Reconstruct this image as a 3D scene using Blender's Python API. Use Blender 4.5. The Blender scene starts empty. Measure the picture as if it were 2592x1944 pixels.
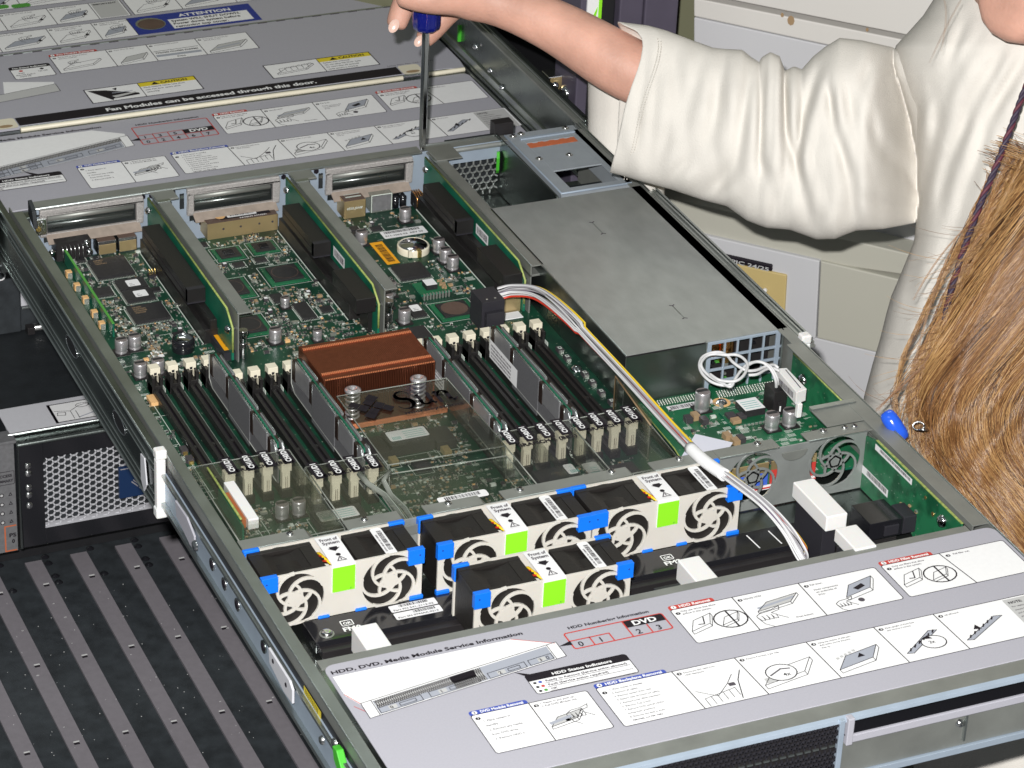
import bpy, bmesh, math, random
from math import sin, cos, pi, radians, sqrt, atan2
from mathutils import Vector, Matrix, noise
S = 0.001                       # everything below is written in millimetres
sc = bpy.context.scene
COL = sc.collection
# ------------------------------------------------------------------ camera (server frame: x across, y to the back, z up)
RW = [[0.93041, 0.0, 0.0]] * 3
def _norm(v):
    l = sqrt(sum(a * a for a in v)); return [a / l for a in v]
def _cross(a, b): return [a[1]*b[2]-a[2]*b[1], a[2]*b[0]-a[0]*b[2], a[0]*b[1]-a[1]*b[0]]
FPX = 7770.490074634932
AX = _norm([19404., -3451., FPX]); AY = _norm([-3932., -4612., FPX])
AZ = _norm(_cross(AX, AY))
if AZ[1] > 0: AZ = [-a for a in AZ]
RX = Vector((AX[0], AY[0], AZ[0])); RY = Vector((AX[1], AY[1], AZ[1])); RZ = Vector((AX[2], AY[2], AZ[2]))
CP = Vector((-493.228, -1287.206, 963.133))
cd = bpy.data.cameras.new('camera'); cam = bpy.data.objects.new('camera', cd); COL.objects.link(cam)
cd.sensor_width = 36; cd.lens = FPX / 2592 * 36; cd.clip_start = 0.05; cd.clip_end = 60
cam.matrix_world = Matrix(((RX[0], -RY[0], -RZ[0], CP[0]*S), (RX[1], -RY[1], -RZ[1], CP[1]*S), (RX[2], -RY[2], -RZ[2], CP[2]*S), (0, 0, 0, 1)))
cd.dof.use_dof = True; cd.dof.focus_distance = 1.98; cd.dof.aperture_fstop = 45
sc.camera = cam
def cp(px, py, d):              # a point (mm) seen at photo pixel (px,py) at distance d along the view
    return CP + (RX * ((px-1296)/FPX) + RY * ((py-972)/FPX) + RZ) * d
def uz(px, py, z):
    r = RX * ((px-1296)/FPX) + RY * ((py-972)/FPX) + RZ
    return CP + r * ((z - CP[2]) / r[2])
# ------------------------------------------------------------------ light: the camera's own flash, dim added overhead fills, even ambient
w = bpy.data.worlds.new('World'); sc.world = w; w.use_nodes = True
wn = w.node_tree.nodes; wl = w.node_tree.links
bg = wn['Background']; bg.inputs[0].default_value = (0.80, 0.90, 0.92, 1); bg.inputs[1].default_value = 0.13
def lamp(name, kind, loc, tgt, energy, size, col=(1, 1, 1), sy=None):
    l = bpy.data.lights.new(name, kind); o = bpy.data.objects.new(name, l); COL.objects.link(o)
    o.location = Vector(loc) * S; l.energy = energy; l.color = col
    if kind == 'AREA':
        l.shape = 'RECTANGLE'; l.size = size * S; l.size_y = (sy or size) * S
    d = (Vector(tgt) - Vector(loc)).normalized()
    o.rotation_euler = d.to_track_quat('-Z', 'Y').to_euler(); return o
fp = CP - RY * 62 - RX * 34 - RZ * 10
lamp('camera_flash', 'AREA', fp, cp(1296, 900, 1900), 60, 26, (1.0, 0.985, 0.96), 16)
lamp('overhead_fill', 'AREA', (700, 1500, 2300), (200, 300, 0), 7, 1200, (0.93, 1.0, 0.95), 300)  # unseen overhead fill, added for ambient light and metal reflections
lamp('overhead_fill', 'AREA', (-900, -300, 2300), (200, 300, 0), 4, 1200, (0.93, 1.0, 0.95), 300)  # second unseen fill, added on the near left side
sc.view_settings.view_transform = 'Standard'; sc.view_settings.look = 'None'
sc.view_settings.exposure = 0.0; sc.view_settings.gamma = 1.0
sc.cycles.max_bounces = 8; sc.cycles.transparent_max_bounces = 24
sc.cycles.caustics_reflective = False; sc.cycles.caustics_refractive = False
try: sc.cycles.use_denoising = True
except Exception: pass
# ------------------------------------------------------------------ materials
MATS = {}
def mat(name, col, rough=0.5, metal=0.0, spec=0.5, bump=0.0, bscale=600, var=0.0, vscale=60, trans=0.0, emis=None, stretch=None, coat=0.0, sss=0.0, rvar=0.0):
    m = bpy.data.materials.new(name); m.use_nodes = True; nt = m.node_tree; N = nt.nodes; L = nt.links
    b = N['Principled BSDF']
    b.inputs['Base Color'].default_value = (*col, 1); b.inputs['Roughness'].default_value = rough
    b.inputs['Metallic'].default_value = metal; b.inputs['Specular IOR Level'].default_value = spec
    if coat: b.inputs['Coat Weight'].default_value = coat; b.inputs['Coat Roughness'].default_value = 0.12
    if sss:
        b.inputs['Subsurface Weight'].default_value = sss; b.inputs['Subsurface Radius'].default_value = (0.01, 0.004, 0.002)
        b.inputs['Subsurface Scale'].default_value = 0.5
    if trans: b.inputs['Transmission Weight'].default_value = trans
    if emis: b.inputs['Emission Color'].default_value = (*emis, 1); b.inputs['Emission Strength'].default_value = 1.5
    tc = N.new('ShaderNodeTexCoord'); src = tc.outputs['Object']
    if stretch:
        mp = N.new('ShaderNodeMapping'); mp.inputs['Scale'].default_value = stretch; L.new(src, mp.inputs[0]); src = mp.outputs[0]
    if var:
        n = N.new('ShaderNodeTexNoise'); n.inputs['Scale'].default_value = vscale; n.inputs['Detail'].default_value = 5
        L.new(src, n.inputs['Vector'])
        r = N.new('ShaderNodeValToRGB'); r.color_ramp.elements[0].position = 0.3; r.color_ramp.elements[1].position = 0.7
        r.color_ramp.elements[0].color = (*[c*(1-var) for c in col], 1); r.color_ramp.elements[1].color = (*[min(1, c*(1+var)) for c in col], 1)
        L.new(n.outputs[0], r.inputs[0]); L.new(r.outputs[0], b.inputs['Base Color'])
        if rvar:
            mr = N.new('ShaderNodeMapRange'); mr.inputs[3].default_value = rough - rvar; mr.inputs[4].default_value = rough + rvar
            L.new(n.outputs[0], mr.inputs[0]); L.new(mr.outputs[0], b.inputs['Roughness'])
    if bump:
        n2 = N.new('ShaderNodeTexNoise'); n2.inputs['Scale'].default_value = bscale; n2.inputs['Detail'].default_value = 3
        L.new(src, n2.inputs['Vector'])
        bm_ = N.new('ShaderNodeBump'); bm_.inputs['Strength'].default_value = bump; bm_.inputs['Distance'].default_value = 0.0006
        L.new(n2.outputs[0], bm_.inputs['Height']); L.new(bm_.outputs[0], b.inputs['Normal'])
    MATS[name] = m; return m
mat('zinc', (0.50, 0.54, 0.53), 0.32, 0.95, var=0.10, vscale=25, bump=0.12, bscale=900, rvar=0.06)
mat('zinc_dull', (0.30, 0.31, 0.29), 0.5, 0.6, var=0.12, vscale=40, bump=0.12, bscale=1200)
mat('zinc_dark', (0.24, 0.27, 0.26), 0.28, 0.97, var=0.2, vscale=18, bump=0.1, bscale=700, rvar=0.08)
mat('brushed', (0.40, 0.42, 0.41), 0.46, 0.6, var=0.08, vscale=60, bump=0.22, bscale=900, stretch=(1.6, 0.8, 1), rvar=0.04)
mat('grey_paint', (0.30, 0.33, 0.36), 0.45, 0.1, var=0.05, vscale=80, bump=0.15, bscale=1500)
mat('blue_grey', (0.42, 0.50, 0.60), 0.4, 0.4, var=0.06)
mat('chrome', (0.72, 0.73, 0.75), 0.12, 1.0)
mat('steel', (0.6, 0.6, 0.6), 0.25, 1.0, var=0.1)
mat('solder', (0.62, 0.63, 0.58), 0.3, 0.8)
mat('cast', (0.42, 0.40, 0.39), 0.6, 0.4, var=0.15, vscale=900, bump=0.7, bscale=1200)
mat('tan_metal', (0.40, 0.33, 0.28), 0.5, 0.3, var=0.12, vscale=200)
mat('lavender', (0.40, 0.395, 0.445), 0.5, 0.0, var=0.03, vscale=900, bump=0.08, bscale=2500)
mat('white_print', (0.84, 0.84, 0.85), 0.45, var=0.02, vscale=300)
mat('white_paper', (0.80, 0.80, 0.81), 0.5)
mat('light_grey', (0.50, 0.50, 0.50), 0.5)
mat('sketch_grey', (0.36, 0.38, 0.44), 0.5)
mat('ink', (0.012, 0.009, 0.014), 0.5, spec=0.25)
mat('ink_soft', (0.07, 0.06, 0.075), 0.5)
mat('red_print', (0.52, 0.05, 0.04), 0.45)
mat('blue_print', (0.045, 0.08, 0.40), 0.45)
mat('navy_print', (0.012, 0.03, 0.26), 0.4)
mat('yellow_print', (0.75, 0.60, 0.03), 0.45)
mat('green_print', (0.08, 0.32, 0.05), 0.45)
mat('orange_paper', (0.85, 0.38, 0.01), 0.5, var=0.05)
mat('orange_print', (0.50, 0.13, 0.05), 0.6)
mat('lime', (0.26, 0.74, 0.02), 0.45)
mat('green_plastic', (0.06, 0.42, 0.03), 0.4)
mat('blue_plastic', (0.006, 0.17, 0.80), 0.42, var=0.05)
mat('black_plastic', (0.018, 0.016, 0.017), 0.42, bump=0.15, bscale=1500)
mat('black_gloss', (0.012, 0.012, 0.015), 0.16, coat=0.4)
mat('black_paint', (0.016, 0.019, 0.022), 0.55, var=0.2, vscale=80, bump=0.3, bscale=500)
mat('slot_black', (0.013, 0.012, 0.012), 0.42, bump=0.1, bscale=1500)
mat('dark_conn', (0.022, 0.021, 0.027), 0.5, bump=0.1)
mat('chip', (0.022, 0.021, 0.023), 0.45, var=0.15, vscale=500)
mat('chip_brown', (0.11, 0.07, 0.055), 0.5, var=0.15)
mat('fan_black', (0.012, 0.010, 0.009), 0.5, bump=0.3, bscale=600)
mat('blade', (0.10, 0.09, 0.12), 0.28)
mat('fan_white', (0.60, 0.57, 0.52), 0.5, var=0.03, sss=0.05)
mat('white_plastic', (0.78, 0.77, 0.76), 0.4, sss=0.1)
mat('ivory', (0.74, 0.69, 0.55), 0.45, var=0.04)
mat('copper', (0.30, 0.095, 0.05), 0.36, 0.85, var=0.10, vscale=300)
mat('copper_edge', (0.85, 0.30, 0.14), 0.45, 0.5)
mat('copper_wire', (0.75, 0.35, 0.12), 0.25, 1.0)
mat('brass', (0.55, 0.42, 0.22), 0.35, 0.7)
mat('gold', (0.75, 0.55, 0.2), 0.25, 0.9)
mat('alu_can', (0.60, 0.58, 0.60), 0.33, 0.75)
mat('alu_top', (0.30, 0.26, 0.26), 0.45, 0.55)
mat('spreader', (0.50, 0.50, 0.52), 0.36, 0.7, var=0.08, vscale=200)
mat('spreader_dark', (0.16, 0.16, 0.17), 0.5, 0.3, var=0.1, vscale=900)
mat('clip_brown', (0.028, 0.018, 0.015), 0.4, 0.2)
mat('smd_tan', (0.34, 0.23, 0.13), 0.45)
mat('smd_dark', (0.05, 0.045, 0.05), 0.4)
mat('smd_orange', (0.75, 0.45, 0.20), 0.45)
mat('rust_orange', (0.45, 0.12, 0.03), 0.5)
mat('silk', (0.55, 0.60, 0.55), 0.6)
mat('wire_white', (0.60, 0.60, 0.61), 0.45)
mat('wire_grey', (0.30, 0.29, 0.31), 0.45)
mat('wire_red', (0.55, 0.04, 0.02), 0.4)
mat('wire_yellow', (0.75, 0.52, 0.02), 0.4)
mat('wire_black', (0.03, 0.02, 0.03), 0.4)
mat('wire_purple', (0.10, 0.04, 0.14), 0.4)
mat('blue_handle', (0.006, 0.010, 0.16), 0.15, coat=0.5)
mat('blue_badge', (0.02, 0.10, 0.65), 0.12, coat=0.5)
mat('skin', (0.60, 0.33, 0.25), 0.55, var=0.16, vscale=35, bump=0.45, bscale=450, sss=0.08)
mat('nail', (0.72, 0.50, 0.42), 0.25, sss=0.1)
mat('lip', (0.55, 0.26, 0.22), 0.45)
mat('cloth', (0.65, 0.62, 0.575), 1.0, var=0.05, vscale=30, bump=0.6, bscale=1100, spec=0.03)
mat('stitch', (0.66, 0.62, 0.56), 0.8)
mat('hair_a', (0.30, 0.15, 0.055), 0.32, spec=0.7)
mat('hair_b', (0.17, 0.075, 0.026), 0.34, spec=0.7)
mat('hair_c', (0.46, 0.27, 0.11), 0.32, spec=0.7)
mat('hair_d', (0.05, 0.02, 0.008), 0.4, spec=0.6)
mat('cord_dark', (0.035, 0.022, 0.045), 0.6, var=0.3, vscale=900)
mat('cord_red', (0.10, 0.02, 0.035), 0.6)
mat('post_purple', (0.075, 0.065, 0.095), 0.5, var=0.05)
mat('gap_black', (0.012, 0.012, 0.014), 0.5)
mat('wall_white', (0.62, 0.60, 0.57), 0.6, var=0.03, vscale=8)
mat('wall_cool', (0.53, 0.53, 0.55), 0.6, var=0.03, vscale=6)
mat('beige_panel', (0.44, 0.43, 0.37), 0.55, var=0.03, vscale=6)
mat('beige_sand', (0.52, 0.40, 0.17), 0.55)
mat('gap_olive', (0.15, 0.15, 0.09), 0.7)
mat('stripe_grey', (0.20, 0.185, 0.205), 0.55, var=0.05, vscale=200)
mat('tray_black', (0.028, 0.033, 0.038), 0.55, var=0.3, vscale=90, bump=0.3, bscale=900)
mat('lid_white', (0.58, 0.58, 0.62), 0.45, var=0.02, vscale=300)
mat('ear_grey', (0.22, 0.22, 0.23), 0.45, 0.4, var=0.12, vscale=300)
mat('badge_navy', (0.010, 0.03, 0.09), 0.3)
mat('tape_blue', (0.05, 0.12, 0.55), 0.5)
mat('paper_blue', (0.62, 0.63, 0.72), 0.5)
mat('teal_print', (0.25, 0.50, 0.47), 0.5)
mat('floor_cream', (0.66, 0.62, 0.56), 0.6, var=0.04, vscale=3)
mat('red_led', (0.5, 0.02, 0.02), 0.4, emis=(1, 0.05, 0.03))
# clear moulded plastic: see-through sheet with a glossy skin
def clear(name, tint, fac, gl=0.1):
    m = bpy.data.materials.new(name); m.use_nodes = True; nt = m.node_tree; N = nt.nodes; L = nt.links
    for n in list(N): N.remove(n)
    out = N.new('ShaderNodeOutputMaterial'); tr = N.new('ShaderNodeBsdfTransparent'); tr.inputs[0].default_value = (*tint, 1)
    g = N.new('ShaderNodeBsdfGlossy'); g.inputs[0].default_value = (0.9, 0.92, 0.9, 1); g.inputs[1].default_value = gl
    d = N.new('ShaderNodeBsdfDiffuse'); d.inputs[0].default_value = (0.42, 0.44, 0.40, 1)
    lw = N.new('ShaderNodeLayerWeight'); lw.inputs[0].default_value = 0.35
    tc = N.new('ShaderNodeTexCoord'); no = N.new('ShaderNodeTexNoise'); no.inputs['Scale'].default_value = 25; L.new(tc.outputs['Object'], no.inputs['Vector'])
    mr = N.new('ShaderNodeMapRange'); mr.inputs[1].default_value = 0.3; mr.inputs[2].default_value = 0.75
    mr.inputs[3].default_value = fac * 0.4; mr.inputs[4].default_value = fac * 1.6; L.new(no.outputs[0], mr.inputs[0])
    m1 = N.new('ShaderNodeMixShader'); L.new(mr.outputs[0], m1.inputs[0]); L.new(tr.outputs[0], m1.inputs[1]); L.new(d.outputs[0], m1.inputs[2])
    m2 = N.new('ShaderNodeMixShader'); ml = N.new('ShaderNodeMath'); ml.operation = 'MULTIPLY'; ml.inputs[1].default_value = 0.28
    L.new(lw.outputs['Fresnel'], ml.inputs[0]); L.new(ml.outputs[0], m2.inputs[0]); L.new(m1.outputs[0], m2.inputs[1]); L.new(g.outputs[0], m2.inputs[2])
    L.new(m2.outputs[0], out.inputs[0]); MATS[name] = m
clear('clear_plastic', (0.965, 0.97, 0.955), 0.012)
clear('clear_edge', (0.85, 0.88, 0.85), 0.40)
# circuit board: solder mask over copper traces
def pcb(name, dark, light, sc_=260):
    m = bpy.data.materials.new(name); m.use_nodes = True; nt = m.node_tree; N = nt.nodes; L = nt.links; b = N['Principled BSDF']
    tc = N.new('ShaderNodeTexCoord')
    v = N.new('ShaderNodeTexVoronoi'); v.distance = 'CHEBYCHEV'; v.inputs['Scale'].default_value = sc_; L.new(tc.outputs['Object'], v.inputs['Vector'])
    n = N.new('ShaderNodeTexNoise'); n.inputs['Scale'].default_value = 45; n.inputs['Detail'].default_value = 3; L.new(tc.outputs['Object'], n.inputs['Vector'])
    wv = N.new('ShaderNodeTexWave'); wv.inputs['Scale'].default_value = 260; wv.inputs['Distortion'].default_value = 6; wv.inputs['Detail Scale'].default_value = 0.3; L.new(tc.outputs['Object'], wv.inputs['Vector'])
    r = N.new('ShaderNodeValToRGB'); r.color_ramp.elements[0].position = 0.36; r.color_ramp.elements[1].position = 0.62
    r.color_ramp.elements[0].color = (*dark, 1); r.color_ramp.elements[1].color = (*light, 1)
    ad = N.new('ShaderNodeMath'); ad.operation = 'MULTIPLY_ADD'; ad.inputs[1].default_value = 0.22; L.new(wv.outputs[1] if False else wv.outputs['Fac'], ad.inputs[0]); L.new(n.outputs[0], ad.inputs[2])
    sb = N.new('ShaderNodeMath'); sb.operation = 'SUBTRACT'; sb.inputs[1].default_value = 0.1; L.new(ad.outputs[0], sb.inputs[0]); L.new(sb.outputs[0], r.inputs[0])
    mx = N.new('ShaderNodeMixRGB'); mx.inputs[2].default_value = (0.20, 0.26, 0.20, 1)
    t = N.new('ShaderNodeMath'); t.operation = 'LESS_THAN'; t.inputs[1].default_value = 0.10; L.new(v.outputs['Distance'], t.inputs[0])
    L.new(t.outputs[0], mx.inputs[0]); L.new(r.outputs[0], mx.inputs[1]); L.new(mx.outputs[0], b.inputs['Base Color'])
    b.inputs['Roughness'].default_value = 0.33; MATS[name] = m
pcb('pcb', (0.004, 0.020, 0.013), (0.010, 0.062, 0.034))
pcb('pcb_bright', (0.006, 0.07, 0.03), (0.018, 0.15, 0.065))
mat('pcb_edge', (0.30, 0.36, 0.10), 0.5, var=0.3, vscale=400)
mat('pcb_plain', (0.010, 0.12, 0.07), 0.35, var=0.3, vscale=60)
# ------------------------------------------------------------------ mesh builder
class MB:
    def __init__(s): s.v = []; s.f = []; s.m = []; s.mats = []; s.sm = []
    def mi(s, m):
        if m not in s.mats: s.mats.append(m)
        return s.mats.index(m)
    def add(s, vs, fs, m, smooth=False):
        b = len(s.v); s.v += [tuple(v) for v in vs]; k = s.mi(m)
        for f in fs: s.f.append([b+i for i in f]); s.m.append(k); s.sm.append(smooth)
    def box(s, x0, x1, y0, y1, z0, z1, m, top=None):
        vs = [(x, y, z) for z in (z0, z1) for y in (y0, y1) for x in (x0, x1)]
        s.add(vs, [(0, 2, 3, 1), (0, 1, 5, 4), (1, 3, 7, 5), (3, 2, 6, 7), (2, 0, 4, 6)], m); s.add([vs[i] for i in (4, 5, 7, 6)], [(0, 1, 2, 3)], top or m)
    def quad(s, a, b, c, d, m): s.add([a, b, c, d], [(0, 1, 2, 3)], m)
    def ngon(s, pts, m): s.add(pts, [tuple(range(len(pts)))], m)
    def prism(s, pts, z0, z1, m, fn=None, top=None, smooth=False):     # pts: 2D outline; fn maps (u,v,h) to 3D
        fn = fn or (lambda u, v, h: (u, v, h)); n = len(pts)
        vs = [fn(u, v, z0) for u, v in pts] + [fn(u, v, z1) for u, v in pts]
        s.add(vs, [tuple(range(n))[::-1]] + [(i, (i+1) % n, n+(i+1) % n, n+i) for i in range(n)], m, smooth)
        s.add(vs[n:], [tuple(range(n))], top or m)
    def cyl(s, c, r, h, m, ax=2, n=20, r2=None, top=None, smooth=True, caps=True):
        r2 = r if r2 is None else r2; vs = []
        for k, (rr, t) in enumerate(((r, 0), (r2, h))):
            for i in range(n):
                a = 2*pi*i/n; p = [rr*cos(a), rr*sin(a), t]
                q = p if ax == 2 else ([p[0], p[2], p[1]] if ax == 1 else [p[2], p[0], p[1]])
                vs.append((c[0]+q[0], c[1]+q[1], c[2]+q[2]))
        s.add(vs, [(i, (i+1) % n, n+(i+1) % n, n+i) for i in range(n)], m, smooth)
        if caps: s.add(vs[:n], [tuple(range(n))], m); s.add(vs[n:], [tuple(range(n))], top or m)
    def lathe(s, c, prof, m, n=24, ax=2):
        vs = []; k = len(prof)
        for r, h in prof:
            for i in range(n):
                a = 2*pi*i/n; p = [r*cos(a), r*sin(a), h]
                q = p if ax == 2 else ([p[0], p[2], p[1]] if ax == 1 else [p[2], p[0], p[1]])
                vs.append((c[0]+q[0], c[1]+q[1], c[2]+q[2]))
        s.add(vs, [(j*n+i, j*n+(i+1) % n, (j+1)*n+(i+1) % n, (j+1)*n+i) for j in range(k-1) for i in range(n)], m, True)
    def tube(s, pts, r, m, n=8, closed=False):
        P = [Vector(p) for p in pts]; vs = []; up = Vector((0.13, 0.27, 0.95)).normalized(); N_ = len(P)
        rr = r if isinstance(r, (list, tuple)) else [r]*N_
        prev = None
        for i, p in enumerate(P):
            t = (P[min(i+1, N_-1)] - P[max(i-1, 0)])
            if t.length < 1e-9: t = Vector((1, 0, 0))
            t.normalize()
            a = (up - t*up.dot(t)) if prev is None else (prev - t*prev.dot(t))
            if a.length < 1e-6: a = t.orthogonal()
            a.normalize(); prev = a; b = t.cross(a)
            for k in range(n):
                an = 2*pi*k/n; vs.append(tuple(p + (a*cos(an) + b*sin(an))*rr[i]))
        fs = [(i*n+k, i*n+(k+1) % n, (i+1)*n+(k+1) % n, (i+1)*n+k) for i in range(N_-1) for k in range(n)]
        s.add(vs, fs, m, True)
        s.add([vs[k] for k in range(n)], [tuple(range(n))], m); s.add([vs[(N_-1)*n+k] for k in range(n)], [tuple(range(n))], m)
def build(name, mb, parent=None, bevel=0.0, seg=2, org=None):
    me = bpy.data.meshes.new(name)
    o0 = Vector(org) if org else Vector((0, 0, 0))
    me.from_pydata([((v[0]-o0[0])*S, (v[1]-o0[1])*S, (v[2]-o0[2])*S) for v in mb.v], [], mb.f)
    for m in mb.mats: me.materials.append(MATS[m])
    me.polygons.foreach_set('material_index', mb.m); me.polygons.foreach_set('use_smooth', mb.sm)
    bm = bmesh.new(); bm.from_mesh(me)
    bmesh.ops.remove_doubles(bm, verts=bm.verts, dist=0.000004)
    bmesh.ops.recalc_face_normals(bm, faces=bm.faces); bm.to_mesh(me); bm.free()
    o = bpy.data.objects.new(name, me); COL.objects.link(o)
    if parent is not None: o.parent = parent
    o.location = o0 * S
    if bevel:
        b = o.modifiers.new('bevel', 'BEVEL'); b.width = bevel*S; b.segments = seg; b.limit_method = 'ANGLE'; b.angle_limit = radians(40)
    return o
def tag(o, label=None, cat=None, group=None, kind=None):
    if label: o['label'] = label
    if cat: o['category'] = cat
    if group: o['group'] = group
    if kind: o['kind'] = kind
    return o
def thing(name, label, cat, loc=(0, 0, 0), group=None):
    o = bpy.data.objects.new(name, None); COL.objects.link(o); o.location = Vector(loc)*S; o.empty_display_size = 0.02
    return tag(o, label, cat, group)
def copy_tree(o, parent=None, off=(0, 0, 0)):
    kids = [c for c in bpy.data.objects if c.parent == o]
    c = o.copy(); COL.objects.link(c)
    if parent is not None: c.parent = parent
    c.location = c.location + Vector(off)*S
    for k in kids: copy_tree(k, c)
    return c
def each(name, mbs, parent=None, bevel=0.0):                      # one object per piece
    return [build(name, q, parent, bevel) for q in mbs]
# ------------------------------------------------------------------ lettering and line drawing on flat surfaces
_TC = {}
def glyphs(txt, bold):
    k = (txt, bold)
    if k in _TC: return _TC[k]
    cu = bpy.data.curves.new('t', 'FONT'); cu.body = txt; cu.size = 1; cu.resolution_u = 2; cu.offset = 0.034 if bold else 0.018
    o = bpy.data.objects.new('t', cu); COL.objects.link(o)
    dg = bpy.context.evaluated_depsgraph_get(); me = o.evaluated_get(dg).to_mesh()
    vs = [(v.co.x, v.co.y) for v in me.vertices]; fs = [tuple(p.vertices) for p in me.polygons]
    o.evaluated_get(dg).to_mesh_clear(); bpy.data.objects.remove(o); bpy.data.curves.remove(cu)
    if not vs: vs = [(0, 0)]
    _TC[k] = (vs, fs); return _TC[k]
class Sheet:
    """draws on a plane: origin o, unit axes u (right) and v (up), normal n"""
    def __init__(s, mb, o, u=(1, 0, 0), v=(0, 1, 0), step=0.1):
        s.mb = mb; s.o = Vector(o); s.u = Vector(u).normalized(); s.v = Vector(v).normalized(); s.n = s.u.cross(s.v); s.step = step
    def P(s, x, y, k): return tuple(s.o + s.u*x + s.v*y + s.n*(k*s.step))
    def poly(s, pts, m, k=1): s.mb.ngon([s.P(x, y, k) for x, y in pts], m)
    def rect(s, x0, y0, x1, y1, m, k=1): s.poly([(x0, y0), (x1, y0), (x1, y1), (x0, y1)], m, k)
    def rpts(s, x0, y0, x1, y1, r, cor='abcd'):
        pts = []
        for (cx, cy, a0, c) in ((x1-r, y0+r, -90, 'b'), (x1-r, y1-r, 0, 'c'), (x0+r, y1-r, 90, 'd'), (x0+r, y0+r, 180, 'a')):
            if c in cor:
                for i in range(5): a = radians(a0 + i*22.5); pts.append((cx+r*cos(a), cy+r*sin(a)))
            else:
                a = radians(a0+45); pts.append((cx + r*(1 if cos(a) > 0 else -1), cy + r*(1 if sin(a) > 0 else -1)))
        return pts
    def rrect(s, x0, y0, x1, y1, r, m, k=1, cor='abcd'): s.poly(s.rpts(x0, y0, x1, y1, r, cor), m, k)
    def line(s, pts, w, m, k=3, closed=False):
        n = len(pts); w = max(w*1.25, 0.42)
        for i in range(n if closed else n-1):
            a = Vector(pts[i]); b = Vector(pts[(i+1) % n]); d = b-a
            if d.length < 1e-6: continue
            d.normalize(); q = Vector((-d.y, d.x))*w/2; a = a - d*w*0.4; b = b + d*w*0.4
            s.poly([a-q, b-q, b+q, a+q], m, k + 0.02*(i % 3))
    def frame(s, x0, y0, x1, y1, r, w, m, k=3): s.line(s.rpts(x0, y0, x1, y1, r), w, m, k, True)
    def disc(s, x, y, r, m, k=2, ry=None):
        ry = ry or r; s.poly([(x+r*cos(2*pi*i/16), y+ry*sin(2*pi*i/16)) for i in range(16)], m, k)
    def ring(s, x, y, r, w, m, k=3, ry=None):
        ry = ry or r; s.line([(x+r*cos(2*pi*i/20), y+ry*sin(2*pi*i/20)) for i in range(20)], w, m, k, True)
    def text(s, t, x, y, h, m, k=4, w=None, bold=False, rot=0):
        vs, fs = glyphs(t, bold); xm = max(v[0] for v in vs); sx = h/0.72; sy = h/0.72
        if w: sx = w/max(xm, 1e-3)
        ca, sa = cos(radians(rot)), sin(radians(rot))
        s.mb.add([s.P(x + vx*sx*ca - vy*sy*sa, y + vx*sx*sa + vy*sy*ca, k) for vx, vy in vs], fs, m)
    def bars(s, x0, y0, x1, y1, m, k=3, seed=1, vert=False):
        r = random.Random(seed); t = x0 if not vert else y0; e = x1 if not vert else y1
        while t < e:
            a = r.choice((0.25, 0.25, 0.5, 0.75)); b = r.choice((0.25, 0.3, 0.5))
            if not vert: s.rect(t, y0, min(t+a, e), y1, m, k)
            else: s.rect(x0, t, x1, min(t+a, e), m, k)
            t += a+b
# ------------------------------------------------------------------ printed service labels
def num(s, x, y, n, m='ink', r=1.5):
    s.disc(x, y, r, m, 3, r*0.85); s.text(n, x-0.5*r*0.6, y-0.5*r, r*1.0, 'white_print', 4.5, bold=True)
def tabhead(s, x0, x1, y, h, n, t, m):
    s.rrect(x0, y, x1, y+h, h*0.45, m, 2, 'cd'); s.disc(x0+3.2, y+h*0.5, h*0.40, 'white_print', 3); s.text(n, x0+2.5, y+h*0.25, h*0.5, 'ink', 4)
    s.text(t, x0+6.5, y+h*0.24, h*0.56, 'white_print', 3.5, w=x1-x0-9, bold=True)
def lines(s, x, y, ts, h=1.5, dy=2.6, m='ink_soft'):
    for i, t in enumerate(ts): s.text(t, x, y-i*dy, h, m, 3)
def tray(s, x, y, w, h, m='ink', fill=None, sk=0.35):      # little isometric tray sketch
    p = [(x, y), (x+w*0.75, y+h*0.3), (x+w, y+h), (x+w*0.3, y+h*0.72)]
    if fill: s.poly(p, fill, 2)
    s.line(p, 0.35, m, 3, True); t = h*0.22
    s.line([(x, y), (x, y-t), (x+w*0.75, y+h*0.3-t), (x+w, y+h-t), (x+w, y+h)], 0.35, m, 3); s.line([(x+w*0.75, y+h*0.3), (x+w*0.75, y+h*0.3-t)], 0.35, m, 3)
def drive_ok(s, x, y, k=1.0):
    tray(s, x, y, 16*k, 12*k, 'ink'); s.line([(x+6*k, y+4.5*k), (x+9*k, y+4*k), (x+11*k, y+10*k)], 0.6, 'ink', 4)
def drive_no(s, x, y, k=1.0):
    tray(s, x-6.5*k, y-4*k, 13*k, 9*k, 'ink'); s.ring(x, y, 9.5*k, 0.7, 'ink', 4, 8*k); s.line([(x+1.2*k, y-8*k), (x+0.5*k, y+8*k)], 0.9, 'ink', 4)
def hand(s, x, y, k=1.0):
    s.line([(x, y), (x+3*k, y+2*k), (x+8*k, y+2.5*k), (x+12*k, y+4*k), (x+11*k, y+1.5*k), (x+7*k, y+0.5*k), (x+9*k, y-2*k), (x+12*k, y-5*k)], 0.35, 'ink', 3)
    for i in range(4): s.line([(x+i*2.1*k, y-0.5*k), (x+(0.8+i*2.0)*k, y-3.5*k), (x+(2.2+i*2.0)*k, y-3.8*k), (x+(2.4+i*2.0)*k, y-1*k)], 0.3, 'ink', 3)
    s.line([(x, y-1*k), (x+1*k, y-6*k), (x+4*k, y-9*k)], 0.35, 'ink', 3)
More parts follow.
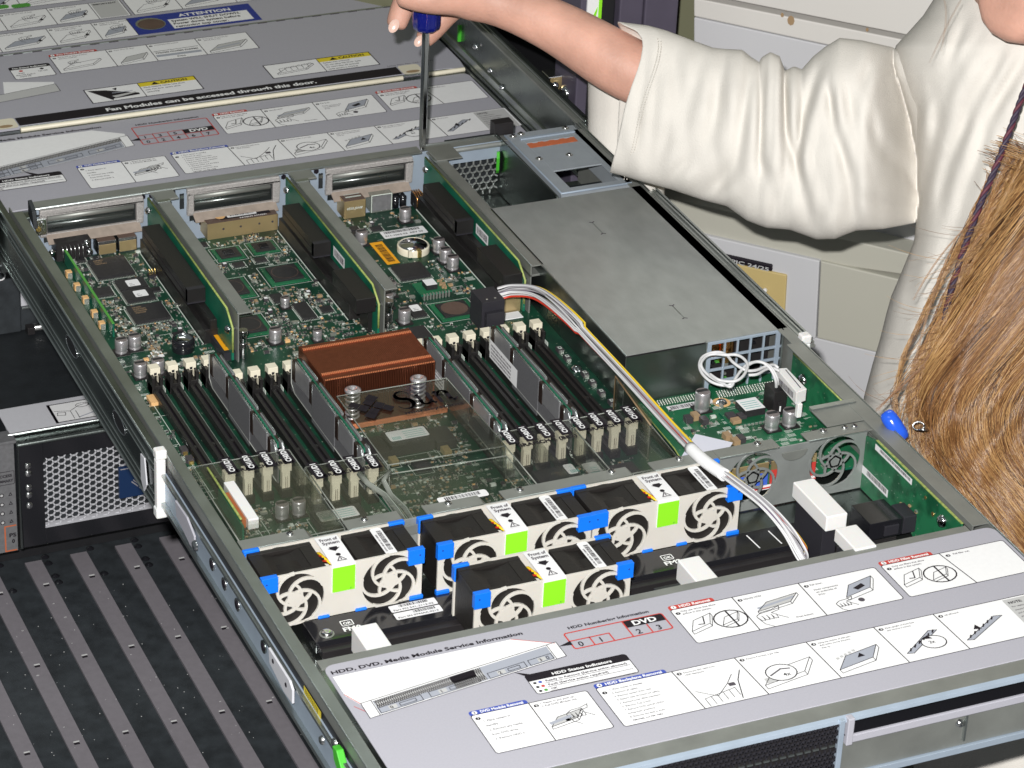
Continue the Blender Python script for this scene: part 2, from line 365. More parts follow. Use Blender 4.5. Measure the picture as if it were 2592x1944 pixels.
def srv(s, x0, y0, x1, y1, h, slots, dvd):                  # server front sketch, sloping up to the right
    sl = (y1-y0)/(x1-x0); F = lambda t, d: (x0+(x1-x0)*t, y0+(y1-y0)*t+d)
    s.poly([F(0, 0), F(1, 0), F(1, h), F(0, h)], 'white_print', 2)
    s.poly([F(0.055, 1), F(0.945, 1), F(0.945, h-1), F(0.055, h-1)], 'sketch_grey', 3)
    s.line([F(0, 0), F(1, 0), F(1, h), F(0, h)], 0.35, 'ink', 5, True)
    s.line([F(0.05, 0), F(0.05, h)], 0.35, 'ink', 5); s.line([F(0.95, 0), F(0.95, h)], 0.35, 'ink', 5)
    for (a, b, lo) in dvd:
        s.poly([F(a, lo), F(b, lo), F(b, h-1.2), F(a, h-1.2)], 'light_grey', 4)
        n = int((b-a)*(x1-x0)/1.25)
        for i in range(n):
            t = a+(b-a)*i/n; t2 = t+0.009; s.line([F(t, lo), F(t2, h-1.4)], 0.36, 'ink', 5)
            s.line([F(t2, lo), F(t, h-1.4)], 0.22, 'ink', 5.2)
    for (a, b, y, n) in slots:
        s.line([F(a, y), F(b, y), F(b, y+5), F(a, y+5)], 0.3, 'ink', 5, True); s.poly([F(a+0.045, y+0.7), F(a+0.085, y+0.7), F(a+0.085, y+4.2), F(a+0.045, y+4.2)], 'light_grey', 5)
        s.text(n, *F(a+0.052, y+1.0), 2.6, 'ink', 6, rot=math.degrees(math.atan(sl))); s.line([F(a+0.1, y+1.2), F(b-0.03, y+1.2), F(b-0.03, y+3.6), F(a+0.1, y+3.6)], 0.3, 'ink', 5, True)
def front_panel(s, eight):
    W = 'white_print'
    s.text('HDD, DVD, Media Module Service Information', 2.2, -9.2, 3.0, 'ink', 2, w=113.5, bold=True)
    if not eight:
        s.poly([(2, -11.4), (107.4, -11.4), (128.6, -23.2), (128.8, -26), (8, -43.5), (6.8, -40), (2, -30)], W, 1)
        srv(s, 7.2, -54.0, 129.6, -36.8, 14.3, [(0.06, 0.27, 1.2, '0'), (0.31, 0.56, 1.2, '1'), (0.61, 0.80, 1.2, '2'), (0.82, 0.94, 1.2, '3')], [(0.06, 0.56, 6.6), (0.44, 0.595, 1.5)])
        s.line([(2, -29), (7, -39.5)], 0.35, 'red_print'); s.line([(3, -41), (7, -47)], 0.35, 'red_print'); s.line([(107.4, -11.4), (128.6, -23.2)], 0.35, 'red_print')
        s.text('HDD Numbering Information', 141.5, -13.4, 2.5, 'ink', 2, w=50, bold=True)
        s.frame(137, -32.3, 197.5, -16.6, 1.6, 0.75, 'red_print'); s.rrect(172.8, -23.4, 197.2, -16.9, 1.2, 'ink', 3.6, 'c')
        s.text('DVD', 177.5, -22.4, 4.4, W, 5, w=15, bold=True)
        s.line([(137, -24.5), (161.2, -24.5), (161.2, -32.2)], 0.7, 'red_print', 4); s.line([(149.2, -24.5), (149.2, -32.2)], 0.7, 'red_print', 4)
        s.line([(172.8, -16.8), (172.8, -32.2)], 0.7, 'red_print', 4); s.line([(185, -24), (185, -32.2)], 0.7, 'red_print', 4)
        for t, x in (('0', 140.5), ('1', 152.8), ('2', 176.3), ('3', 188.8)): s.text(t, x, -30.9, 4.6, 'ink', 4)
        s.poly([(129.5, -27), (137.5, -24.2), (137.5, -28.2)], 'ink', 4)
        dv = 58; de = 126.3; dd = 92; bx = 131.7; bt = 175; by = -107.6; bd = (177.7, 216.4, 261.3, 304.4, 343.1, 385.9); sx = 100; se = 161; sy = -46; tab = -1
        s.poly([(96, -41.2), (101.5, -48), (107, -48)], 'ink', 4)
    else:
        s.poly([(-8, -11.4), (107, -11.4), (129, -25), (128.8, -30), (-10, -62), (-10, -20)], W, 1)
        srv(s, -10, -78, 130, -47.6, 18.5, [(0.1, 0.27, 1.2, '2'), (0.1, 0.27, 6.6, '3'), (0.29, 0.46, 1.2, '4'), (0.29, 0.46, 6.6, '5'), (0.5, 0.70, 3.2, '6'), (0.74, 0.93, 3.2, '7')], [(0.06, 0.95, 11.6)])
        s.text('HDD Numbering Information', 141.5, -14.2, 2.5, 'ink', 2, w=51, bold=True)
        s.frame(137, -48.5, 197.5, -17.2, 1.6, 0.75, 'red_print'); s.rect(173, -39.2, 197.2, -32.3, 'ink', 4); s.text('DVD', 177.5, -38.2, 4.6, W, 5, w=15, bold=True)
        s.line([(137, -32.4), (173, -32.4)], 0.6, 'red_print', 4); s.line([(137, -40), (197.3, -40)], 0.6, 'red_print', 4)
        for x in (149, 161, 173, 185): s.line([(x, -32.4 if x < 174 else -40), (x, -48.4)], 0.6, 'red_print', 4)
        for i, t in enumerate('135'): s.text(t, 140.5+12*i, -38.6, 4.4, 'ink', 4)
        for i, t in enumerate('02467'): s.text(t, 140.5+12*i, -46.8, 4.4, 'ink', 4)
        s.poly([(129.5, -39), (137.5, -36), (137.5, -41)], 'ink', 4)
        dv = 77.5; de = 146; dd = 112; bx = 151.2; bt = 197; by = -107; bd = (196, 236.7, 277, 316, 361.8, 397); sx = 4; se = 64.3; sy = -73; s.poly([(38, -65), (44, -75), (50, -75)], 'ink', 4)
    # status box
    s.rrect(sx, sy-18.6, se, sy, 2, W, 1); s.rrect(sx, sy-6.2, se, sy, 2, 'ink', 2, 'cd'); s.frame(sx, sy-18.6, se, sy, 2, 0.4, 'ink')
    s.text('HDD Status Indicators', sx+15, sy-4.7, 2.3, W, 4, w=36, bold=True)
    for i, t in enumerate(('Ready to Remove (Service action allowed)', 'Fault (Service action required)', 'OK')):
        y = sy-9.2-i*3.9; s.text(t, sx+9, y, 1.8, 'ink_soft', 3, w=(49, 36, 4)[i], bold=True); s.line([(sx+8, y-1), (se-2, y-1)], 0.2, 'ink_soft', 2)
        s.disc(sx+6, y+0.8, 1.1, ('blue_print', 'red_print', 'green_print')[i], 3); s.disc(sx+2.8, y+0.8, 1.0, 'ink', 3)
    # drive removal strip
    s.rrect(203.4, -50.6, 335.6, -15.8, 1.8, W, 1); s.frame(203.4, -50.6, 335.6, -15.8, 1.8, 0.4, 'ink')
    tabhead(s, 203.4, 232, -15.9, 4.1, '1', 'HDD Removal', 'red_print')
    for i, x in enumerate((203.4, 242.7, 285.5)):
        if i: s.line([(x, -16), (x, -50.4)], 0.5, 'ink')
        num(s, x+3, -20.2, '123'[i])
    lines(s, 208.5, -19.6, ['Only use drives that allow', 'airflow in this system.']); drive_ok(s, 206, -39, 1.1); drive_no(s, 232.2, -35, 1.05)
    lines(s, 248, -20.6, ['Identify HDD.']); tray(s, 250, -34, 30, 10, fill='light_grey'); s.line([(252, -31), (276, -27)], 1.4, 'sketch_grey', 3); hand(s, 247, -38, 1.4); lines(s, 268, -47, ['Press button.'])
    lines(s, 290.8, -20.6, ['Pull lever.', '', 'Note components', 'on underside of', 'drive.']); tray(s, 305, -38, 24, 15, fill='sketch_grey'); s.poly([(313, -31), (320, -28), (321, -31), (315, -33.5)], 'ink', 4); hand(s, 296, -42, 1.0); s.disc(312, -43, 2, 'ink_soft')
    # filler strip
    s.rrect(339.8, -50.4, 422.4, -15.8, 1.8, W, 1); s.frame(339.8, -50.4, 422.4, -15.8, 1.8, 0.4, 'ink')
    tabhead(s, 339.8, 375.2, -15.9, 4.1, '2', 'HDD Filler Removal', 'red_print'); s.line([(379, -16), (384, -50.2)], 0.5, 'ink')
    num(s, 343, -20.4, '1'); num(s, 383, -19.6, '2'); lines(s, 345.5, -19.6, ['Only use fillers that allow', 'airflow in this system.']); lines(s, 386.5, -19.8, ['Pull filler out.']); drive_ok(s, 343, -38, 1.05); drive_no(s, 368.5, -35, 1.05)
    # module removal
    top = -70.3 if not eight else -72; dy0 = by+1.6 if not eight else -109
    s.rrect(dv, dy0, de, top, 1.8, W, 1); s.frame(dv, dy0, de, top, 1.8, 0.4, 'ink'); tabhead(s, dv, dv+34, top-0.1, 3.9, '3', 'DVD Module Removal', 'blue_print')
    s.line([(dd, top), (dd, dy0)], 0.5, 'ink'); num(s, dv+3, top-3.6, '1'); num(s, dd+3, top-3.6, '2')
    lines(s, dv+4.5, top-7.5, ['1. Place system in', 'standby.', '2. Remove any media', 'from DVD drive.', '3. Remove HDD 3.'], 1.6, 4.2); lines(s, dd+5.5, top-3.2, ['1. Reach in and push up.', '2. Pull DVD Module out.'])
    tray(s, dd+3, top-24, 22, 10, fill='light_grey'); s.line([(dd+4, top-21), (dd+16, top-18.5)], 1.8, 'sketch_grey', 4); hand(s, dd+15, top-16, 1.2); s.disc(dd+14, top-21, 1.4, 'ink')
    # backplane strip
    xe = 424.4 if not eight else 426.8
    s.rrect(bx, by, xe, top, 1.8, W, 1); s.frame(bx, by, xe, top, 1.8, 0.4, 'ink'); tabhead(s, bx, bt, top-0.1, 3.9, '4', 'HDD Backplane Removal', 'blue_print')
    for x in bd[:-1]: s.line([(x, top), (x+2, by)], 0.5, 'ink')
    s.rect(bd[-1]+2, by+1, xe-1.5, top-1.2, 'light_grey', 2)
    num(s, bx+3, top-5.5, '1'); lines(s, bx+6.5, top-4.5, ['1. Place system in standby.', '2. Remove all cables.', '3. Remove system from rack.', '4. Return rails to home for safety.', '5. Remove inner Slide members.', '6. Remove Top Cover', '7. Remove DVD and all HDDs', 'noting their positions.', '8. Remove any fans in slots', 'FM0/FM2 and FM1/FM3.'], 1.35, 3.3)
    tx = [['Disconnect SAS cable from', 'HDD Backplane.'], ['Remove 4 screws, 2 per side.'], ['Using top section of side part', 'slide entire carrier forward,', 'then up.'], ['Place upright on front face', 'and remove 2 screws.'], ['Lift off board.']]
    for i, t in enumerate(tx[:len(bd)-1]):
        x = bd[i]; wd = bd[i+1]-x; num(s, x+3, top-3.4, '23456'[i]); lines(s, x+5.5, top-3.8, t, 1.25, 2.4)
        if i == 0:
            for j in range(5): s.line([(x+6+j*4, by+1+j*0.8), (x+6+j*4, by+8+j*0.8), (x+10+j*4, by+9+j*0.8), (x+10+j*4, by+2+j*0.8)], 0.3, 'ink')
            s.line([(x+4, by+16), (x+14, by+8), (x+24, by+17), (x+30, by+24)], 0.35, 'ink'); s.line([(x+26, by+2), (x+31, by+18), (x+36, by+26)], 0.5, 'ink'); s.rect(x+24, by+14, x+28, by+17, 'ink_soft', 3)
        elif i == 1:
            tray(s, x+4, by+8, wd-9, 16, fill=None); s.rect(x+6, by+9, x+16, by+14, 'light_grey', 2.5); s.disc(x+18, by+16, 9, W, 4, 7.5); s.ring(x+18, by+16, 9, 0.55, 'ink', 5, 7.5); s.text('4x', x+18, by+12, 3, 'ink', 6); s.line([(x+11, by+15), (x+19, by+19), (x+24, by+18)], 0.8, 'ink_soft', 6)
        elif i == 2:
            tray(s, x+5, by+7, wd-12, 15, fill='sketch_grey'); s.poly([(x+20, by+14), (x+23, by+18), (x+25, by+14.5)], 'ink', 4)
            for j in range(5): s.rect(x+8+j*3, by+16+j, x+10+j*3, by+18+j, 'light_grey', 4)
        else:
            s.poly([(x+5, by+8), (x+9, by+7), (x+wd-6, by+23), (x+wd-11, by+24)], 'sketch_grey', 2); s.line([(x+5, by+8), (x+9, by+7), (x+wd-6, by+23), (x+wd-11, by+24)], 0.35, 'ink', 3, True)
            for j in range(6): s.line([(x+8+j*4.2, by+9.5+j*2.4), (x+9.5+j*4.2, by+11.5+j*2.4)], 0.8, 'ink', 4)
            if i == 3: s.disc(x+25, by+13, 7.5, W, 4, 6); s.ring(x+25, by+13, 7.5, 0.55, 'ink', 5, 6); s.text('2x', x+22, by+12, 2.6, 'ink', 6); s.poly([(x+21, by+17), (x+24, by+20), (x+26, by+16)], 'ink', 6)
            else: s.poly([(x+14, by+16), (x+17, by+20), (x+19, by+15)], 'ink', 5)
    s.text('NOTE:', bd[-1]+4, top-6, 2.2, 'ink', 4, bold=True); lines(s, bd[-1]+4, top-9.5, ['For replacement,', 'ensure board is aligned', 'and GROUND light', 'pipes are aligned. Pay', 'close attention to', 'alignment when', 'inserting the assembly.'], 1.35, 3.4)
def caution(s, x0, y0, x1, y1, xm, kind, ts):
    s.rect(x0, y0, x1, y1, 'white_print', 1); s.rect(xm, y1-7.2, x1, y1, 'yellow_print', 2); s.line([(x0, y0), (x1, y0), (x1, y1), (x0, y1)], 0.7, 'ink', 4, True); s.line([(xm, y0), (xm, y1)], 0.5, 'ink', 4)
    s.poly([(xm+10, y1-6), (xm+17, y1-6), (xm+13.5, y1-1.2)], 'ink', 3); s.text('CAUTION', xm+18, y1-5.6, 3.6, 'ink', 4, w=22, bold=True); lines(s, xm+2.5, y1-10.5, ts, 1.9, 4.3, 'ink')
    if kind:
        s.poly([(x0+2, y1-2), (x0+16, y1-5), (x0+40, y0+9), (x0+40, y0+6), (x0+18, y0+4), (x0+17, y0+1)], 'ink', 3); s.poly([(x0+18, y0+9), (x0+38, y0+12), (x0+38, y0+10), (x0+20, y0+5)], 'light_grey', 4)
        s.line([(x0+20, y0+14), (x0+36, y0+14)], 0.8, 'sketch_grey', 5); s.poly([(x0+22, y1-4), (x0+26, y1-3), (x0+24, y1-8)], 'ink', 4)
    else:
        tray(s, x0+6, y0+8, 34, 11)
        for i in range(6): s.line([(x0+10+i*5, y0+10+i*0.7), (x0+10+i*5, y0+16+i*0.7), (x0+14+i*5, y0+17+i*0.7)], 0.35, 'ink')
# ------------------------------------------------------------------ helpers for sheet metal and grilles
def screw(mb, x, y, z, r=2.6, m='steel', ax=2, h=1.3):
    mb.lathe((x, y, z), [(r, 0), (r, h*0.45), (r*0.75, h*0.9), (r*0.4, h), (0.05, h*0.8)], m, 14, ax)
def screws(parent, pts, z=0.6, r=2.6, name='screw'):
    for (x, y) in pts:
        b = MB(); screw(b, x, y, z, r); b.cyl((x, y, z-0.5), r*1.35, 0.7, 'zinc_dull', n=16)
        b.box(x-r*0.6, x+r*0.6, y-0.25, y+0.25, z+1.15, z+1.38, 'ink'); b.box(x-0.25, x+0.25, y-r*0.6, y+r*0.6, z+1.15, z+1.385, 'ink')
        build(name, b, parent)
def spiral_grille(mb, c, R, m, fn, t0, t1, w=1.3):          # five overlapping arcs as flat ribs; fn(u,v,h)
    a = R*0.40; rr = R*0.60
    for k in range(5):
        th = 2*pi*k/5 + 0.35; cx, cy = a*cos(th), a*sin(th); n = 18
        for i in range(n):
            b0 = th + radians(245)*i/n; b1 = th + radians(245)*(i+1.06)/n
            P = []
            for (b, q) in ((b0, rr-w/2), (b1, rr-w/2), (b1, rr+w/2), (b0, rr+w/2)): P.append((c[0]+cx+q*cos(b), c[1]+cy+q*sin(b)))
            mb.prism(P, t0, t1, m, fn)
    mb.prism([(c[0]+R*0.23*cos(2*pi*i/16), c[1]+R*0.23*sin(2*pi*i/16)) for i in range(16)], t0, t1, m, fn)
def holed_plate(mb, x0, y0, x1, y1, holes, m, fn, t0, t1):   # rectangle with round holes side by side (each in its own cell)
    cells = sorted(holes); xs = [x0] + [(cells[i][0]+cells[i+1][0])/2 for i in range(len(cells)-1)] + [x1]
    for i, (cx, cy, R) in enumerate(cells):
        X0, X1 = xs[i], xs[i+1]; n = 40; ring = []; out = []
        for k in range(n):
            a = 2*pi*k/n; dx, dy = cos(a), sin(a); ring.append((cx+R*dx, cy+R*dy))
            t = min(((X1-cx)/dx if dx > 1e-6 else 1e9), ((X0-cx)/dx if dx < -1e-6 else 1e9), ((y1-cy)/dy if dy > 1e-6 else 1e9), ((y0-cy)/dy if dy < -1e-6 else 1e9))
            out.append((cx+t*dx, cy+t*dy))
        # add true corners
        for (qx, qy) in ((X0, y0), (X1, y0), (X1, y1), (X0, y1)):
            j = min(range(n), key=lambda k: (out[k][0]-qx)**2 + (out[k][1]-qy)**2); out[j] = (qx, qy)
        vs = [fn(u, v, t1) for u, v in ring] + [fn(u, v, t1) for u, v in out] + [fn(u, v, t0) for u, v in ring] + [fn(u, v, t0) for u, v in out]
        fs = []
        for k in range(n):
            j = (k+1) % n; fs += [(k, j, n+j, n+k), (2*n+k, 3*n+k, 3*n+j, 2*n+j), (k, 2*n+k, 2*n+j, j), (n+k, n+j, 3*n+j, 3*n+k)]
        mb.add(vs, fs, m)
def honeycomb(mb, u0, v0, u1, v1, p, w, m, fn, t0, t1):      # hexagonal mesh made of thin bars
    r = p/sqrt(3); row = 0; v = v0
    while v < v1:
        u = u0 + (p/2 if row % 2 else 0)
        while u < u1:
            for k in range(3):
                a0 = radians(30+60*k); a1 = radians(90+60*k)
                A = Vector((u+r*cos(a0), v+r*sin(a0))); B = Vector((u+r*cos(a1), v+r*sin(a1)))
                if max(A.x, B.x) > u1+0.5 or max(A.y, B.y) > v1+0.5: continue
                d = (B-A).normalized(); q = Vector((-d.y, d.x))*w/2; A2 = A-d*w*0.3; B2 = B+d*w*0.3
                mb.prism([A2-q, B2-q, B2+q, A2+q], t0, t1, m, fn)
            u += p
        v += r*1.5; row += 1
fXZ = lambda y, s=1: (lambda u, v, h: (u, y+s*h, v))          # a plate standing across, u=x v=z
fYZ = lambda x, s=1: (lambda u, v, h: (x+s*h, u, v))
rnd = random.Random(7)
# ================================================================== THE OPEN SERVER: chassis
ch = thing('server_chassis', 'opened zinc server chassis pulled fully out on its rails, lavender front cover with service labels', 'server chassis', (212, 230, -44))
ch.location = (0, 0, 0)
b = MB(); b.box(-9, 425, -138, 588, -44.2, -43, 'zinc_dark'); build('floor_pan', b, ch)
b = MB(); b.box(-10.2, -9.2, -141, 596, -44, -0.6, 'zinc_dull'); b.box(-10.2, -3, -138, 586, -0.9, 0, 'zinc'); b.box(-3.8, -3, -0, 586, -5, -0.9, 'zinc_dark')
b.tube([(-10, -138, -0.2), (-10, 586, -0.2)], 0.55, 'zinc', 6); build('side_wall', b, ch, 0.25)
b = MB(); b.box(425, 426, -141, 588, -44, -0.6, 'zinc_dull'); b.box(414, 426, 4, 240, -0.9, 0, 'zinc_dull'); b.box(388, 414.2, 137, 161, -1.1, -0.2, 'zinc_dull'); b.box(388, 425, 126, 137, -2.4, -1.2, 'zinc_dull'); b.box(388, 420, 157, 161.5, -0.2, 1.0, 'zinc')
b.box(418, 426, 240, 588, -0.9, 0, 'zinc_dull'); b.tube([(425.7, -138, 0), (425.7, 240, 0)], 0.7, 'zinc', 6); b.box(414, 415, 4, 136, -4, -0.9, 'zinc_dull'); build('side_wall', b, ch, 0.25)
# front cover and the printed panel on it
sh = Sheet(MB(), (0, 0, 0)); b = MB()
b.prism(sh.rpts(0, -126, 425, 0, 6, 'cd'), -1.0, 0.0, 'lavender'); fc = build('front_cover', b, ch, 0.3)
b = MB(); s = Sheet(b, (0, 0, 0.03), step=0.06); front_panel(s, False); build('cover_label', b, fc)
b = MB(); s = Sheet(b, (-11.1, 0, 0), (0, -1, 0), (0, 0, 1), 0.1)
s.rect(2.2, -15.3, 29.0, -8.2, 'yellow_print', 1)
for i in range(11): s.line([(4+i*1.9, -14.2), (5+i*1.9, -9.2)], 0.5, 'ink', 2)
build('side_sticker', b, ch)
b = MB(); b.box(-3, 425, -138, -126, -1.2, -0.35, 'zinc_dull'); b.prism([(-138, -0.35), (-140.2, -1.3), (-141, -3.5), (-140, -3.5), (-138, -1.5)], -3, 425, 'blue_grey', lambda u, v, h: (h, u, v)); b.box(0, 412, 0.2, 9, -3.4, -2.2, 'zinc_dull'); build('cover_lip', b, ch, 0.2)
# drive bays in the front face
b = MB(); b.box(0, 246, -137.5, -136.5, -43, -1, 'black_plastic')
honeycomb(b, 120, -15, 245.5, -4.5, 3.3, 0.9, 'dark_conn', fXZ(-141), 0, 1.2); honeycomb(b, 120, -38, 245.5, -20, 3.3, 0.9, 'dark_conn', fXZ(-141), 0, 1.2)
for i in range(24): b.box(124+i*5, 127.6+i*5, -141.6, -140.6, -17.6, -16.6, 'zinc')
build('drive_grille', b, ch)
b = MB(); b.box(246, 425, -118, -117, -12, -1.5, 'black_gloss'); b.box(246, 425, -141, -117, -12.2, -11.6, 'black_gloss')
b.box(246, 425, -140.6, -139.6, -38, -17, 'zinc_dull'); b.box(244, 247.2, -142, -139, -42, -1, 'blue_grey'); b.box(246, 425, -142.2, -139, -42.5, -38.3, 'blue_grey'); build('drive_bay', b, ch, 0.3)
b = MB(); b.box(252, 425, -142.6, -138, -16.8, -11.8, 'lavender'); b.box(248.5, 252.4, -143.2, -138.5, -17.8, -0.2, 'lavender'); build('pull_handle', b, ch, 0.5)
b = MB(); b.box(324.4, 325.6, -142.4, -140, -34, -16.4, 'zinc'); b.lathe((321.4, -140.6, -22), [(0.1, -2.4), (1.6, -2.2), (2.2, -1), (2.6, 0)], 'steel', 16, 1); build('bay_latch', b, ch)
# rear panel: three card windows in cast frames, mesh, rear flange
rp = MB(); W3 = [(15, 78), (122.6, 180), (227.6, 283)]
xs = [3, 12, 80.5, 119, 183, 224, 286, 322, 361]
rp.box(3, 322, 588, 589.2, -43, -29, 'blue_grey')
for i in (0, 2, 4, 6): rp.box(xs[i], xs[i+1], 588, 589.2, -29, -0.5, 'blue_grey')
rp.box(322, 361, 588, 589.2, -14, -0.5, 'blue_grey')
rp.box(6.5, 297, 588, 598, -0.8, 0, 'zinc_dull'); rp.box(301, 366, 588, 598, -1.6, -0.8, 'zinc_dull')
rp.tube([(6.5, 587.6, -0.7), (297, 587.6, -0.7)], 1.1, 'zinc', 8); rp.tube([(302, 587.2, -2.6), (360, 587.2, -2.6)], 1.9, 'brushed', 8); rp.tube([(301, 598, -0.4), (361, 598, -0.4)], 0.8, 'zinc', 8)
rpo = build('rear_panel', rp, ch, 0.2)
for (x0, x1) in W3:
    f = MB(); f.box(x0-6, x1+6, 584.8, 588.4, -5.6, -1.6, 'cast'); f.box(x0-6, x0-1, 584.8, 588.4, -22, -5.6, 'cast'); f.box(x1+1, x1+6, 584.8, 588.4, -22, -5.6, 'cast'); f.box(x0-6, x1+6, 585.6, 588.4, -23, -20.6, 'cast'); fo = build('card_slot_frame', f, ch, 0.6)
    g = MB(); g.box(x0-1, x1+1, 592, 593, -20.6, -5.6, 'zinc_dark'); g.tube([(x0, 589.6, -10.2), (x1, 589.6, -10.2)], 2.3, 'zinc_dull', 10); g.tube([(x0, 590.2, -15.8), (x1, 590.2, -15.8)], 0.7, 'zinc', 8); build('slot_filler', g, fo)
    g = MB(); g.prism([(586.6, -20.5), (578.8, -24.8), (578.8, -25.6), (586.6, -21.6)], x0-2, x1+3, 'tan_metal', lambda u, v, h: (h, u, v)); build('slot_flap', g, fo)
b = MB()
for (x, z) in ((84.6, -3.6), (91, -3.6), (106.8, -3.4), (100, -3.4), (124.1, -28.2), (129, -26.2), (133.6, -28.2), (128, -31), (190, -4), (196, -3.8), (209, -3.4), (215, -3.4), (229, -27), (284.5, -7)):
    b.prism([(x+2.1*cos(radians(60*i+30)), z+2.1*sin(radians(60*i+30))) for i in range(6)], 0, 0.5, 'ink', fXZ(587.6))
for x in (9.2, 113.3, 218.4): b.prism([(x-1.6, -17.4), (x+1.6, -17.4), (x+1.6, -5.4), (x-1.6, -5.4)], 0, 0.5, 'black_paint', fXZ(587.5)); b.prism([(x-1.3, -9), (x+1.3, -9), (x+1.3, -6.6), (x-1.3, -6.6)], 0, 0.4, 'zinc', fXZ(587.0))
build('vent_hole', b, rpo)
b = MB(); honeycomb(b, 322, -40, 360, -14, 5.6, 0.95, 'brushed', fXZ(587.6), 0, 1.2); b.box(322, 361, 604, 605, -43, -2, 'black_paint'); build('rear_mesh', b, ch)  # black sheet behind the mesh paints in the darkness there
b = MB(); b.prism([(-8, 0), (-25.8, 0), (-25.8, 0.2), (-22, 3.5), (-12, 3.8), (-8, 1.5)], 0, 2.4, 'green_plastic', lambda u, v, h: (356.5 + h - 1.5*v/4, 586.5 - v, u)); build('release_tab', b, ch, 0.4)
b = MB(); b.prism([(0, 0), (11, 4), (14, 16), (0, 11)], 0, 3, 'black_paint', lambda u, v, h: (2+h, 590-u, -2-v+8)); b.box(5, 12, 579, 584, -17, -5, 'steel'); b.cyl((6, 578, -12), 2, 3, 'gold', ax=1); b.cyl((9, 578, -8), 1.6, 3, 'chrome', ax=1); build('ground_clip', b, ch, 0.4)
# bulkhead behind the fans
b = MB(); holed_plate(b, 308, -42, 410, -0.4, [(330.5, -18.6, 17.6), (388.5, -18.6, 18.0)], 'brushed', fXZ(124.2), 0, 1.0)
for cx in (330.5, 388.5): spiral_grille(b, (cx, -18.6), 18.2, 'brushed', fXZ(124.0), 0, 1.2, 1.5)
holed_plate(b, -2, -42, 308, -0.4, [(18, -18.6, 17), (76, -18.6, 17), (126, -18.6, 17), (184, -18.6, 17), (226, -18.6, 17), (283, -18.6, 17)], 'brushed', fXZ(124.2), 0, 1.0)
for (x0, x1) in ((-2, 39), (63, 97), (113, 149), (163, 247), (262, 306), (306.2, 348), (368, 410)):
    b.box(x0, x1, 124.4, 135, -0.8, 0, 'zinc_dull'); b.tube([(x0+0.4, 124.6, -0.5), (x1-0.4, 124.6, -0.5)], 0.75, 'zinc', 6)
    b.prism([(0, 0), (5, -5.5), (5, -6.5), (0, -1)], 126, 134, 'zinc_dull', lambda u, v, h, X=x1: (X+u, h, v))
for x in (102.5, 357): b.prism([(x+9*cos(a), -3-6.5*max(0, sin(a))) for a in [pi*i/10 for i in range(11)]], 0, 0.9, 'zinc_dull', lambda u, v, h: (u, 121+h, v))
bh = build('fan_bulkhead', b, ch, 0.15)
screws(bh, [(29.4, 131.8), (75.7, 131.8), (129.1, 131.8), (175.7, 131.8), (236.6, 132.2), (282.1, 132), (336.4, 132.2), (382.8, 132.6)], 0.2, 2.3)
screws(bh, [(397.4, 131.6), (404.1, 131.2)], 0.2, 2.0)
# stripes seen through the bulkhead grilles
b = MB(); b.box(312, 350, 139, 140, -36, -27, 'tape_blue'); b.box(312, 350, 139, 140, -27, -20, 'brass'); b.box(352, 384, 139, 140, -26, -20, 'brass'); b.box(352, 384, 139, 140, -36, -26, 'red_print'); b.box(312, 384, 138, 139, -39, -36.2, 'white_paper'); b.box(312, 384, 137.4, 138, -38, -37.2, 'red_print'); build('ribbon_cable', b, ch)
# white spacer blocks between the fan bay and the cover
for (x0, x1, y0, y1, z0, z1) in ((33, 48, 4, 41, -24, -8), (237, 251.3, 4, 41.6, -22, -8), (336, 350.3, 42, 85, -10.5, 0), (335.5, 350, 6, 31, -10, -1)):
    b = MB(); b.box(x0, x1, y0, y1, z0, z1, 'white_plastic'); build('spacer_block', b, ch, 0.8, 3)
b = MB(); b.box(338, 348, 48, 82, -42, -10.6, 'dark_conn'); b.box(337, 348, 8, 29, -42, -10.4, 'dark_conn'); b.box(225, 262, 10, 46, -42, -28, 'dark_conn'); b.box(26, 60, 10, 46, -42, -30, 'dark_conn'); b.box(310, 336, 20, 50, -42, -36, 'dark_conn'); b.box(351, 380, 12, 40, -42, -34, 'black_paint'); build('backplane_socket', b, ch, 0.3)
# ================================================================== fan connector board
fb = thing('fan_board', 'long glossy black board running under the fans with white FM0 and FM2 lettering', 'fan board')
b = MB(); b.box(22, 412, 67.5, 90, -41, -33.4, 'black_gloss'); b.box(24, 400, 62, 68, -42, -37, 'black_plastic'); build('board_cover', b, fb, 0.4)
b = MB(); s = Sheet(b, (0, 0, -33.3), step=0.08)
for t, x, y in (('FM0', 41, 72.6), ('FM2', 246.5, 72.6)):
    s.text(t, x, y, 3.9, 'white_print', 1, w=11.5, bold=True); s.frame(x+1.2, y+5.4, x+8.2, y+10.4, 0.8, 0.5, 'white_print', 1); s.text('OK', x+2.3, y+6.6, 2.4, 'white_print', 1, bold=True)
for x in (124, 309, 324): s.line([(x, 71), (x-1, 86)], 0.7, 'white_print', 1)
s.rrect(74, 81, 103, 88, 1, 'white_paper', 1); s.rrect(74, 73, 103, 80, 1, 'white_paper', 1); s.bars(80, 85, 98, 87.5, 'ink', 2, 3); s.text('Part PN 541-2113-02', 75.5, 82, 1.6, 'ink', 2, w=25); s.bars(86, 77, 100, 79.5, 'ink', 2, 4); s.text('Part SN 0744AA-0213', 75.5, 74.2, 1.6, 'ink', 2, w=25)
build('board_lettering', b, fb)
b = MB(); screw(b, 31, 74, -33.2, 3.4, 'steel', 2, 2); b.cyl((31, 74, -33.6), 4.4, 0.5, 'zinc_dull'); build('screw', b, fb)
b = MB(); b.cyl((27, 67.4, -38), 0.5, 0.6, 'red_led', ax=1, n=8); build('indicator_light', b, fb)
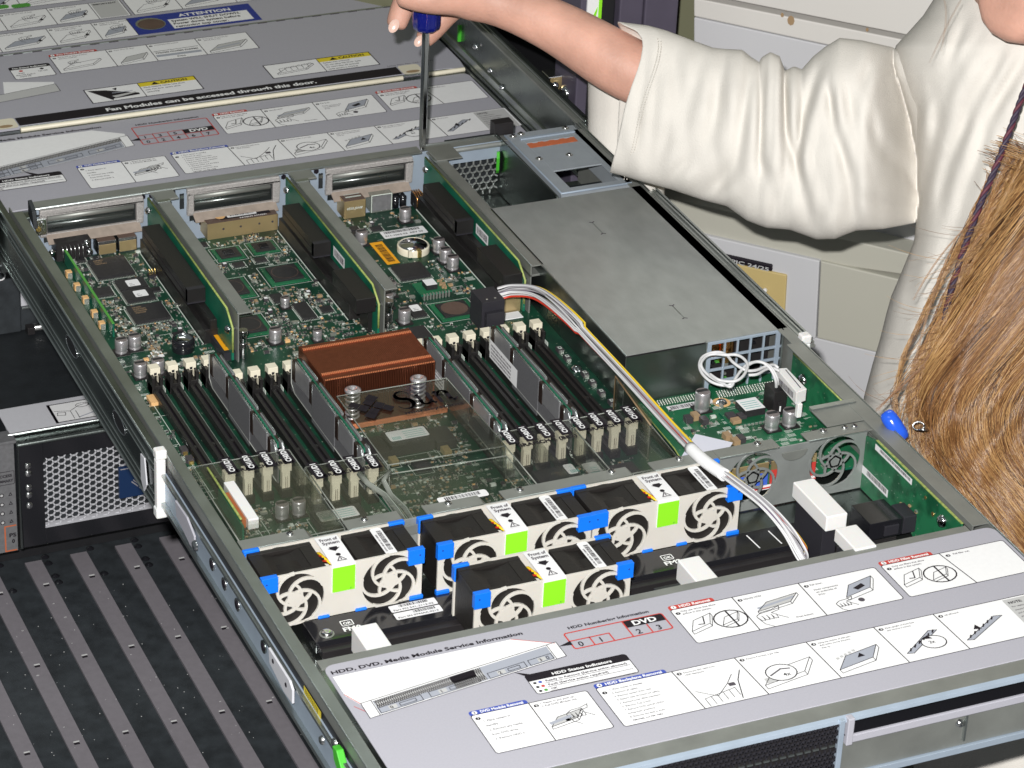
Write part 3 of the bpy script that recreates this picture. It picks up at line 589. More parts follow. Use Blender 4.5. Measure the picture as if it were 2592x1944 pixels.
b = MB(); b.box(376, 399, 56, 80, -34, -22, 'black_gloss'); b.box(399.6, 408.8, 56, 72, -34, -22, 'dark_conn'); b.box(386, 396, 54.5, 56, -32, -25, 'dark_conn'); build('end_connector', b, fb, 0.4)
# ================================================================== fan modules
def fan_module(label):
    t = thing('fan_module', label, 'fan module', group='fan modules across the server')
    fx = lambda y: fXZ(y)
    b = MB(); holed_plate(b, 0, -34, 98.4, 0, [(20.3, -18, 17.4), (78.4, -18, 17.4)], 'fan_white', fx(0), 0, 1.6)
    for cx in (20.3, 78.4): spiral_grille(b, (cx, -18), 17.8, 'fan_white', fx(-0.1), 0, 1.7, 1.75)
    build('front_plate', b, t, 0.12)
    b = MB(); holed_plate(b, 0, -34, 98.4, 0, [(20.3, -18, 17.4), (78.4, -18, 17.4)], 'fan_white', fx(30.6), 0, 1.6); build('back_plate', b, t)
    for cx in (20.3, 78.4):
        b = MB(); x0, x1 = cx-19.4, cx+19.4
        b.box(x0, x1, 1.8, 30.4, -33.6, -4.2, 'fan_black'); b.box(x0, x1, 1.8, 5.2, -4.2, -0.7, 'fan_black'); b.box(x0, x1, 27, 30.4, -4.2, -0.7, 'fan_black')
        b.box(x0, x0+8, 5.2, 27, -4.2, -1.1, 'fan_black'); b.box(x1-8, x1, 5.2, 27, -4.2, -1.1, 'fan_black')
        b.lathe((cx, 4.6, -18), [(17.2, -3.0), (17.0, 0), (16.5, 11.5)], 'fan_black', 32, 1)
        # scooped top between the corner posts
        n = 10; pr = [(cx-11.4+22.8*i/n, -1.4-2.2*sin(pi*i/n)) for i in range(n+1)] + [(cx+11.4, -4.4), (cx-11.4, -4.4)]
        b.prism(pr, 5.2, 27, 'fan_black', lambda u, v, h: (u, h, v))
        fo = build('fan', b, t, 0.35)
        b = MB(); b.cyl((cx, 3.6, -18), 7.6, 5, 'fan_black', ax=1, n=24); b.cyl((cx-2.0, 3.2, -16.6), 2.6, 0.5, 'brass', ax=1)
        for k in range(5):
            a0 = 2*pi*k/5+0.4; P = []
            for j in range(6):
                a = a0+0.19*j; P += [(cx+7*cos(a), 3.4+1.0*j, -18+7*sin(a)), (cx+16.6*cos(a+0.18), 3.0+1.1*j, -18+16.6*sin(a+0.18))]
            b.add(P, [(2*j, 2*j+1, 2*j+3, 2*j+2) for j in range(5)], 'blade', True)
        build('rotor', b, fo)
    b = MB(); n = 8; P = [(-0.9, -1.2), (-0.9, 0.0), (0.0, 0.7)] + [(4+26*i/n, 0.75-0.5*sin(pi*i/n)*(-0.6)) for i in range(n+1)]
    b.prism(P + [(u, v-0.5) for u, v in P[::-1]], 42.4, 56.2, 'white_paper', lambda u, v, h: (h, u, v)); b.box(42.4, 56.2, -1.1, -0.6, -17.6, -1.0, 'lime'); b.box(42.0, 56.6, -0.7, -0.3, -18.0, -0.6, 'white_paper')
    s = Sheet(b, (0, 0, 1.2), step=0.07); s.text('Front of', 44.0, 24.4, 2.9, 'ink_soft', 1, w=11, bold=True); s.text('System', 44.4, 20.6, 2.9, 'ink_soft', 1, w=10.4, bold=True)
    s.poly([(46.8, 17.6), (51.6, 17.6), (51.6, 16.2), (53, 16.2), (49.2, 12.8), (45.4, 16.2), (46.8, 16.2)], 'ink', 1); s.disc(49.4, 9.0, 1.5, 'ink', 1); s.line([(46.8, 2.6), (52.2, 2.6), (49.5, 7)], 0.5, 'ink_soft', 1, True); s.line([(49.5, 3.6), (49.5, 5.6)], 0.5, 'ink_soft', 1)
    s2 = Sheet(b, (0, -1.15, 0), (1, 0, 0), (0, 0, 1), 0.07); s2.text('01', 53, -16.8, 1.2, 'green_print', 1); build('direction_label', b, t)
    b = MB(); s = Sheet(b, (0, 0, -0.6), step=0.1); s.rrect(76.6, 0.5, 83.6, 30.4, 1.6, 'white_paper', 1); s.bars(79.6, 6, 82.4, 27, 'ink', 2, 5, True); s.bars(77.6, 5, 78.7, 24, 'ink_soft', 2, 9, True)
    b.box(77, 83, 1, 30, -1.2, -0.62, 'white_paper'); build('barcode_sticker', b, t)
    for (x0, x1, z0, z1, y0, y1) in ((-0.8, 9.2, -9.4, 0.8, -1.5, 2.2), (89.2, 99.2, -9.4, 0.8, -1.5, 2.2), (-0.8, 9.2, -2.2, 0.8, 29.8, 33), (89.2, 99.2, -2.2, 0.8, 29.8, 33), (-0.8, 7.6, -34.8, -31.4, -1.5, 2.2), (90.8, 99.2, -34.8, -31.4, -1.5, 2.2), (34, 41, -34.8, -32.4, -1.6, 0.6), (57, 64, -34.8, -32.4, -1.6, 0.6), (-0.9, 0.2, -9, 0.6, 28, 33)):
        b = MB(); b.box(x0, x1, y0, y1, z0, z1, 'blue_plastic')
        if z0 == -9.4: b.cyl((x0+(3 if x0 < 5 else 7), y0-0.1, -3.2), 0.6, 0.4, 'navy_print', ax=1, n=8)
        build('corner_pad', b, t, 0.7, 3)
    b = MB()
    for i, m in enumerate(('wire_yellow', 'wire_red', 'wire_black', 'wire_red')): b.tube([(40.6+i*0.5, 28-i*3, -8), (42+i*0.4, 20-i*3, -3.2), (44+i, 8, -3), (52, 6, -8)], 0.8, m, 6)
    build('fan_lead', b, t); return t
f0 = fan_module('left rear-row fan module against the left chassis wall, lime and white front-of-system tag')
f0.location = Vector((-2, 91.4, 0))*S
for (x, y, lb) in ((106.2, 91.2, 'rear-row fan module directly behind the one standing in front, middle of three in the row'), (205.8, 91.6, 'right rear-row fan module beside the white cable bundle'), (106.2, 36.6, 'fan module standing alone in the front row, half sunk behind the cover edge')):
    c = copy_tree(f0); c.location = Vector((x, y, 0))*S; c['label'] = lb
# ================================================================== small green side board, right wall
sb = thing('side_board', 'upright green circuit board on the right chassis wall with two white barcode strips', 'circuit board')
b = MB(); b.prism([(9, -20), (9, -0.6), (112, -0.6), (124, -4), (124, -42), (88, -42), (70, -34), (52, -42), (30, -42)], 409.2, 410.4, 'pcb_bright', lambda u, v, h: (h, u, v)); b.box(409.1, 410.6, 9, 112, -0.7, -0.2, 'pcb_edge'); build('board', b, sb)
b = MB(); s = Sheet(b, (409.1, 0, 0), (0, -1, 0), (0, 0, 1), 0.1)
for (y0, y1, z0, z1) in ((112, 66.5, -6.8, -2.6), (124, 91.5, -30.5, -25)): s.rect(-y0, z0, -y1, z1, 'white_paper', 1); s.bars(-y0+6, z0+1.6, -y1-2, z1-0.6, 'ink', 2, 4)
build('barcode_strip', b, sb)
b = MB()
for i in range(14): yy = rnd.uniform(55, 85); zz = rnd.uniform(-36, -18); b.box(408, 409.2, yy, yy+2, zz, zz+1.2, rnd.choice(('smd_tan', 'solder', 'rust_orange')))
b.lathe((409, 28.5, -10), [(0.2, -3.2), (3, -2.6), (4, -1), (4.2, 0)], 'chrome', 16, 0); b.cyl((408.9, 40, -12), 1.5, 0.3, 'gold', ax=0); b.cyl((408.9, 50, -6), 1.2, 0.3, 'gold', ax=0); build('board_parts', b, sb)
# ================================================================== MOTHERBOARD
mbd = thing('motherboard', 'dark green motherboard crowded with chips, capacitors and memory slots on the chassis floor', 'motherboard')
ZB = -37.0
b = MB(); b.box(15, 309, 141, 576, ZB-1.6, ZB, 'pcb_plain', top='pcb'); b.box(14.6, 15, 141, 576, ZB-1.5, ZB-0.1, 'pcb_edge'); build('board', b, mbd)
occ = []
def free(x, y, w_=2, h_=2):
    for (a, c, d, e) in occ:
        if x+w_ > a and x < c and y+h_ > d and y < e: return False
    return True
def chip(x0, x1, y0, y1, h=1.6, m='chip', pins=True, sub=None, die=None, lab=None, ring=False, txt=None, name='chip'):
    occ.append((x0-2, x1+2, y0-2, y1+2)); b = MB()
    if sub: b.box(x0, x1, y0, y1, ZB, ZB+0.7, sub); i = (x1-x0)*0.12; b.box(x0+i, x1-i, y0+i, y1-i, ZB+0.7, ZB+h, m)
    else: b.box(x0, x1, y0, y1, ZB+0.2, ZB+h, m)
    if pins:
        n = int((x1-x0)/1.1)
        for k in range(n): x = x0+0.6+k*1.1; b.box(x, x+0.4, y0-1.2, y0, ZB+0.05, ZB+0.5, 'solder'); b.box(x, x+0.4, y1, y1+1.2, ZB+0.05, ZB+0.5, 'solder')
        n = int((y1-y0)/1.1)
        for k in range(n): y = y0+0.6+k*1.1; b.box(x0-1.2, x0, y, y+0.4, ZB+0.05, ZB+0.5, 'solder'); b.box(x1, x1+1.2, y, y+0.4, ZB+0.05, ZB+0.5, 'solder')
    s = Sheet(b, (0, 0, ZB+h), step=0.06)
    if die: b.box(x0+(x1-x0)*0.32, x1-(x1-x0)*0.32, y0+(y1-y0)*0.32, y1-(y1-y0)*0.32, ZB+h, ZB+h+0.5, die)
    if ring: s.disc((x0+x1)/2, (y0+y1)/2, (x1-x0)*0.34, 'chip_brown', 1); s.disc((x0+x1)/2, (y0+y1)/2, (x1-x0)*0.325, ring if isinstance(ring, str) else m, 2)
    if lab: s.rrect(*lab, 1, 'white_paper', 2); s.text('371', lab[0]+1.5, lab[1]+3.2, 1.2, 'ink_soft', 3); s.text('8242', lab[0]+1.5, lab[1]+1.2, 1.2, 'ink_soft', 3)
    for k, t in enumerate(txt or ()): s.text(t, x0+3, y1-4-k*2.6, 1.5, 'smd_tan' if m == 'chip' else 'silk', 1)
    return build(name, b, mbd, 0.12)
chip(36.5, 62.5, 537.5, 565, 2.6, txt=('ASPEED', 'G0732', 'TAIWAN'))
chip(45.4, 65, 514.5, 529.5, 2.8, lab=(51.5, 517, 60.5, 526.5)); chip(45.4, 65, 498, 513, 2.8, lab=(51.8, 500.8, 61, 510)); chip(41.5, 66, 468, 491, 2.4, txt=('XILINX', 'SPARTAN', 'XC3S250E', 'VQG100'))
chip(27.5, 40, 513, 525, 1.6); chip(30, 36, 567, 574, 1.5); chip(42, 47, 566, 572, 1.4); chip(27.5, 35, 440, 451, 1.6, 'chip'); chip(66, 72, 508, 514, 1.4)
chip(124, 144, 537, 556, 1.6, 'chip', False, 'pcb_bright', 'black_gloss'); chip(151, 170, 539, 557, 1.6, 'chip', False, 'pcb_bright', 'black_gloss')
chip(146.8, 175, 490.5, 518.5, 2.2, 'chip', False, 'pcb_bright', ring=True); chip(103, 131.8, 481, 510, 2.2, 'chip', False, 'pcb_bright', ring=True); chip(98, 125, 427, 455, 2.2, 'chip', False, 'pcb_bright', ring=True)
chip(234.5, 256.5, 468, 489, 2.4); chip(239, 267, 404, 430, 2.0, 'chip', False, 'pcb_bright', ring='chip_brown')
chip(150, 160, 437, 460, 1.6); chip(166, 174, 442, 450, 1.6); chip(140, 148, 466, 478, 1.4); chip(160, 168, 380, 388, 1.5); chip(175, 183, 388, 396, 1.5); chip(222, 232, 415, 432, 2.2, lab=(224, 421, 231, 430)); chip(212, 224, 384, 402, 1.8, 'chip', True); chip(243, 251, 546, 552, 1.6); chip(229, 235, 551, 557, 1.6); chip(225, 231, 543, 549, 1.6)
chip(131, 139, 525, 531, 1.5); chip(148, 156, 527, 533, 1.5); chip(104, 112, 560, 567, 1.6); chip(118, 124, 562, 568, 1.6); chip(60, 68, 440, 448, 1.5, lab=None); chip(134, 144, 378, 384, 1.6)
# board under the clear duct
chip(212, 239.6, 176, 194, 7, 'chip', False); chip(124, 139.6, 247, 268, 6, 'chip', False); chip(140, 169.6, 249, 268, 8, 'chip', False); chip(170.4, 184, 247, 266, 6, 'chip', False); chip(66, 98, 178, 197, 6, 'chip', False)
chip(148, 158, 225, 236, 4, 'chip', False); chip(124, 130, 236, 244, 3, 'smd_tan', False); chip(136, 141, 238, 245, 4, 'brass', False); chip(172, 177, 238, 246, 4, 'brass', False); chip(262, 280, 176, 190, 3, 'chip', False)
def cap(x, y, r=4.3, h=10.2, parent=mbd, zb=None):
    zb = ZB if zb is None else zb
    if parent is mbd: occ.append((x-r-1, x+r+1, y-r-1, y+r+1))
    b = MB(); b.box(x-r-0.5, x+r+0.5, y-r-0.5, y+r+0.5, zb, zb+1.3, 'black_plastic'); b.lathe((x, y, zb+1.3), [(r*0.96, 0), (r*0.96, 1.0), (r*0.90, 1.5), (r*0.96, 2.1), (r, 2.6), (r, h-1.6), (r*0.95, h-1.2), (r*0.86, h-1.0)], 'alu_can', 28)
    b.cyl((x, y, zb+0.8+h-0.7), r*0.9, 0.3, 'alu_can', top='alu_top', n=28); s = Sheet(b, (x, y, zb+h+0.42), step=0.05); s.rect(-r*0.8, -r*0.1, r*0.8, r*0.5, 'chip', 1); return build('capacitor', b, parent)
for p in ((20.5, 434), (30.5, 436.5), (22.6, 399.5), (35, 400), (271.7, 555), (228.6, 531), (276.2, 502), (274.9, 486.4), (275.4, 474), (219.3, 451.6), (211, 436.4), (214, 412), (121.7, 414.6), (51, 205), (62, 205.4), (266, 160), (280, 160)): cap(*p)
for p in ((149.4, 408), (144.8, 459)): cap(*p, r=3.2, h=7.5)
occ += [(248, 284, 530, 547), (232, 246, 492, 532), (245, 274, 496, 524), (80, 98, 402, 438), (112, 194, 298, 354), (50, 70, 415, 435)]
# coin cell in its holder
b = MB(); x, y = 260, 510
b.lathe((x, y, ZB), [(11.6, 0), (11.6, 4.5), (10.6, 5.2), (10.3, 3.0)], 'ivory', 36); bo = build('battery_holder', b, mbd, 0.1)
b = MB(); b.lathe((x, y, ZB+2.2), [(10.1, 0), (10.1, 2.6), (9.6, 3.1), (0.1, 3.2)], 'chrome', 36); b.box(x-1.4, x+1.4, y-12.6, y-8.5, ZB+0.4, ZB+5.6, 'gold'); b.box(x-8, x-5, y-11.8, y-9.5, ZB+1, ZB+5.9, 'ivory'); build('coin_cell', b, bo)
b = MB(); s = Sheet(b, (0, 0, ZB+0.15), step=0.1); s.rrect(247.4, 532.6, 281, 544, 1, 'white_paper', 1); s.bars(250, 539.6, 277, 543, 'ink', 2, 4); s.text('511-1063-03  REV 50', 249, 535.2, 2.2, 'ink', 2, w=29); build('barcode_sticker', b, mbd)
b = MB(); s = Sheet(b, (0, 0, ZB+0.15), step=0.1); s.rect(234.3, 494.8, 244.1, 530.2, 'orange_paper', 1); s.bars(236.6, 498.5, 242, 526, 'ink', 2, 6, True); build('orange_sticker', b, mbd)
b = MB(); b.box(80.6, 95, 401, 437, ZB, -31, 'dark_conn'); s = Sheet(b, (0, 0, -30.95), step=0.1); s.rect(82.4, 404.5, 92, 436, 'orange_paper', 1); s.bars(85, 409, 90, 431, 'ink', 2, 7, True); build('orange_sticker', b, mbd)
b = MB(); b.lathe((60.5, 425, ZB), [(7.4, 0), (7.8, 2), (7.8, 7.5), (7.2, 9), (6.3, 9.2), (6.0, 7.6)], 'black_gloss', 32); b.lathe((60.5, 425, ZB+6.8), [(6.1, 2.4), (5.6, 1.4), (4.2, 0.6), (0.1, 0.4)], 'chrome', 32); build('buzzer', b, mbd)
for (x, y, h, r) in ((94.6, 402, 21, 2.9), (201, 409, 21, 2.9), (203.5, 424, 14, 3.6)):
    b = MB(); b.cyl((x, y, ZB), r, h*0.55, 'steel'); b.cyl((x, y, ZB+h*0.55), r*0.8, h*0.3, 'chrome'); b.cyl((x, y, ZB+h*0.85), r*1.1, h*0.15, 'steel'); build('standoff', b, mbd, 0.2)
b = MB(); s = Sheet(b, (0, 0, ZB+0.1)); s.rrect(46, 421, 41.5-6, 429, -1, 'white_paper', 1) if False else s.rect(38.5, 420, 46, 428.5, 'white_paper', 1); s.text('B3', 40.5, 423, 1.6, 'ink_soft', 2)
for (x, y) in ((65, 449), (134, 471), (228, 540), (131, 454), (146, 396), (155, 393), (245, 556), (165, 471), (252, 442), (124, 529)): b.box(x, x+3.2, y, y+3.2, ZB, ZB+2.2, 'smd_dark'); b.box(x+0.4, x+2.8, y+0.4, y+2.8, ZB+2.2, ZB+2.3, 'white_paper')
build('small_labels', b, mbd)
# daughter board with white-topped chip
b = MB(); b.box(237, 260, 438, 456, ZB+3, ZB+4.2, 'pcb_plain', top='pcb_bright'); b.box(243, 251, 443, 452, ZB+4.2, ZB+8, 'chip', top='white_paper')
for i in range(9): b.box(238.5+i*2.3, 239.6+i*2.3, 437, 438.6, ZB, ZB+4.6, 'solder'); b.box(253+rnd.random()*4, 255.5+rnd.random()*4, 441+i*1.4, 442+i*1.4, ZB+4.2, ZB+5.6, 'smd_tan')
build('daughter_board', b, mbd); occ.append((235, 262, 436, 458))
# rear connectors
b = MB(); b.box(17, 42, 574, 587, -38, -23, 'black_plastic'); 
for i in range(6): b.tube([(21+i*2.9, 574, -25.5), (21+i*2.9, 571.6, -27), (21+i*2.9, 571.2, -37)], 0.42, 'steel', 6)
for (x, z) in ((13.5, -29), (38.5, -25.5)): b.lathe((x, 573.5, z), [(0.2, -2.6), (1.8, -2.2), (2.5, -0.6), (2.6, 0)], 'chrome', 16, 1)
b.lathe((40, 572, -32), [(0.2, -2), (1.8, -1.6), (2.5, -0.4), (2.6, 0)], 'chrome', 14, 1); build('serial_connector', b, mbd)
for (x0, x1, y0, z1, m) in ((47, 60, 573, -26, 'brass'), (62, 75, 573, -25.5, 'brass')):
    b = MB(); b.box(x0, x1, y0, 587, ZB, z1, 'steel', top='chip_brown'); b.box(x0+0.3, x1-0.3, y0-0.4, y0, ZB+1, z1-2.5, m); build('usb_connector', b, mbd, 0.3)
b = MB(); b.box(127, 180, 572, 588, ZB, -24.5, 'brass', top='chip_brown'); s = Sheet(b, (0, 0, -24.4), step=0.1); s.rect(138, 575.5, 176, 584, 'ink', 1); s.rect(144, 577, 166, 583.5, 'white_paper', 2); s.bars(146, 578.4, 164, 582.6, 'ink', 3, 8); s.disc(139, 580, 3.6, 'smd_orange', 3); s.disc(172, 582, 2.2, 'light_grey', 3); s.text('PATENT 5774341', 152, 573.3, 1.7, 'white_print', 3, w=20)
for x in (139, 152, 166, 176): b.cyl((x, 571.9, -30), 0.9, 0.3, 'smd_dark', ax=1, n=8)
build('network_connector', b, mbd, 0.3)
b = MB(); b.box(231, 247.5, 572, 587, ZB, -23, 'brass', top='chip_brown'); s = Sheet(b, (0, 571.9, 0), (1, 0, 0), (0, 0, 1)); s.text('0550-J0AM', 233, -30, 1.9, 'silk', 1, w=12); s = Sheet(b, (0, 0, -22.9)); s.rect(234, 577, 246, 579, 'silk', 1); s.rect(234, 581.5, 246, 583, 'silk', 1); build('video_connector', b, mbd, 0.3)
b = MB(); b.box(253, 269.5, 575, 587, ZB, -23.2, 'clear_edge'); b.box(254, 268.5, 574.8, 575, ZB+1, -24, 'ear_grey'); b.tube([(253.4, 575, -36.5), (253.4, 575, -23.2), (269, 575, -23.2), (269, 575, -36.5)], 0.5, 'silk', 5); build('network_jack', b, mbd, 0.2)
for x in (273.5, 279.5): b = MB(); b.lathe((x, 579, -30), [(0.1, -2), (2.2, -1.6), (2.5, 0), (2.5, 8)], 'black_gloss', 20, 1); b.cyl((x, 579, ZB), 2.5, 8, 'black_gloss'); build('inductor', b, mbd)
b = MB(); b.box(286, 293, 570, 580, ZB, -27, 'black_plastic')
for i in range(4): b.tube([(286.5+i*1.8, 580, -26), (286.5+i*1.8, 574, -25.6), (287+i*1.8, 569.4, -28), (287+i*1.8, 569.2, -36)], 0.55, 'copper_wire', 6)
build('coil', b, mbd)
b = MB(); b.box(268, 272, 408, 418, ZB, ZB+9, 'brass'); b.box(276, 296, 402, 411, ZB, -24, 'brass'); s = Sheet(b, (0, 401.9, 0), (1, 0, 0), (0, 0, 1)); b.box(277, 294, 392, 401, ZB+0.2, ZB+0.9, 'white_paper'); build('shield_cans', b, mbd, 0.2); occ.append((264, 298, 390, 424))
b = MB()
for i in range(3):
    for j in range(2): b.tube([(71+i*1.9, 530+j*2, ZB), (71+i*1.9, 530+j*2, ZB+6.5)], 0.22, 'gold', 4)
b.box(70, 76, 529, 534, ZB, ZB+2, 'dark_conn'); build('pin_header', b, mbd)
# upright green strip card along the left wall
b = MB(); b.prism([(457, ZB), (457, -27), (570, -27), (570, ZB)], 21.6, 22.9, 'pcb_plain', lambda u, v, h: (h, u, v)); b.box(21.4, 23.1, 457, 570, -27.1, -26.6, 'green_print')
for y in (470, 487, 508, 528, 548): b.box(16.5, 20.5, y, y+4, ZB, ZB+4.5, 'smd_orange'); b.box(17, 20.2, y-1.2, y, ZB, ZB+4, 'solder'); b.box(17, 19, y+7, y+9, ZB, ZB+1.5, 'solder')
build('edge_card', b, mbd); occ.append((15, 25, 455, 572))
Q = []
def nq():
    global b
    b = MB(); Q.append(b)
nq(); b.box(17.6, 22.6, 360, 371, ZB, ZB+2.5, 'smd_orange')
nq(); b.box(16.8, 18.6, 315, 316, ZB, ZB+7, 'steel')
for (x, y) in ((17, 296), (17, 284)): nq(); b.box(x, x+4.4, y, y+6, ZB, ZB+3, 'smd_dark'); b.box(x+0.8, x+3.6, y-1.4, y, ZB, ZB+2, 'gold')
for (x, y) in ((296, 338), (296, 326), (298, 302), (298, 290), (298, 276), (299, 262)): nq(); b.box(x, x+4, y, y+5, ZB, ZB+2.8, 'smd_dark', top='smd_dark'); b.box(x+0.6, x+3.4, y-1.6, y, ZB, ZB+2, 'solder'); b.box(x+0.8, x+3.2, y+1.2, y+4, ZB+2.8, ZB+2.9, 'silk'); b.box(x+1.3, x+2.7, y+1.9, y+3.3, ZB+2.9, ZB+3.0, 'smd_dark')
each('diode', Q, mbd)
b = MB(); b.lathe((298.6, 314.5, ZB), [(4, 0), (4, 0.6), (3.2, 0.9), (2.6, 2.2), (0.2, 2.6)], 'chrome', 20); build('mounting_screw', b, mbd)
# ---- memory slots
banks = [((25.6, 37.7, 49.9, 62.0), 234.0), ((73.6, 85.7, 97.8, 109.8), 210.0), ((200.8, 212.9, 224.9, 237.1), 209.0), ((249.5, 261.6, 273.7, 285.8), 209.0)]
FULL = {(0, 3), (1, 3), (2, 0), (3, 0)}
def slot(x, y0, full):
    occ.append((x-5, x+5, y0-8, y0+156))
    b = MB(); b.box(x-3.3, x-0.9, y0-2, y0+138, ZB, ZB+5.6, 'slot_black'); b.box(x+0.9, x+3.3, y0-2, y0+138, ZB, ZB+5.6, 'slot_black'); b.box(x-0.9, x+0.9, y0-2, y0+138, ZB, ZB+3.6, 'ink'); b.box(x-0.9, x+0.9, y0+60, y0+62.2, ZB+3.6, ZB+5.4, 'slot_black')
    b.box(x-3.6, x-1.6, y0+137, y0+147, ZB, ZB+14, 'slot_black'); b.box(x+1.6, x+3.6, y0+137, y0+147, ZB, ZB+14, 'slot_black'); b.box(x-3.6, x+3.6, y0+137, y0+150, ZB, ZB+7.5, 'slot_black')
    b.box(x-3.6, x+3.6, y0-8, y0-1, ZB, ZB+6, 'slot_black'); b.box(x+3.3, x+3.7, y0+132, y0+137, ZB+3, ZB+8, 'silk')
    so = build('memory_slot', b, mbd, 0.25)
    d = 4.5 if full else 0
    b = MB(); yy = y0+142+d*0; b.box(x-3.4, x+3.4, yy, yy+6.6, ZB+12.6, ZB+18.2, 'ivory'); b.box(x-3.4, x-1.4, yy-1, yy+2.2, ZB+8, ZB+13, 'ivory'); b.box(x+1.4, x+3.4, yy-1, yy+2.2, ZB+8, ZB+13, 'ivory'); b.box(x-1.0, x+1.0, yy-0.1, yy+0.3, ZB+13.0, ZB+15, 'chip'); build('latch', b, so, 0.35)
    b = MB(); yy = y0-4; b.box(x-2.5, x+2.5, yy-2, yy+2, ZB+3, ZB+24.5, 'ivory'); b.box(x-3.3, x+3.3, yy-2.6, yy+3.4, ZB+18, ZB+24, 'ivory'); b.box(x-0.5, x-0.1, yy-2.15, yy-2, ZB+6, ZB+14, 'chip_brown'); b.box(x+0.8, x+1.1, yy-2.15, yy-2, ZB+6, ZB+14, 'chip_brown'); build('latch', b, so, 0.3)
for bi, (xs_, y0) in enumerate(banks):
    for si, x in enumerate(xs_): slot(x, y0, (bi, si) in FULL)
# ---- surface-mount scatter and silkscreen
b = MB(); z = ZB
def smd(x, y, big=False):
    a = rnd.random(); L_, W_ = (1.7, 0.95) if not big else (3.4, 2.2)
    if rnd.random() < 0.5: L_, W_ = W_, L_
    col = rnd.choices(('smd_tan', 'smd_dark', 'solder', 'smd_orange', 'silk'), (18, 34, 32, 3, 13))[0]; h = 0.7 if not big else 1.6
    b.box(x, x+L_, y, y+W_, z, z+h, col)
    if L_ > W_: b.box(x-0.35, x, y, y+W_, z, z+h*0.9, 'solder'); b.box(x+L_, x+L_+0.35, y, y+W_, z, z+h*0.9, 'solder')
    else: b.box(x, x+L_, y-0.35, y, z, z+h*0.9, 'solder'); b.box(x, x+L_, y+W_, y+W_+0.35, z, z+h*0.9, 'solder')
zones = [(24, 78, 452, 572, 260), (24, 80, 402, 452, 120), (104, 182, 520, 572, 150), (100, 182, 400, 520, 330), (182, 210, 395, 440, 60), (206, 286, 384, 572, 250), (118, 196, 356, 400, 170), (20, 112, 145, 232, 200), (118, 196, 145, 300, 260), (196, 290, 145, 205, 150), (24, 66, 386, 402, 30), (14, 21, 240, 440, 20)]
for (x0, x1, y0, y1, n) in zones:
    for _ in range(int(n*1.5)):
        if rnd.random() < 0.5:                                 # rows of identical parts, as on a real board
            x, y = rnd.uniform(x0, x1-8), rnd.uniform(y0, y1-8); dx, dy = rnd.choice(((2.6, 0), (0, 2.1)))
            st = rnd.getstate()
            for k in range(rnd.randint(2, 5)):
                if x+dx*k < x1 and y+dy*k < y1 and free(x+dx*k, y+dy*k): smd(x+dx*k, y+dy*k)
        else:
            x, y = rnd.uniform(x0, x1-3), rnd.uniform(y0, y1-3)
            if free(x, y, 3.4, 3.4): smd(x, y, rnd.random() < 0.12)
tag(build('surface_components', b, mbd), kind='stuff')
b = MB(); s = Sheet(b, (0, 0, ZB+0.05), step=0.02)
for x in (19.5, 79, 31.6, 43.8, 56, 181.5, 288.5): s.line([(x, 240 if x < 60 and x != 79 else 440), (x, 372 if x < 60 else 568)], 0.35, 'silk', 1)
for (a, c, d, e) in occ[:44]: s.line([(a+0.6, d+0.6), (c-0.6, d+0.6), (c-0.6, e-0.6), (a+0.6, e-0.6)], 0.28, 'silk', 1, True)
for _ in range(700):
    zx = rnd.choice(zones); x, y = rnd.uniform(zx[0], zx[1]-6), rnd.uniform(zx[2], zx[3]-3)
    if free(x, y, 5, 2):
        k = rnd.random()
        if k < 0.5: s.text(rnd.choice(('C%d', 'R%d', 'U%d', 'Q%d', 'L%d')) % rnd.randint(10, 990), x, y, 1.2, 'silk', 1, rot=rnd.choice((0, 90)))
        elif k < 0.8: s.line([(x, y), (x+rnd.uniform(3, 9), y)], 0.25, 'silk', 1)
        else:
            for j in range(rnd.randint(4, 8)): s.line([(x+j*0.9, y), (x+j*0.9, y+2.4)], 0.4, 'silk', 1)
for (x0, y0) in ((33, 150), (38, 160), (123, 160), (200, 170), (262, 180)): s.line([(x0, y0), (x0, y0+60)], 0.3, 'silk', 1)
build('silkscreen', b, mbd)
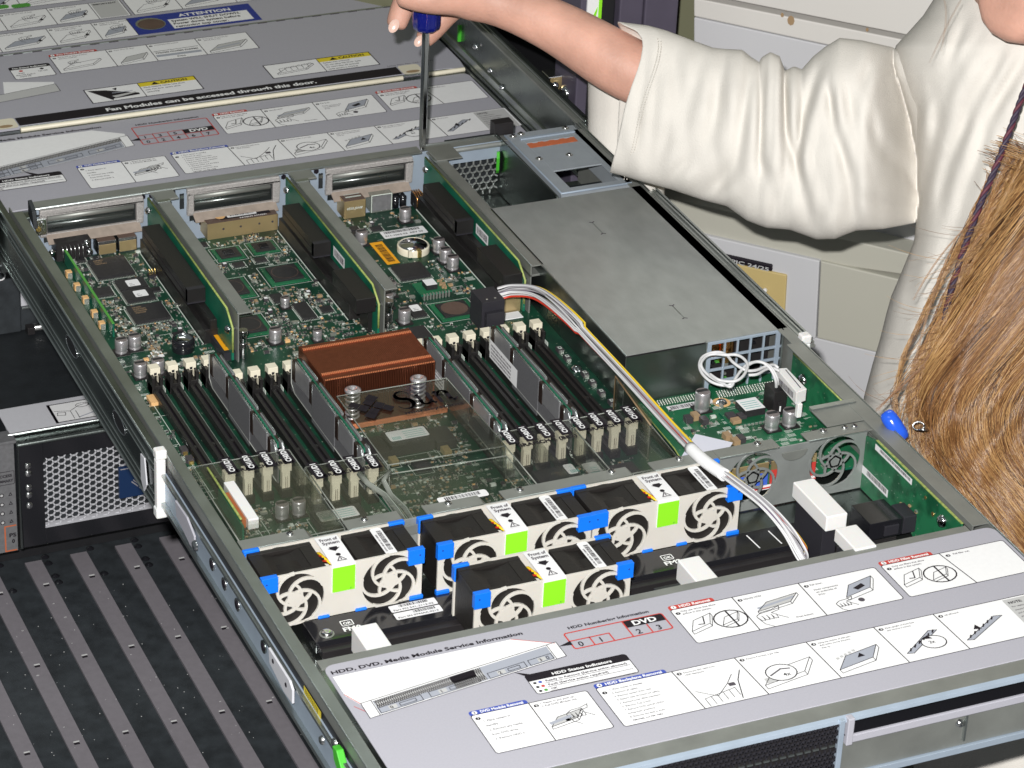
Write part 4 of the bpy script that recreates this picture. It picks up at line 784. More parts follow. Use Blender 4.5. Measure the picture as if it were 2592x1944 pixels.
# ================================================================== memory modules
def dimm(label):
    t = thing('memory_module', label, 'memory module', group='memory modules in their slots')
    b = MB(); b.box(-0.6, 0.6, 0, 133, -35, -9.5, 'pcb_plain'); b.box(-0.6, 0.6, 8, 127, -9.5, -6.6, 'pcb_plain'); b.box(-0.62, 0.62, 0, 133, -36.4, -35, 'gold')
    for y in range(12, 124, 4): b.box(-1.1, -0.6, y, y+1, -8.2, -7.2, 'solder'); b.box(0.6, 1.1, y+1.5, y+2.5, -8.0, -7.2, 'solder')
    build('board', b, t)
    for sg in (-1, 1):
        X = lambda u, v, h, sg=sg: (sg*(1.6+h), u, v)
        for (y0, y1, zb, m) in ((2, 12, -20, 'spreader'), (20, 45, -20, 'spreader'), (52, 92, -33.5, 'spreader_dark'), (98, 123, -20, 'spreader')):
            c0 = 4 if y0 == 2 else 0; b = MB(); mm = m if sg < 0 else 'spreader'
            b.prism([(y0, zb), (y1, zb), (y1, -6.2), (y0+c0, -6.2), (y0, -6.2-c0*1.5)], 0, 1.5, mm, X)
            b.tube([(sg*2.6, y1, -5.9), (sg*2.6, y0+c0, -5.9), (sg*2.6, y0, -6.2-c0*1.6)], 0.42, 'zinc', 5); b.tube([(sg*3.0, y1, -6.2), (sg*3.0, y1, zb+1)], 0.28, 'zinc', 5)
            build('heat_spreader', b, t)
        b = MB(); b.prism([(1, -31.5), (131, -31.5), (131, -23), (92, -20), (1, -20)], 0, 1.0, 'spreader_dark', X); b.tube([(sg*2.9, 2, -30.5), (sg*2.9, 124, -30.5), (sg*2.9, 131, -26), (sg*2.9, 131, -9)], 0.4, 'zinc_dull', 5); build('heat_spreader', b, t)
    for y in (13, 45.8, 92.4, 123.6):
        b = MB(); b.box(-3.1, 3.1, y, y+5.2, -8.6, -7.2, 'clip_brown'); b.box(-3.2, -2.4, y, y+5.2, -22, -7.4, 'clip_brown'); b.box(2.4, 3.2, y, y+5.2, -22, -7.4, 'clip_brown'); build('spring_clip', b, t, 0.3)
    return t
d0 = dimm('memory module with silver heat spreaders in the outer left bank, farthest from the heat sink'); d0.location = Vector((61.6, 234.5, 0))*S
for x, y, lb, st in ((109.4, 210.5, 'memory module with grey heat spreaders just left of the copper heat sink', 0), (200.6, 209.5, 'memory module just right of the copper heat sink, brown clips', 1), (248.9, 209.5, 'memory module among empty right-hand slots with large white printed label on its side', 2)):
    c = copy_tree(d0); c.location = Vector((x, y, 0))*S; c['label'] = lb
    if st:
        b = MB(); sh_ = Sheet(b, (-3.3, 0, 0), (0, -1, 0), (0, 0, 1), 0.1); sh_.rect(-129, -30.5, -92 if st == 1 else -84, -19.5 if st == 1 else -17, 'white_paper', 1)
        for i in range(4): sh_.bars(-127, -29+i*2.6, -94, -27.4+i*2.6, 'ink_soft', 2, i+3)
        o = build('paper_label', b, None); o.parent = c
# ================================================================== copper heat sink
hs = thing('heat_sink', 'finned copper heat sink in the middle of the motherboard', 'heat sink')
b = MB(); n = 63
for i in range(n):
    x = 115.6+i*1.2; b.box(x, x+0.34, 303.8, 350.6, -35, -5.6, 'copper'); b.box(x, x+1.02, 303.8, 350.4, -5.9, -5.3, 'copper'); b.box(x, x+1.02, 304, 350.4, -35, -34, 'copper')
build('fins', b, hs)
b = MB()
for i in range(n):
    x = 115.6+i*1.2
    for y in (309.4, 344.2): b.box(x+0.1, x+0.8, y, y+1.9, -5.35, -4.5, 'copper_edge')
    b.box(x+0.1, x+0.75, 303.5, 304.1, -6.0, -5.25, 'copper_edge')
build('fin_joints', b, hs)
b = MB(); b.box(114.6, 115.4, 303.6, 350.8, -35, -5.2, 'copper'); b.box(190.8, 191.4, 303.6, 350.8, -35, -5.2, 'copper'); b.box(116, 195, 290, 352, -36.5, -33.4, 'copper'); b.box(116, 195, 289, 290.5, -36.4, -33.2, 'copper_edge'); build('base_plate', b, hs, 0.2)
for (px, py) in ((893, 990), (1059, 962)):
    p = uz(px, py, -13.5); b = MB(); b.lathe((p.x, p.y, -34), [(3.0, 0), (3.0, 20)] , 'steel', 20)
    hel = [(p.x+4.3*cos(t*0.5), p.y+4.3*sin(t*0.5), -34+t*0.255) for t in range(78)]; b.tube(hel, 0.85, 'alu_can', 6)
    b.lathe((p.x, p.y, -14), [(3.4, 0), (5.4, 0.6), (5.4, 1.8), (4.0, 2.6), (2.4, 2.8), (2.0, 1.4), (0.1, 1.2)], 'alu_can', 24); build('spring_screw', b, hs)
# ================================================================== clear plastic air duct
ad = thing('air_duct', 'clear plastic air duct with black slot stickers and black sun logo over the board front', 'air duct')
CP_, CE = 'clear_plastic', 'clear_edge'
def pane(name, pts, z, h=1.0, lip=True, sides=()):
    b = MB(); b.prism(pts, z-h, z, CP_)
    for (i, zb) in sides:
        a, c = Vector(pts[i]), Vector(pts[(i+1) % len(pts)]); d = (c-a).normalized(); q = Vector((-d.y, d.x))*0.5
        b.prism([a-q, c-q, c+q, a+q], zb, z-h, CP_)
    o = build(name, b, ad)
    if lip:
        b = MB(); P = [(p[0], p[1], z+0.1) for p in pts]; b.tube(P+[P[0]], 0.45, CE, 6)
        for (i, zb) in sides: b.tube([(pts[i][0], pts[i][1], z), (pts[i][0], pts[i][1], zb)], 0.4, CE, 5)
        build('edge', b, o)
    return o
pane('left_tray', [(4, 141), (67, 141), (67, 237), (4, 237)], -9.8, sides=((1, -36), (3, -36), (2, -20)))
pane('middle_tray', [(69, 141), (99, 141), (98, 180), (116, 193), (116, 214), (69, 214)], -9.8, sides=((3, -30), (5, -36)))
pane('logo_panel', [(117.5, 200), (195, 197), (193, 288), (118, 289)], -10.0, sides=((0, -16), (1, -30)))
pane('front_tray', [(104, 131), (172, 131), (194, 140), (195, 195), (118, 199), (105, 186)], -16, sides=((4, -10), (3, -32)))
pane('right_tray', [(195, 141), (290, 141), (292, 192), (292, 214), (195, 213)], -10.2, sides=((4, -30), (2, -36), (0, -34)))
Q = []
for (x, y) in ((243, 160), (216, 200)): nq(); b.prism([(x, 142), (x+1.2, 142), (x+1.2, 205), (x, 205)], -30, -9, CP_)
nq(); b.prism([(291, 190), (292.2, 190), (292.2, 243), (291, 243)], -36, -3, CP_); each('divider', Q, ad)
b = MB(); b.tube([(291.6, 243, -30), (291.6, 243, -2.8), (291.6, 190, -10)], 0.6, 'smd_tan', 6); build('divider_edge', b, ad); b = MB(); b.tube([(243.6, 142, -9), (243.6, 205, -9)], 0.5, CE, 6); build('divider_edge', b, ad)
for (pts, r) in (([(97, 195, -9), (98, 182, -9), (103, 168, -9.5), (104, 150, -10), (103, 136, -9), (101, 129, -6)], 1.8), ([(116, 193, -10), (109, 185, -11), (108, 170, -12), (109, 150, -10), (107, 135, -8), (103, 127, -5)], 1.6)):
    b = MB(); b.tube(pts, r, CE, 10); b.tube([(p[0]+0.8, p[1], p[2]+1) for p in pts], 0.35, 'silk', 5); build('moulded_rib', b, ad)
def duct_text(txt, x, y, h, w, z=-9.6, rot=0, m='ink', bold=True, name='lettering', u=(1, 0, 0), v=(0, 1, 0)):
    b = MB(); s = Sheet(b, (x, y, z), u, v, 0.1); s.text(txt, 0, 0, h, m, 1, w=w, bold=bold, rot=rot); return build(name, b, ad)
seq = (('CH1/D1', 'CH1/D0', 'CH0/D1', 'CH0/D0'),)*2 + (('CH0/D0', 'CH0/D1', 'CH1/D0', 'CH1/D1'),)*2
lx = ((26, 38.5, 50.3, 62.4), (74.3, 86.3, 98.2, 110.2), (201, 213, 225, 237), (249.4, 261.6, 273.7, 285.9)); ly = (231, 208, 206.4, 207.4)
for bi in range(4):
    for si in range(4):
        x, y = lx[bi][si], ly[bi]; b = MB(); s = Sheet(b, (x, y, -9.6), step=0.1); s.rect(-3.7, -9.5, 3.7, 10, 'ink', 1); s.text(seq[bi][si], 1.7, -7.6, 3.6, 'white_print', 2, w=15.5, bold=True, rot=90); build('slot_sticker', b, ad)
for t, x, y, w_ in (('BRANCH 1 (BR1)', 28, 222.5, 37), ('BRANCH 0 (BR0)', 76, 199.5, 37), ('BRANCH 2 (BR2)', 202, 192.5, 40), ('BRANCH 3 (BR3)', 251, 196, 38)): duct_text(t, x, y, 3.4, w_)
b = MB(); s = Sheet(b, (0, 0, -9.7), step=0.1)
cx, cy = 133.8, 269.5
for q in range(4):                                              # four-way logo of nested bars, standing on a corner
    for k in range(2):
        for j in range(2):
            o_ = 1.3+k*6.0; w0 = 5.0; a = radians(45+90*q)
            for (u0, v0, u1, v1) in ((o_, 1.3+j*2.9, o_+w0, 1.3+j*2.9), (o_, 1.3+j*2.9+1.5, o_+w0, 1.3+j*2.9+1.5)):
                if (q+k) % 2: u0, v0, u1, v1 = o_+(v0-1.3), 1.0, o_+(v0-1.3), 6.6
                P = [(cx+(u*cos(a)-v_*sin(a))*1.02, cy+(u*sin(a)+v_*cos(a))*1.08) for u, v_ in ((u0, v0), (u1, v1))]; s.line(P, 1.25, 'ink', 1)
build('printed_logo', b, ad)
b = MB(); s = Sheet(b, (0, 0, -9.7), step=0.1)                       # drawn with a broad pen, serifs and all
def pen(pts, wv, k=1):
    for i in range(len(pts)-1): s.line([pts[i], pts[i+1]], (wv[i]+wv[i+1])/2, 'ink', k)
def arc(cx, cy, rx, ry, a0, a1, n=12): return [(cx+rx*cos(radians(a0+(a1-a0)*i/n)), cy+ry*sin(radians(a0+(a1-a0)*i/n))) for i in range(n+1)]
S1 = arc(157.2, 276.4, 4.6, 4.6, 10, 250) ; S2 = arc(155.4, 265.8, 5.4, 6.2, 62, -160)
pen(S1, [0.6]*4+[1.4]*5+[2.6]*4); pen([S1[-1], (156.8, 271.4), S2[0]], [2.6, 3.0, 2.6]); pen(S2, [2.6]*5+[1.6]*4+[0.7]*4)
pen([(164.4, 272.6), (166.2, 273.6), (166.4, 266)] + arc(168.9, 264.2, 2.7, 3.0, 170, 320), [0.7, 1.6, 2.2]+[1.6]*13); pen([(173.2, 273.8), (173.0, 262.6), (174.4, 261.0), (175.4, 262.2)], [2.2, 2.0, 1.2, 0.6]); pen([(171, 262.6), (173.2, 265.4)], [0.8, 1.0])
pen([(176.6, 272.4), (178.4, 273.6), (178.6, 261.0)], [0.7, 1.8, 2.2]); pen([(178.6, 268.6)] + arc(182.6, 270, 3.0, 3.8, 160, 10) + [(185.6, 263.4), (187.2, 260.8), (189.6, 263.0)], [0.8]+[1.4]*10+[2.2]*4+[1.6, 1.0, 0.5])
s.text('microsystems', 150.6, 253.2, 3.6, 'ink', 1, w=40); build('printed_name', b, ad)
b = MB(); s = Sheet(b, (0, 0, -15.7), step=0.1); s.rrect(134.5, 155.5, 166.8, 163, 1.8, 'white_paper', 1); s.bars(139, 158.4, 162, 162, 'ink', 2, 11); s.text('315-0311-01', 144, 156.4, 1.5, 'ink_soft', 2); build('barcode_sticker', b, ad)
for (x0, y0, x1, y1, z) in ((68.6, 183, 93.6, 194.6, -30.8), (142, 254.4, 168.4, 266.4, -28.8), (233, 182, 239.4, 194, -29.8), (247, 180, 257, 196, -33)):
    b = MB(); s = Sheet(b, (0, 0, z), step=0.1); s.rrect(x0, y0, x1, y1, 1.5, 'white_paper', 1)
    for i in range(6): s.rect(x0+2+i*1.0, y0+1.2, x0+2.6+i*1.0, y0+4.8, 'teal_print', 2)
    for i in range(4): s.line([(x0+(11 if x1-x0 > 15 else 4), y0+2+i*2.4), (x1-2, y0+2+i*2.4)], 0.5, 'teal_print', 2)
    build('paper_sticker', b, ad)
b = MB(); b.prism([(167, -22), (212, -22), (212, -12), (167, -12)], 12.4, 13.6, 'pcb_plain', lambda u, v, h: (h, u, v)); b.tube([(13, 171, -9.6), (13, 233, -9.6)], 0.8, 'pcb_edge', 6); b.box(16.5, 23, 168, 213, -16, -9, 'white_plastic'); b.box(14, 16.5, 172, 204, -17, -10.6, 'rust_orange'); b.box(12, 22, 166, 170, -36, -30, 'tan_metal'); build('raid_battery_card', b, ad, 0.2)
# ================================================================== riser cards
def riser(label, lower):
    t = thing('riser_card', label, 'riser card', group='upright riser cards between the slots')
    b = MB(); b.box(0, 1.0, 0, 184, -38, -0.8, 'zinc_dull'); b.box(0, 9.2, -1, 178, -0.9, 0, 'zinc_dull'); b.tube([(0.3, 0, -0.3), (0.3, 184, -0.3)], 0.7, 'zinc', 6); b.box(0, 17, 176, 190, -1.6, -0.2, 'zinc_dull'); b.box(0, 10, 171, 175, -2, 0.6, 'zinc'); build('bracket', b, t, 0.2)
    b = MB(); b.prism([(2, -36), (2, -12), (14, -3), (184, -1.6), (184, -36)], -3.6, -2.0, 'pcb_plain', lambda u, v, h: (h, u, v)); b.tube([(-2.8, 2, -30), (-2.8, 2, -12), (-2.8, 14, -2.8), (-2.8, 184, -1.4)], 0.8, 'pcb_edge', 6)
    s = Sheet(b, (-3.75, 0, 0), (0, -1, 0), (0, 0, 1)); s.rect(-86, -16, -64, -8, 'white_paper', 1); s.bars(-84, -14.5, -66, -9.5, 'ink_soft', 2, 3); build('board', b, t)
    b = MB(); y0 = 52 if not lower else 88; b.box(-17.6, -4.9, y0, 152, -16, -6, 'slot_black'); b.box(-17.7, -17.4, y0+3, 149, -11.6, -10.6, 'ink'); b.box(-17.6, -4.9, y0, y0+4, -17, -6, 'dark_conn'); build('card_connector', b, t, 0.4)
    if lower: b = MB(); b.box(-19, -4.9, 2, 48, -17, -6, 'slot_black'); build('card_connector', b, t, 0.4)
    b = MB(); b.box(-13, -2.4, 30, 172, -36.8, -26, 'slot_black'); b.box(-9.5, -4.9, 28, 170, -26, -18, 'slot_black'); b.box(-14.2, -13.6, 30, 172, -36.8, -35.8, 'silk'); build('edge_socket', b, t, 0.3)
    b = MB(); b.box(-8, -5, 8, 24, -36, -14, 'slot_black') if lower else None
    for y in (5.5, 178): b.lathe((-5, y, -14 if y < 100 else -8), [(0.2, -2.4), (1.8, -2.0), (2.6, -0.6), (2.8, 0)], 'chrome', 16, 0); b.cyl((-4, y, -14 if y < 100 else -8), 1.6, 4.4, 'steel', ax=0)
    build('rivet', b, t); return t
r0 = riser('left upright riser card with a single long black connector', False); r0.location = Vector((89.2, 397, 0))*S
r1 = riser('middle upright riser card with two black connectors', True); r1.location = Vector((192.6, 397, 0))*S
r2 = copy_tree(r1); r2.location = Vector((300, 397, 0))*S; r2['label'] = 'right upright riser card beside the power supply, screwdriver tip at its rear end'
b = MB(); b.box(300, 307.6, 397, 590, -9, -7.4, 'zinc_dull'); b.box(301, 321, 568, 592, 0.2, 1.2, 'zinc_dull'); o = build('mounting_flange', b, None, 0.2); o.parent = r2; o.location = (-0.3, -0.397, 0)
# ================================================================== power supply
ps = thing('power_supply', 'long flat steel power supply along the right side of the chassis', 'power supply')
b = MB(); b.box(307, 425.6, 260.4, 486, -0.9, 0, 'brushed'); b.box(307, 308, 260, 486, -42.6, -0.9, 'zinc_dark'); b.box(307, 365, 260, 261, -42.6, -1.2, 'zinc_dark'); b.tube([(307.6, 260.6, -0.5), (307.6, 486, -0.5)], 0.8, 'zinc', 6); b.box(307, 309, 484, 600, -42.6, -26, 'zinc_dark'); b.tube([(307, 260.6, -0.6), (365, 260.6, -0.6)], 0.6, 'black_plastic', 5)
b.box(425.6, 436.8, 243, 600, -6, -3.2, 'zinc_dull')
for x in (426.4, 428.9, 431.6, 434.6): b.box(x-0.8, x+0.8, 243, 600, -4.2, -0.9 + (0.9 if x > 430 else 0), 'zinc')
build('cover', b, ps, 0.15)
b = MB(); s = Sheet(b, (0, 0, 0.03), step=0.03)
for (x, ya, yb) in ((367.4, 425.3, 442.8), (366.3, 295, 312.8)):
    s.line([(x, ya), (x, yb)], 0.7, 'zinc_dark', 1)
    for y, sg in ((ya, -1), (yb, 1)): s.line([(x-1.6, y+sg*1.0), (x, y), (x+1.6, y+sg*1.0)], 0.8, 'ink_soft', 1)
build('cover_slits', b, ps)
b = MB(); x0, x1, y0, y1 = 366, 422.4, 492.4, 595.6
hx0, hx1, hy0, hy1 = 375.7, 414.4, 499.2, 527.8
for (a, c, d, e) in ((x0, hx0, y0, y1), (hx1, x1, y0, y1), (hx0, hx1, y0, hy0), (hx0, hx1, hy1, 568.6), (hx0, hx1, 577.2, y1)): b.box(a, c, d, e, -1.2, 0, 'grey_paint')
b.box(x0, x0+1, y0, y1, -40, -1.2, 'grey_paint'); b.box(x0, x1, y0, y0+1, -10, -1.2, 'grey_paint'); b.tube([(x0+0.4, y0+0.3, -0.5), (x1-0.4, y0+0.3, -0.5)], 1.0, 'blue_grey', 8); b.tube([(x0+0.4, y0+0.3, -0.5), (x0+0.4, y1, -0.5)], 0.8, 'blue_grey', 8)
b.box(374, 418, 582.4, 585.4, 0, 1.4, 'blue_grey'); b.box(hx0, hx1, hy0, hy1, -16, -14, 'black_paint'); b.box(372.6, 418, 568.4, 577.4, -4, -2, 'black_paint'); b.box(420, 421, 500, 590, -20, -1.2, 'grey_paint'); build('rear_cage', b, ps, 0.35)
b = MB(); pts = [(373.6, 569.6)]
for i in range(5): x = 376+i*8.6; pts += [(x, 569.6), (x+0.6, 568.4), (x+4.4, 568.4), (x+5, 569.6)]
pts += [(417.4, 569.6), (417.4, 576.2)]
for i in range(4, -1, -1): x = 376+i*8.6; pts += [(x+5, 576.2), (x+4.4, 577.2), (x+0.6, 577.2), (x, 576.2)]
pts += [(373.6, 576.2)]; b.prism(pts, -1.6, -0.25, 'orange_print'); build('orange_strip', b, ps)
screws(ps, [(371.4, 591.4), (378.7, 593.4), (414.4, 592.4), (374.2, 550), (398, 549)], 0.0, 2.1)
b = MB(); b.box(359.6, 360.8, 486, 600, -42, 1.5, 'zinc_dark'); b.box(359, 374, 597, 606, -20, 9, 'black_plastic'); build('side_plate', b, ps, 0.2)
b = MB()                                                         # barred window at the front end
X0, X1 = 366, 421; Zt, Zb = -1.4, -40
for z_ in (-1.4, -12.6, -21.8, -31): b.box(X0, X1, 259, 260.4, z_-1.0, z_+0.9, 'blue_grey')
for i, x in enumerate((367.4, 379.0, 388.6, 398.2, 408.0, 418.6)): b.box(x-(1.6 if i in (0, 5) else 0.7), x+(1.6 if i in (0, 5) else 0.7), 258.9, 260.5, Zb, Zt, 'blue_grey')
b.box(X0-1, X0, 259, 262, -40, 0, 'zinc'); b.box(421, 422.4, 258, 262, -40, 0, 'zinc'); build('front_grille', b, ps, 0.25)
b = MB(); b.box(367, 421, 275, 276, -42, -1, 'black_plastic'); b.lathe((385, 270, -22), [(5, 0), (6, 4), (6, 14), (5, 18)], 'copper_wire', 16); b.box(368, 378, 266, 274, -16, -5, 'copper_wire'); b.tube([(383, 266, -8), (388, 266, -8), (383, 266, -10), (388, 266, -12), (383, 266, -14)], 0.8, 'copper_wire', 6)
for i in range(16): x = rnd.uniform(369, 418); z_ = rnd.uniform(-38, -8); b.box(x, x+rnd.uniform(1, 4), 268, 270, z_, z_+rnd.uniform(1, 3), rnd.choice(('solder', 'black_gloss', 'green_print', 'light_grey')))
b.box(367, 420, 262, 275, -42, -41, 'pcb_bright'); build('inner_parts', b, ps)
# ================================================================== power board
pb = thing('power_board', 'brighter green power board in front of the power supply with three tall capacitors', 'circuit board')
b = MB(); b.prism([(313, 141), (424, 141), (424, 268.6), (317, 268.6), (315, 200), (311, 170)], ZB-1.4, ZB+0.1, 'pcb_plain', top='pcb_bright'); b.tube([(311, 150, ZB), (311, 170, ZB), (315, 200, ZB), (317, 268, ZB)], 0.5, 'pcb_edge', 5); build('board', b, pb)
cap(353.4, 237.6, 5.0, 14, pb, ZB); cap(385.4, 200.6, 4.8, 11.5, pb, ZB); cap(398.6, 201, 4.8, 11.5, pb, ZB)
b = MB(); b.box(361.5, 386.6, 209.5, 229, ZB, ZB+1.8, 'pcb_plain', top='pcb_bright'); b.box(374.4, 389, 216.4, 231, ZB+1.8, ZB+7, 'chip', top='white_paper')
s = Sheet(b, (0, 0, ZB+7.05)); [s.line([(376+i*1.6, 219+j*2.6), (377+i*1.6, 219+j*2.6)], 0.6, 'teal_print', 1) for i in range(7) for j in range(4)]
b.box(363, 369, 218, 224, ZB+1.8, ZB+4, 'smd_dark'); b.box(370, 375, 215, 221, ZB+1.8, ZB+4, 'smd_dark'); b.box(363, 369, 211, 216, ZB+1.8, ZB+4.4, 'smd_tan')
for i in range(8): b.box(364+i*2.8, 366+i*2.8, 208.4, 209.5, ZB+0.2, ZB+1.6, 'solder')
build('converter_module', b, pb, 0.15)
b = MB(); b.cyl((370.4, 242, ZB+0.1), 6, 0.3, 'smd_orange'); b.lathe((370.4, 242, ZB+0.3), [(4, 0), (3.4, 0.5), (2.6, 1.6), (0.2, 2)], 'chrome', 16); build('mounting_screw', b, pb)
b = MB(); b.box(394.6, 404, 216, 230, ZB, -20, 'black_plastic'); b.box(397, 401, 214.6, 216, ZB, -27, 'black_plastic'); b.box(398.3, 399.4, 214.3, 214.7, ZB+3, ZB+7, 'white_paper'); build('power_socket', b, pb, 0.35)
b = MB()
for i in range(24):
    for j in range(5): x, y = 372+i*1.9+j*0.4, 248+j*1.9; b.cyl((x, y, ZB), 0.6, 0.9, 'solder', n=6)
for i in range(16):
    for j in range(4): b.cyl((330+i*1.9+j*0.3, 252+j*1.8, ZB), 0.55, 0.9, 'solder', n=6)
tag(build('solder_pins', b, pb), kind='stuff')
b = MB(); s = Sheet(b, (0, 0, ZB+0.2), step=0.08); s.rect(324, 262.4, 365, 266.2, 'white_paper', 1); s.bars(326, 263, 363, 265.6, 'ink', 2, 21); s.rect(333, 243, 366, 249, 'white_paper', 1); s.bars(335, 244, 358, 248, 'ink_soft', 2, 12)
for _ in range(150):
    x, y = rnd.uniform(320, 415), rnd.uniform(145, 243)
    if rnd.random() < 0.5: s.line([(x, y), (x+rnd.uniform(2, 7), y)], 0.3, 'silk', 1)
    else:
        for j in range(6): s.line([(x+j*0.9, y), (x+j*0.9, y+3)], 0.4, 'silk', 1)
build('board_labels', b, pb)
b = MB(); z = ZB+0.1
for _ in range(190):
    x, y = rnd.uniform(320, 415), rnd.uniform(145, 244)
    if not (358 < x < 392 and 206 < y < 234) and abs(x-385) > 7: smd(x, y, rnd.random() < 0.15)
for (x, y) in ((336, 224), (342, 226), (345, 219), (350, 196), (352, 188), (357, 190)): b.box(x, x+4.5, y, y+6, z, z+4, rnd.choice(('smd_tan', 'smd_dark')))
tag(build('surface_components', b, pb), kind='stuff')
b = MB(); b.box(419.6, 420.8, 165, 240, -40, -8, 'pcb_bright'); b.tube([(420, 170, -7.8), (420, 240, -7.8)], 0.8, 'pcb_edge', 5); b.lathe((418.6, 222, -18), [(0.2, -3.4), (3, -2.8), (4, -1), (4.3, 0)], 'chrome', 18, 0); b.lathe((420.8, 204, -12), [(2.6, 0), (2.6, 3)], 'steel', 12, 0); build('upright_card', b, pb)
b = MB(); P = [(405, 224.6), (411.5, 224), (409.6, 195.2), (400.6, 193.2), (399, 196)]; b.prism([(399.8, 226), (406.8, 224.6), (406, 195.6), (397.4, 193.4)], -17, -8, 'white_plastic'); b.box(399, 402.4, 192.6, 196, -27, -17, 'white_plastic'); s = Sheet(b, (0, 0, -7.9)); s.line([(404.6, 222), (402.6, 198)], 0.6, 'ink_soft', 1); s = Sheet(b, (397.9, 0, 0), (0, -1, 0), (0, 0, 1)); s.bars(-224, -15, -198, -10.5, 'ink_soft', 2, 2); build('switch_housing', b, pb, 0.4)
def smooth(pts, n=8):                                            # Catmull-Rom
    P = [Vector(p) for p in pts]; out = []
    for i in range(len(P)-1):
        a, b_, c, d = P[max(i-1, 0)], P[i], P[i+1], P[min(i+2, len(P)-1)]
        for k in range(n):
            t = k/n; out.append(0.5*((2*b_) + (c-a)*t + (2*a-5*b_+4*c-d)*t*t + (-a+3*b_-3*c+d)*t**3))
    out.append(P[-1]); return out
# ================================================================== cable harness
hn = thing('cable_harness', 'bundle of white wires with red and yellow ones from black plug to front', 'cable bundle')
path = [(1262, 742, -8), (1300, 734, -5), (1360, 742, 1), (1430, 795, 5), (1500, 868, 4), (1600, 975, 2), (1700, 1085, 0), (1775, 1160, 2), (1850, 1214, 4), (1930, 1275, 2), (1990, 1340, -6), (2025, 1395, -14), (2036, 1428, -22)]
core = smooth([uz(*p) for p in path], 10); N_ = len(core)
cols = ['wire_white', 'wire_white', 'wire_grey', 'wire_white', 'wire_white', 'wire_white', 'wire_grey', 'wire_white', 'wire_white'] + ['wire_red', 'wire_red', 'wire_yellow', 'wire_purple', 'wire_grey', 'wire_grey', 'wire_white']
r3 = random.Random(3)
def spread(t):                                                   # how tightly the wires lie together along the run
    if t < 0.1: return 1.35
    if t < 0.3: return 1.35
    if t < 0.6: return 0.85
    if t < 0.75: return 0.9
    return 0.9 + (t-0.75)*2.2
for k, m in enumerate(cols):
    b = MB(); a0 = 2*pi*k/len(cols)*1.618*2; rr = 1.1+2.3*sqrt(r3.random()); P = []
    if k in (9, 10): a0, rr = 0.9+0.3*(k-9), 3.2
    if k == 11: a0, rr = 3.6, 3.9
    for i, p in enumerate(core):
        t = i/(N_-1); d = (core[min(i+1, N_-1)]-core[max(i-1, 0)]).normalized(); u = d.cross(Vector((0, 0, 1))).normalized(); v = d.cross(u)
        a = a0 + (t*1.6 if k < 9 else t*2.3*(1 if k < 11 else -0.2)) + 0.25*sin(7*t+k)
        s_ = spread(t)*rr; fl = 1.0 if t < 0.75 else 1.0-0.4*(t-0.75)*4
        P.append(p + u*cos(a)*s_*(1+(1-fl)) + v*sin(a)*s_*fl)
    b.tube(P, 0.6 if k not in (9, 10, 11) else 0.78, m, 7); build('wire', b, hn)
b = MB(); P = [core[i] for i in range(66, 79)]; b.tube(P, [4.0]*len(P), 'white_paper', 14); build('sleeve', b, hn)
p = uz(1236, 752, -5); b = MB(); b.box(251, 267.5, 366, 386, -27, -5, 'dark_conn'); b.box(253, 266, 362, 366, -30, -12, 'dark_conn')
for x in (256, 262): b.cyl((x, 370, -5), 0.8, 0.3, 'solder', n=8)
build('plug', b, hn, 0.6)
b = MB(); b.prism([uz(1705, 1188, -2)[:2], uz(1760, 1098, -2)[:2], uz(1855, 1120, -2)[:2], uz(1830, 1160, -2)[:2]], -2.4, -2.0, 'paper_blue'); build('paper_flag', b, hn)
# white looped lead over the power board
lp = thing('looped_lead', 'thin white twin lead coiled in loops in front of the barred window', 'cable')
X5 = lambda x, y, z: uz(1700+x*500/2212, 850+y*500/2212, z)
pA = [(1172, 575, -14), (1165, 500, -8), (1120, 390, -2), (1040, 310, 1), (950, 290, 2), (870, 320, 2), (800, 370, 1), (740, 440, 0), (690, 520, -1), (620, 555, -3), (520, 545, -3), (420, 500, -2), (340, 420, -1), (310, 330, 0), (340, 245, 1), (430, 195, 2), (540, 185, 3), (620, 220, 3), (680, 290, 3), (760, 350, 2), (850, 390, 1), (950, 385, 0), (1050, 345, -1), (1140, 325, -3), (1195, 360, -5)]
pB = [(1190, 545, -14), (1180, 470, -8), (1110, 350, -2), (1000, 295, 1), (900, 300, 2), (830, 335, 2), (770, 400, 1), (715, 480, 0), (660, 570, -2), (560, 525, -2), (450, 470, -2), (360, 390, -1), (330, 310, 1), (390, 230, 2), (480, 205, 3), (600, 215, 4), (730, 215, 4), (820, 270, 4), (850, 350, 3), (800, 450, 2), (720, 505, 1), (610, 510, 0), (640, 250, 3), (720, 330, 2), (800, 395, 1), (900, 440, 0), (1000, 390, -1), (1130, 345, -3), (1200, 380, -5)]
pB = pB[:22] + [(520, 490, 1), (430, 430, 1)]
for q in (pA, pB): b = MB(); b.tube(smooth([X5(*p) for p in q], 8), 1.0, 'wire_white', 8); build('wire', b, lp)
b = MB(); b.tube(smooth([X5(*p) for p in [(860, 440, -2), (960, 430, -2), (1060, 375, -3), (1140, 365, -4), (1205, 395, -6)]], 8), 1.0, 'wire_white', 8); build('wire', b, lp)
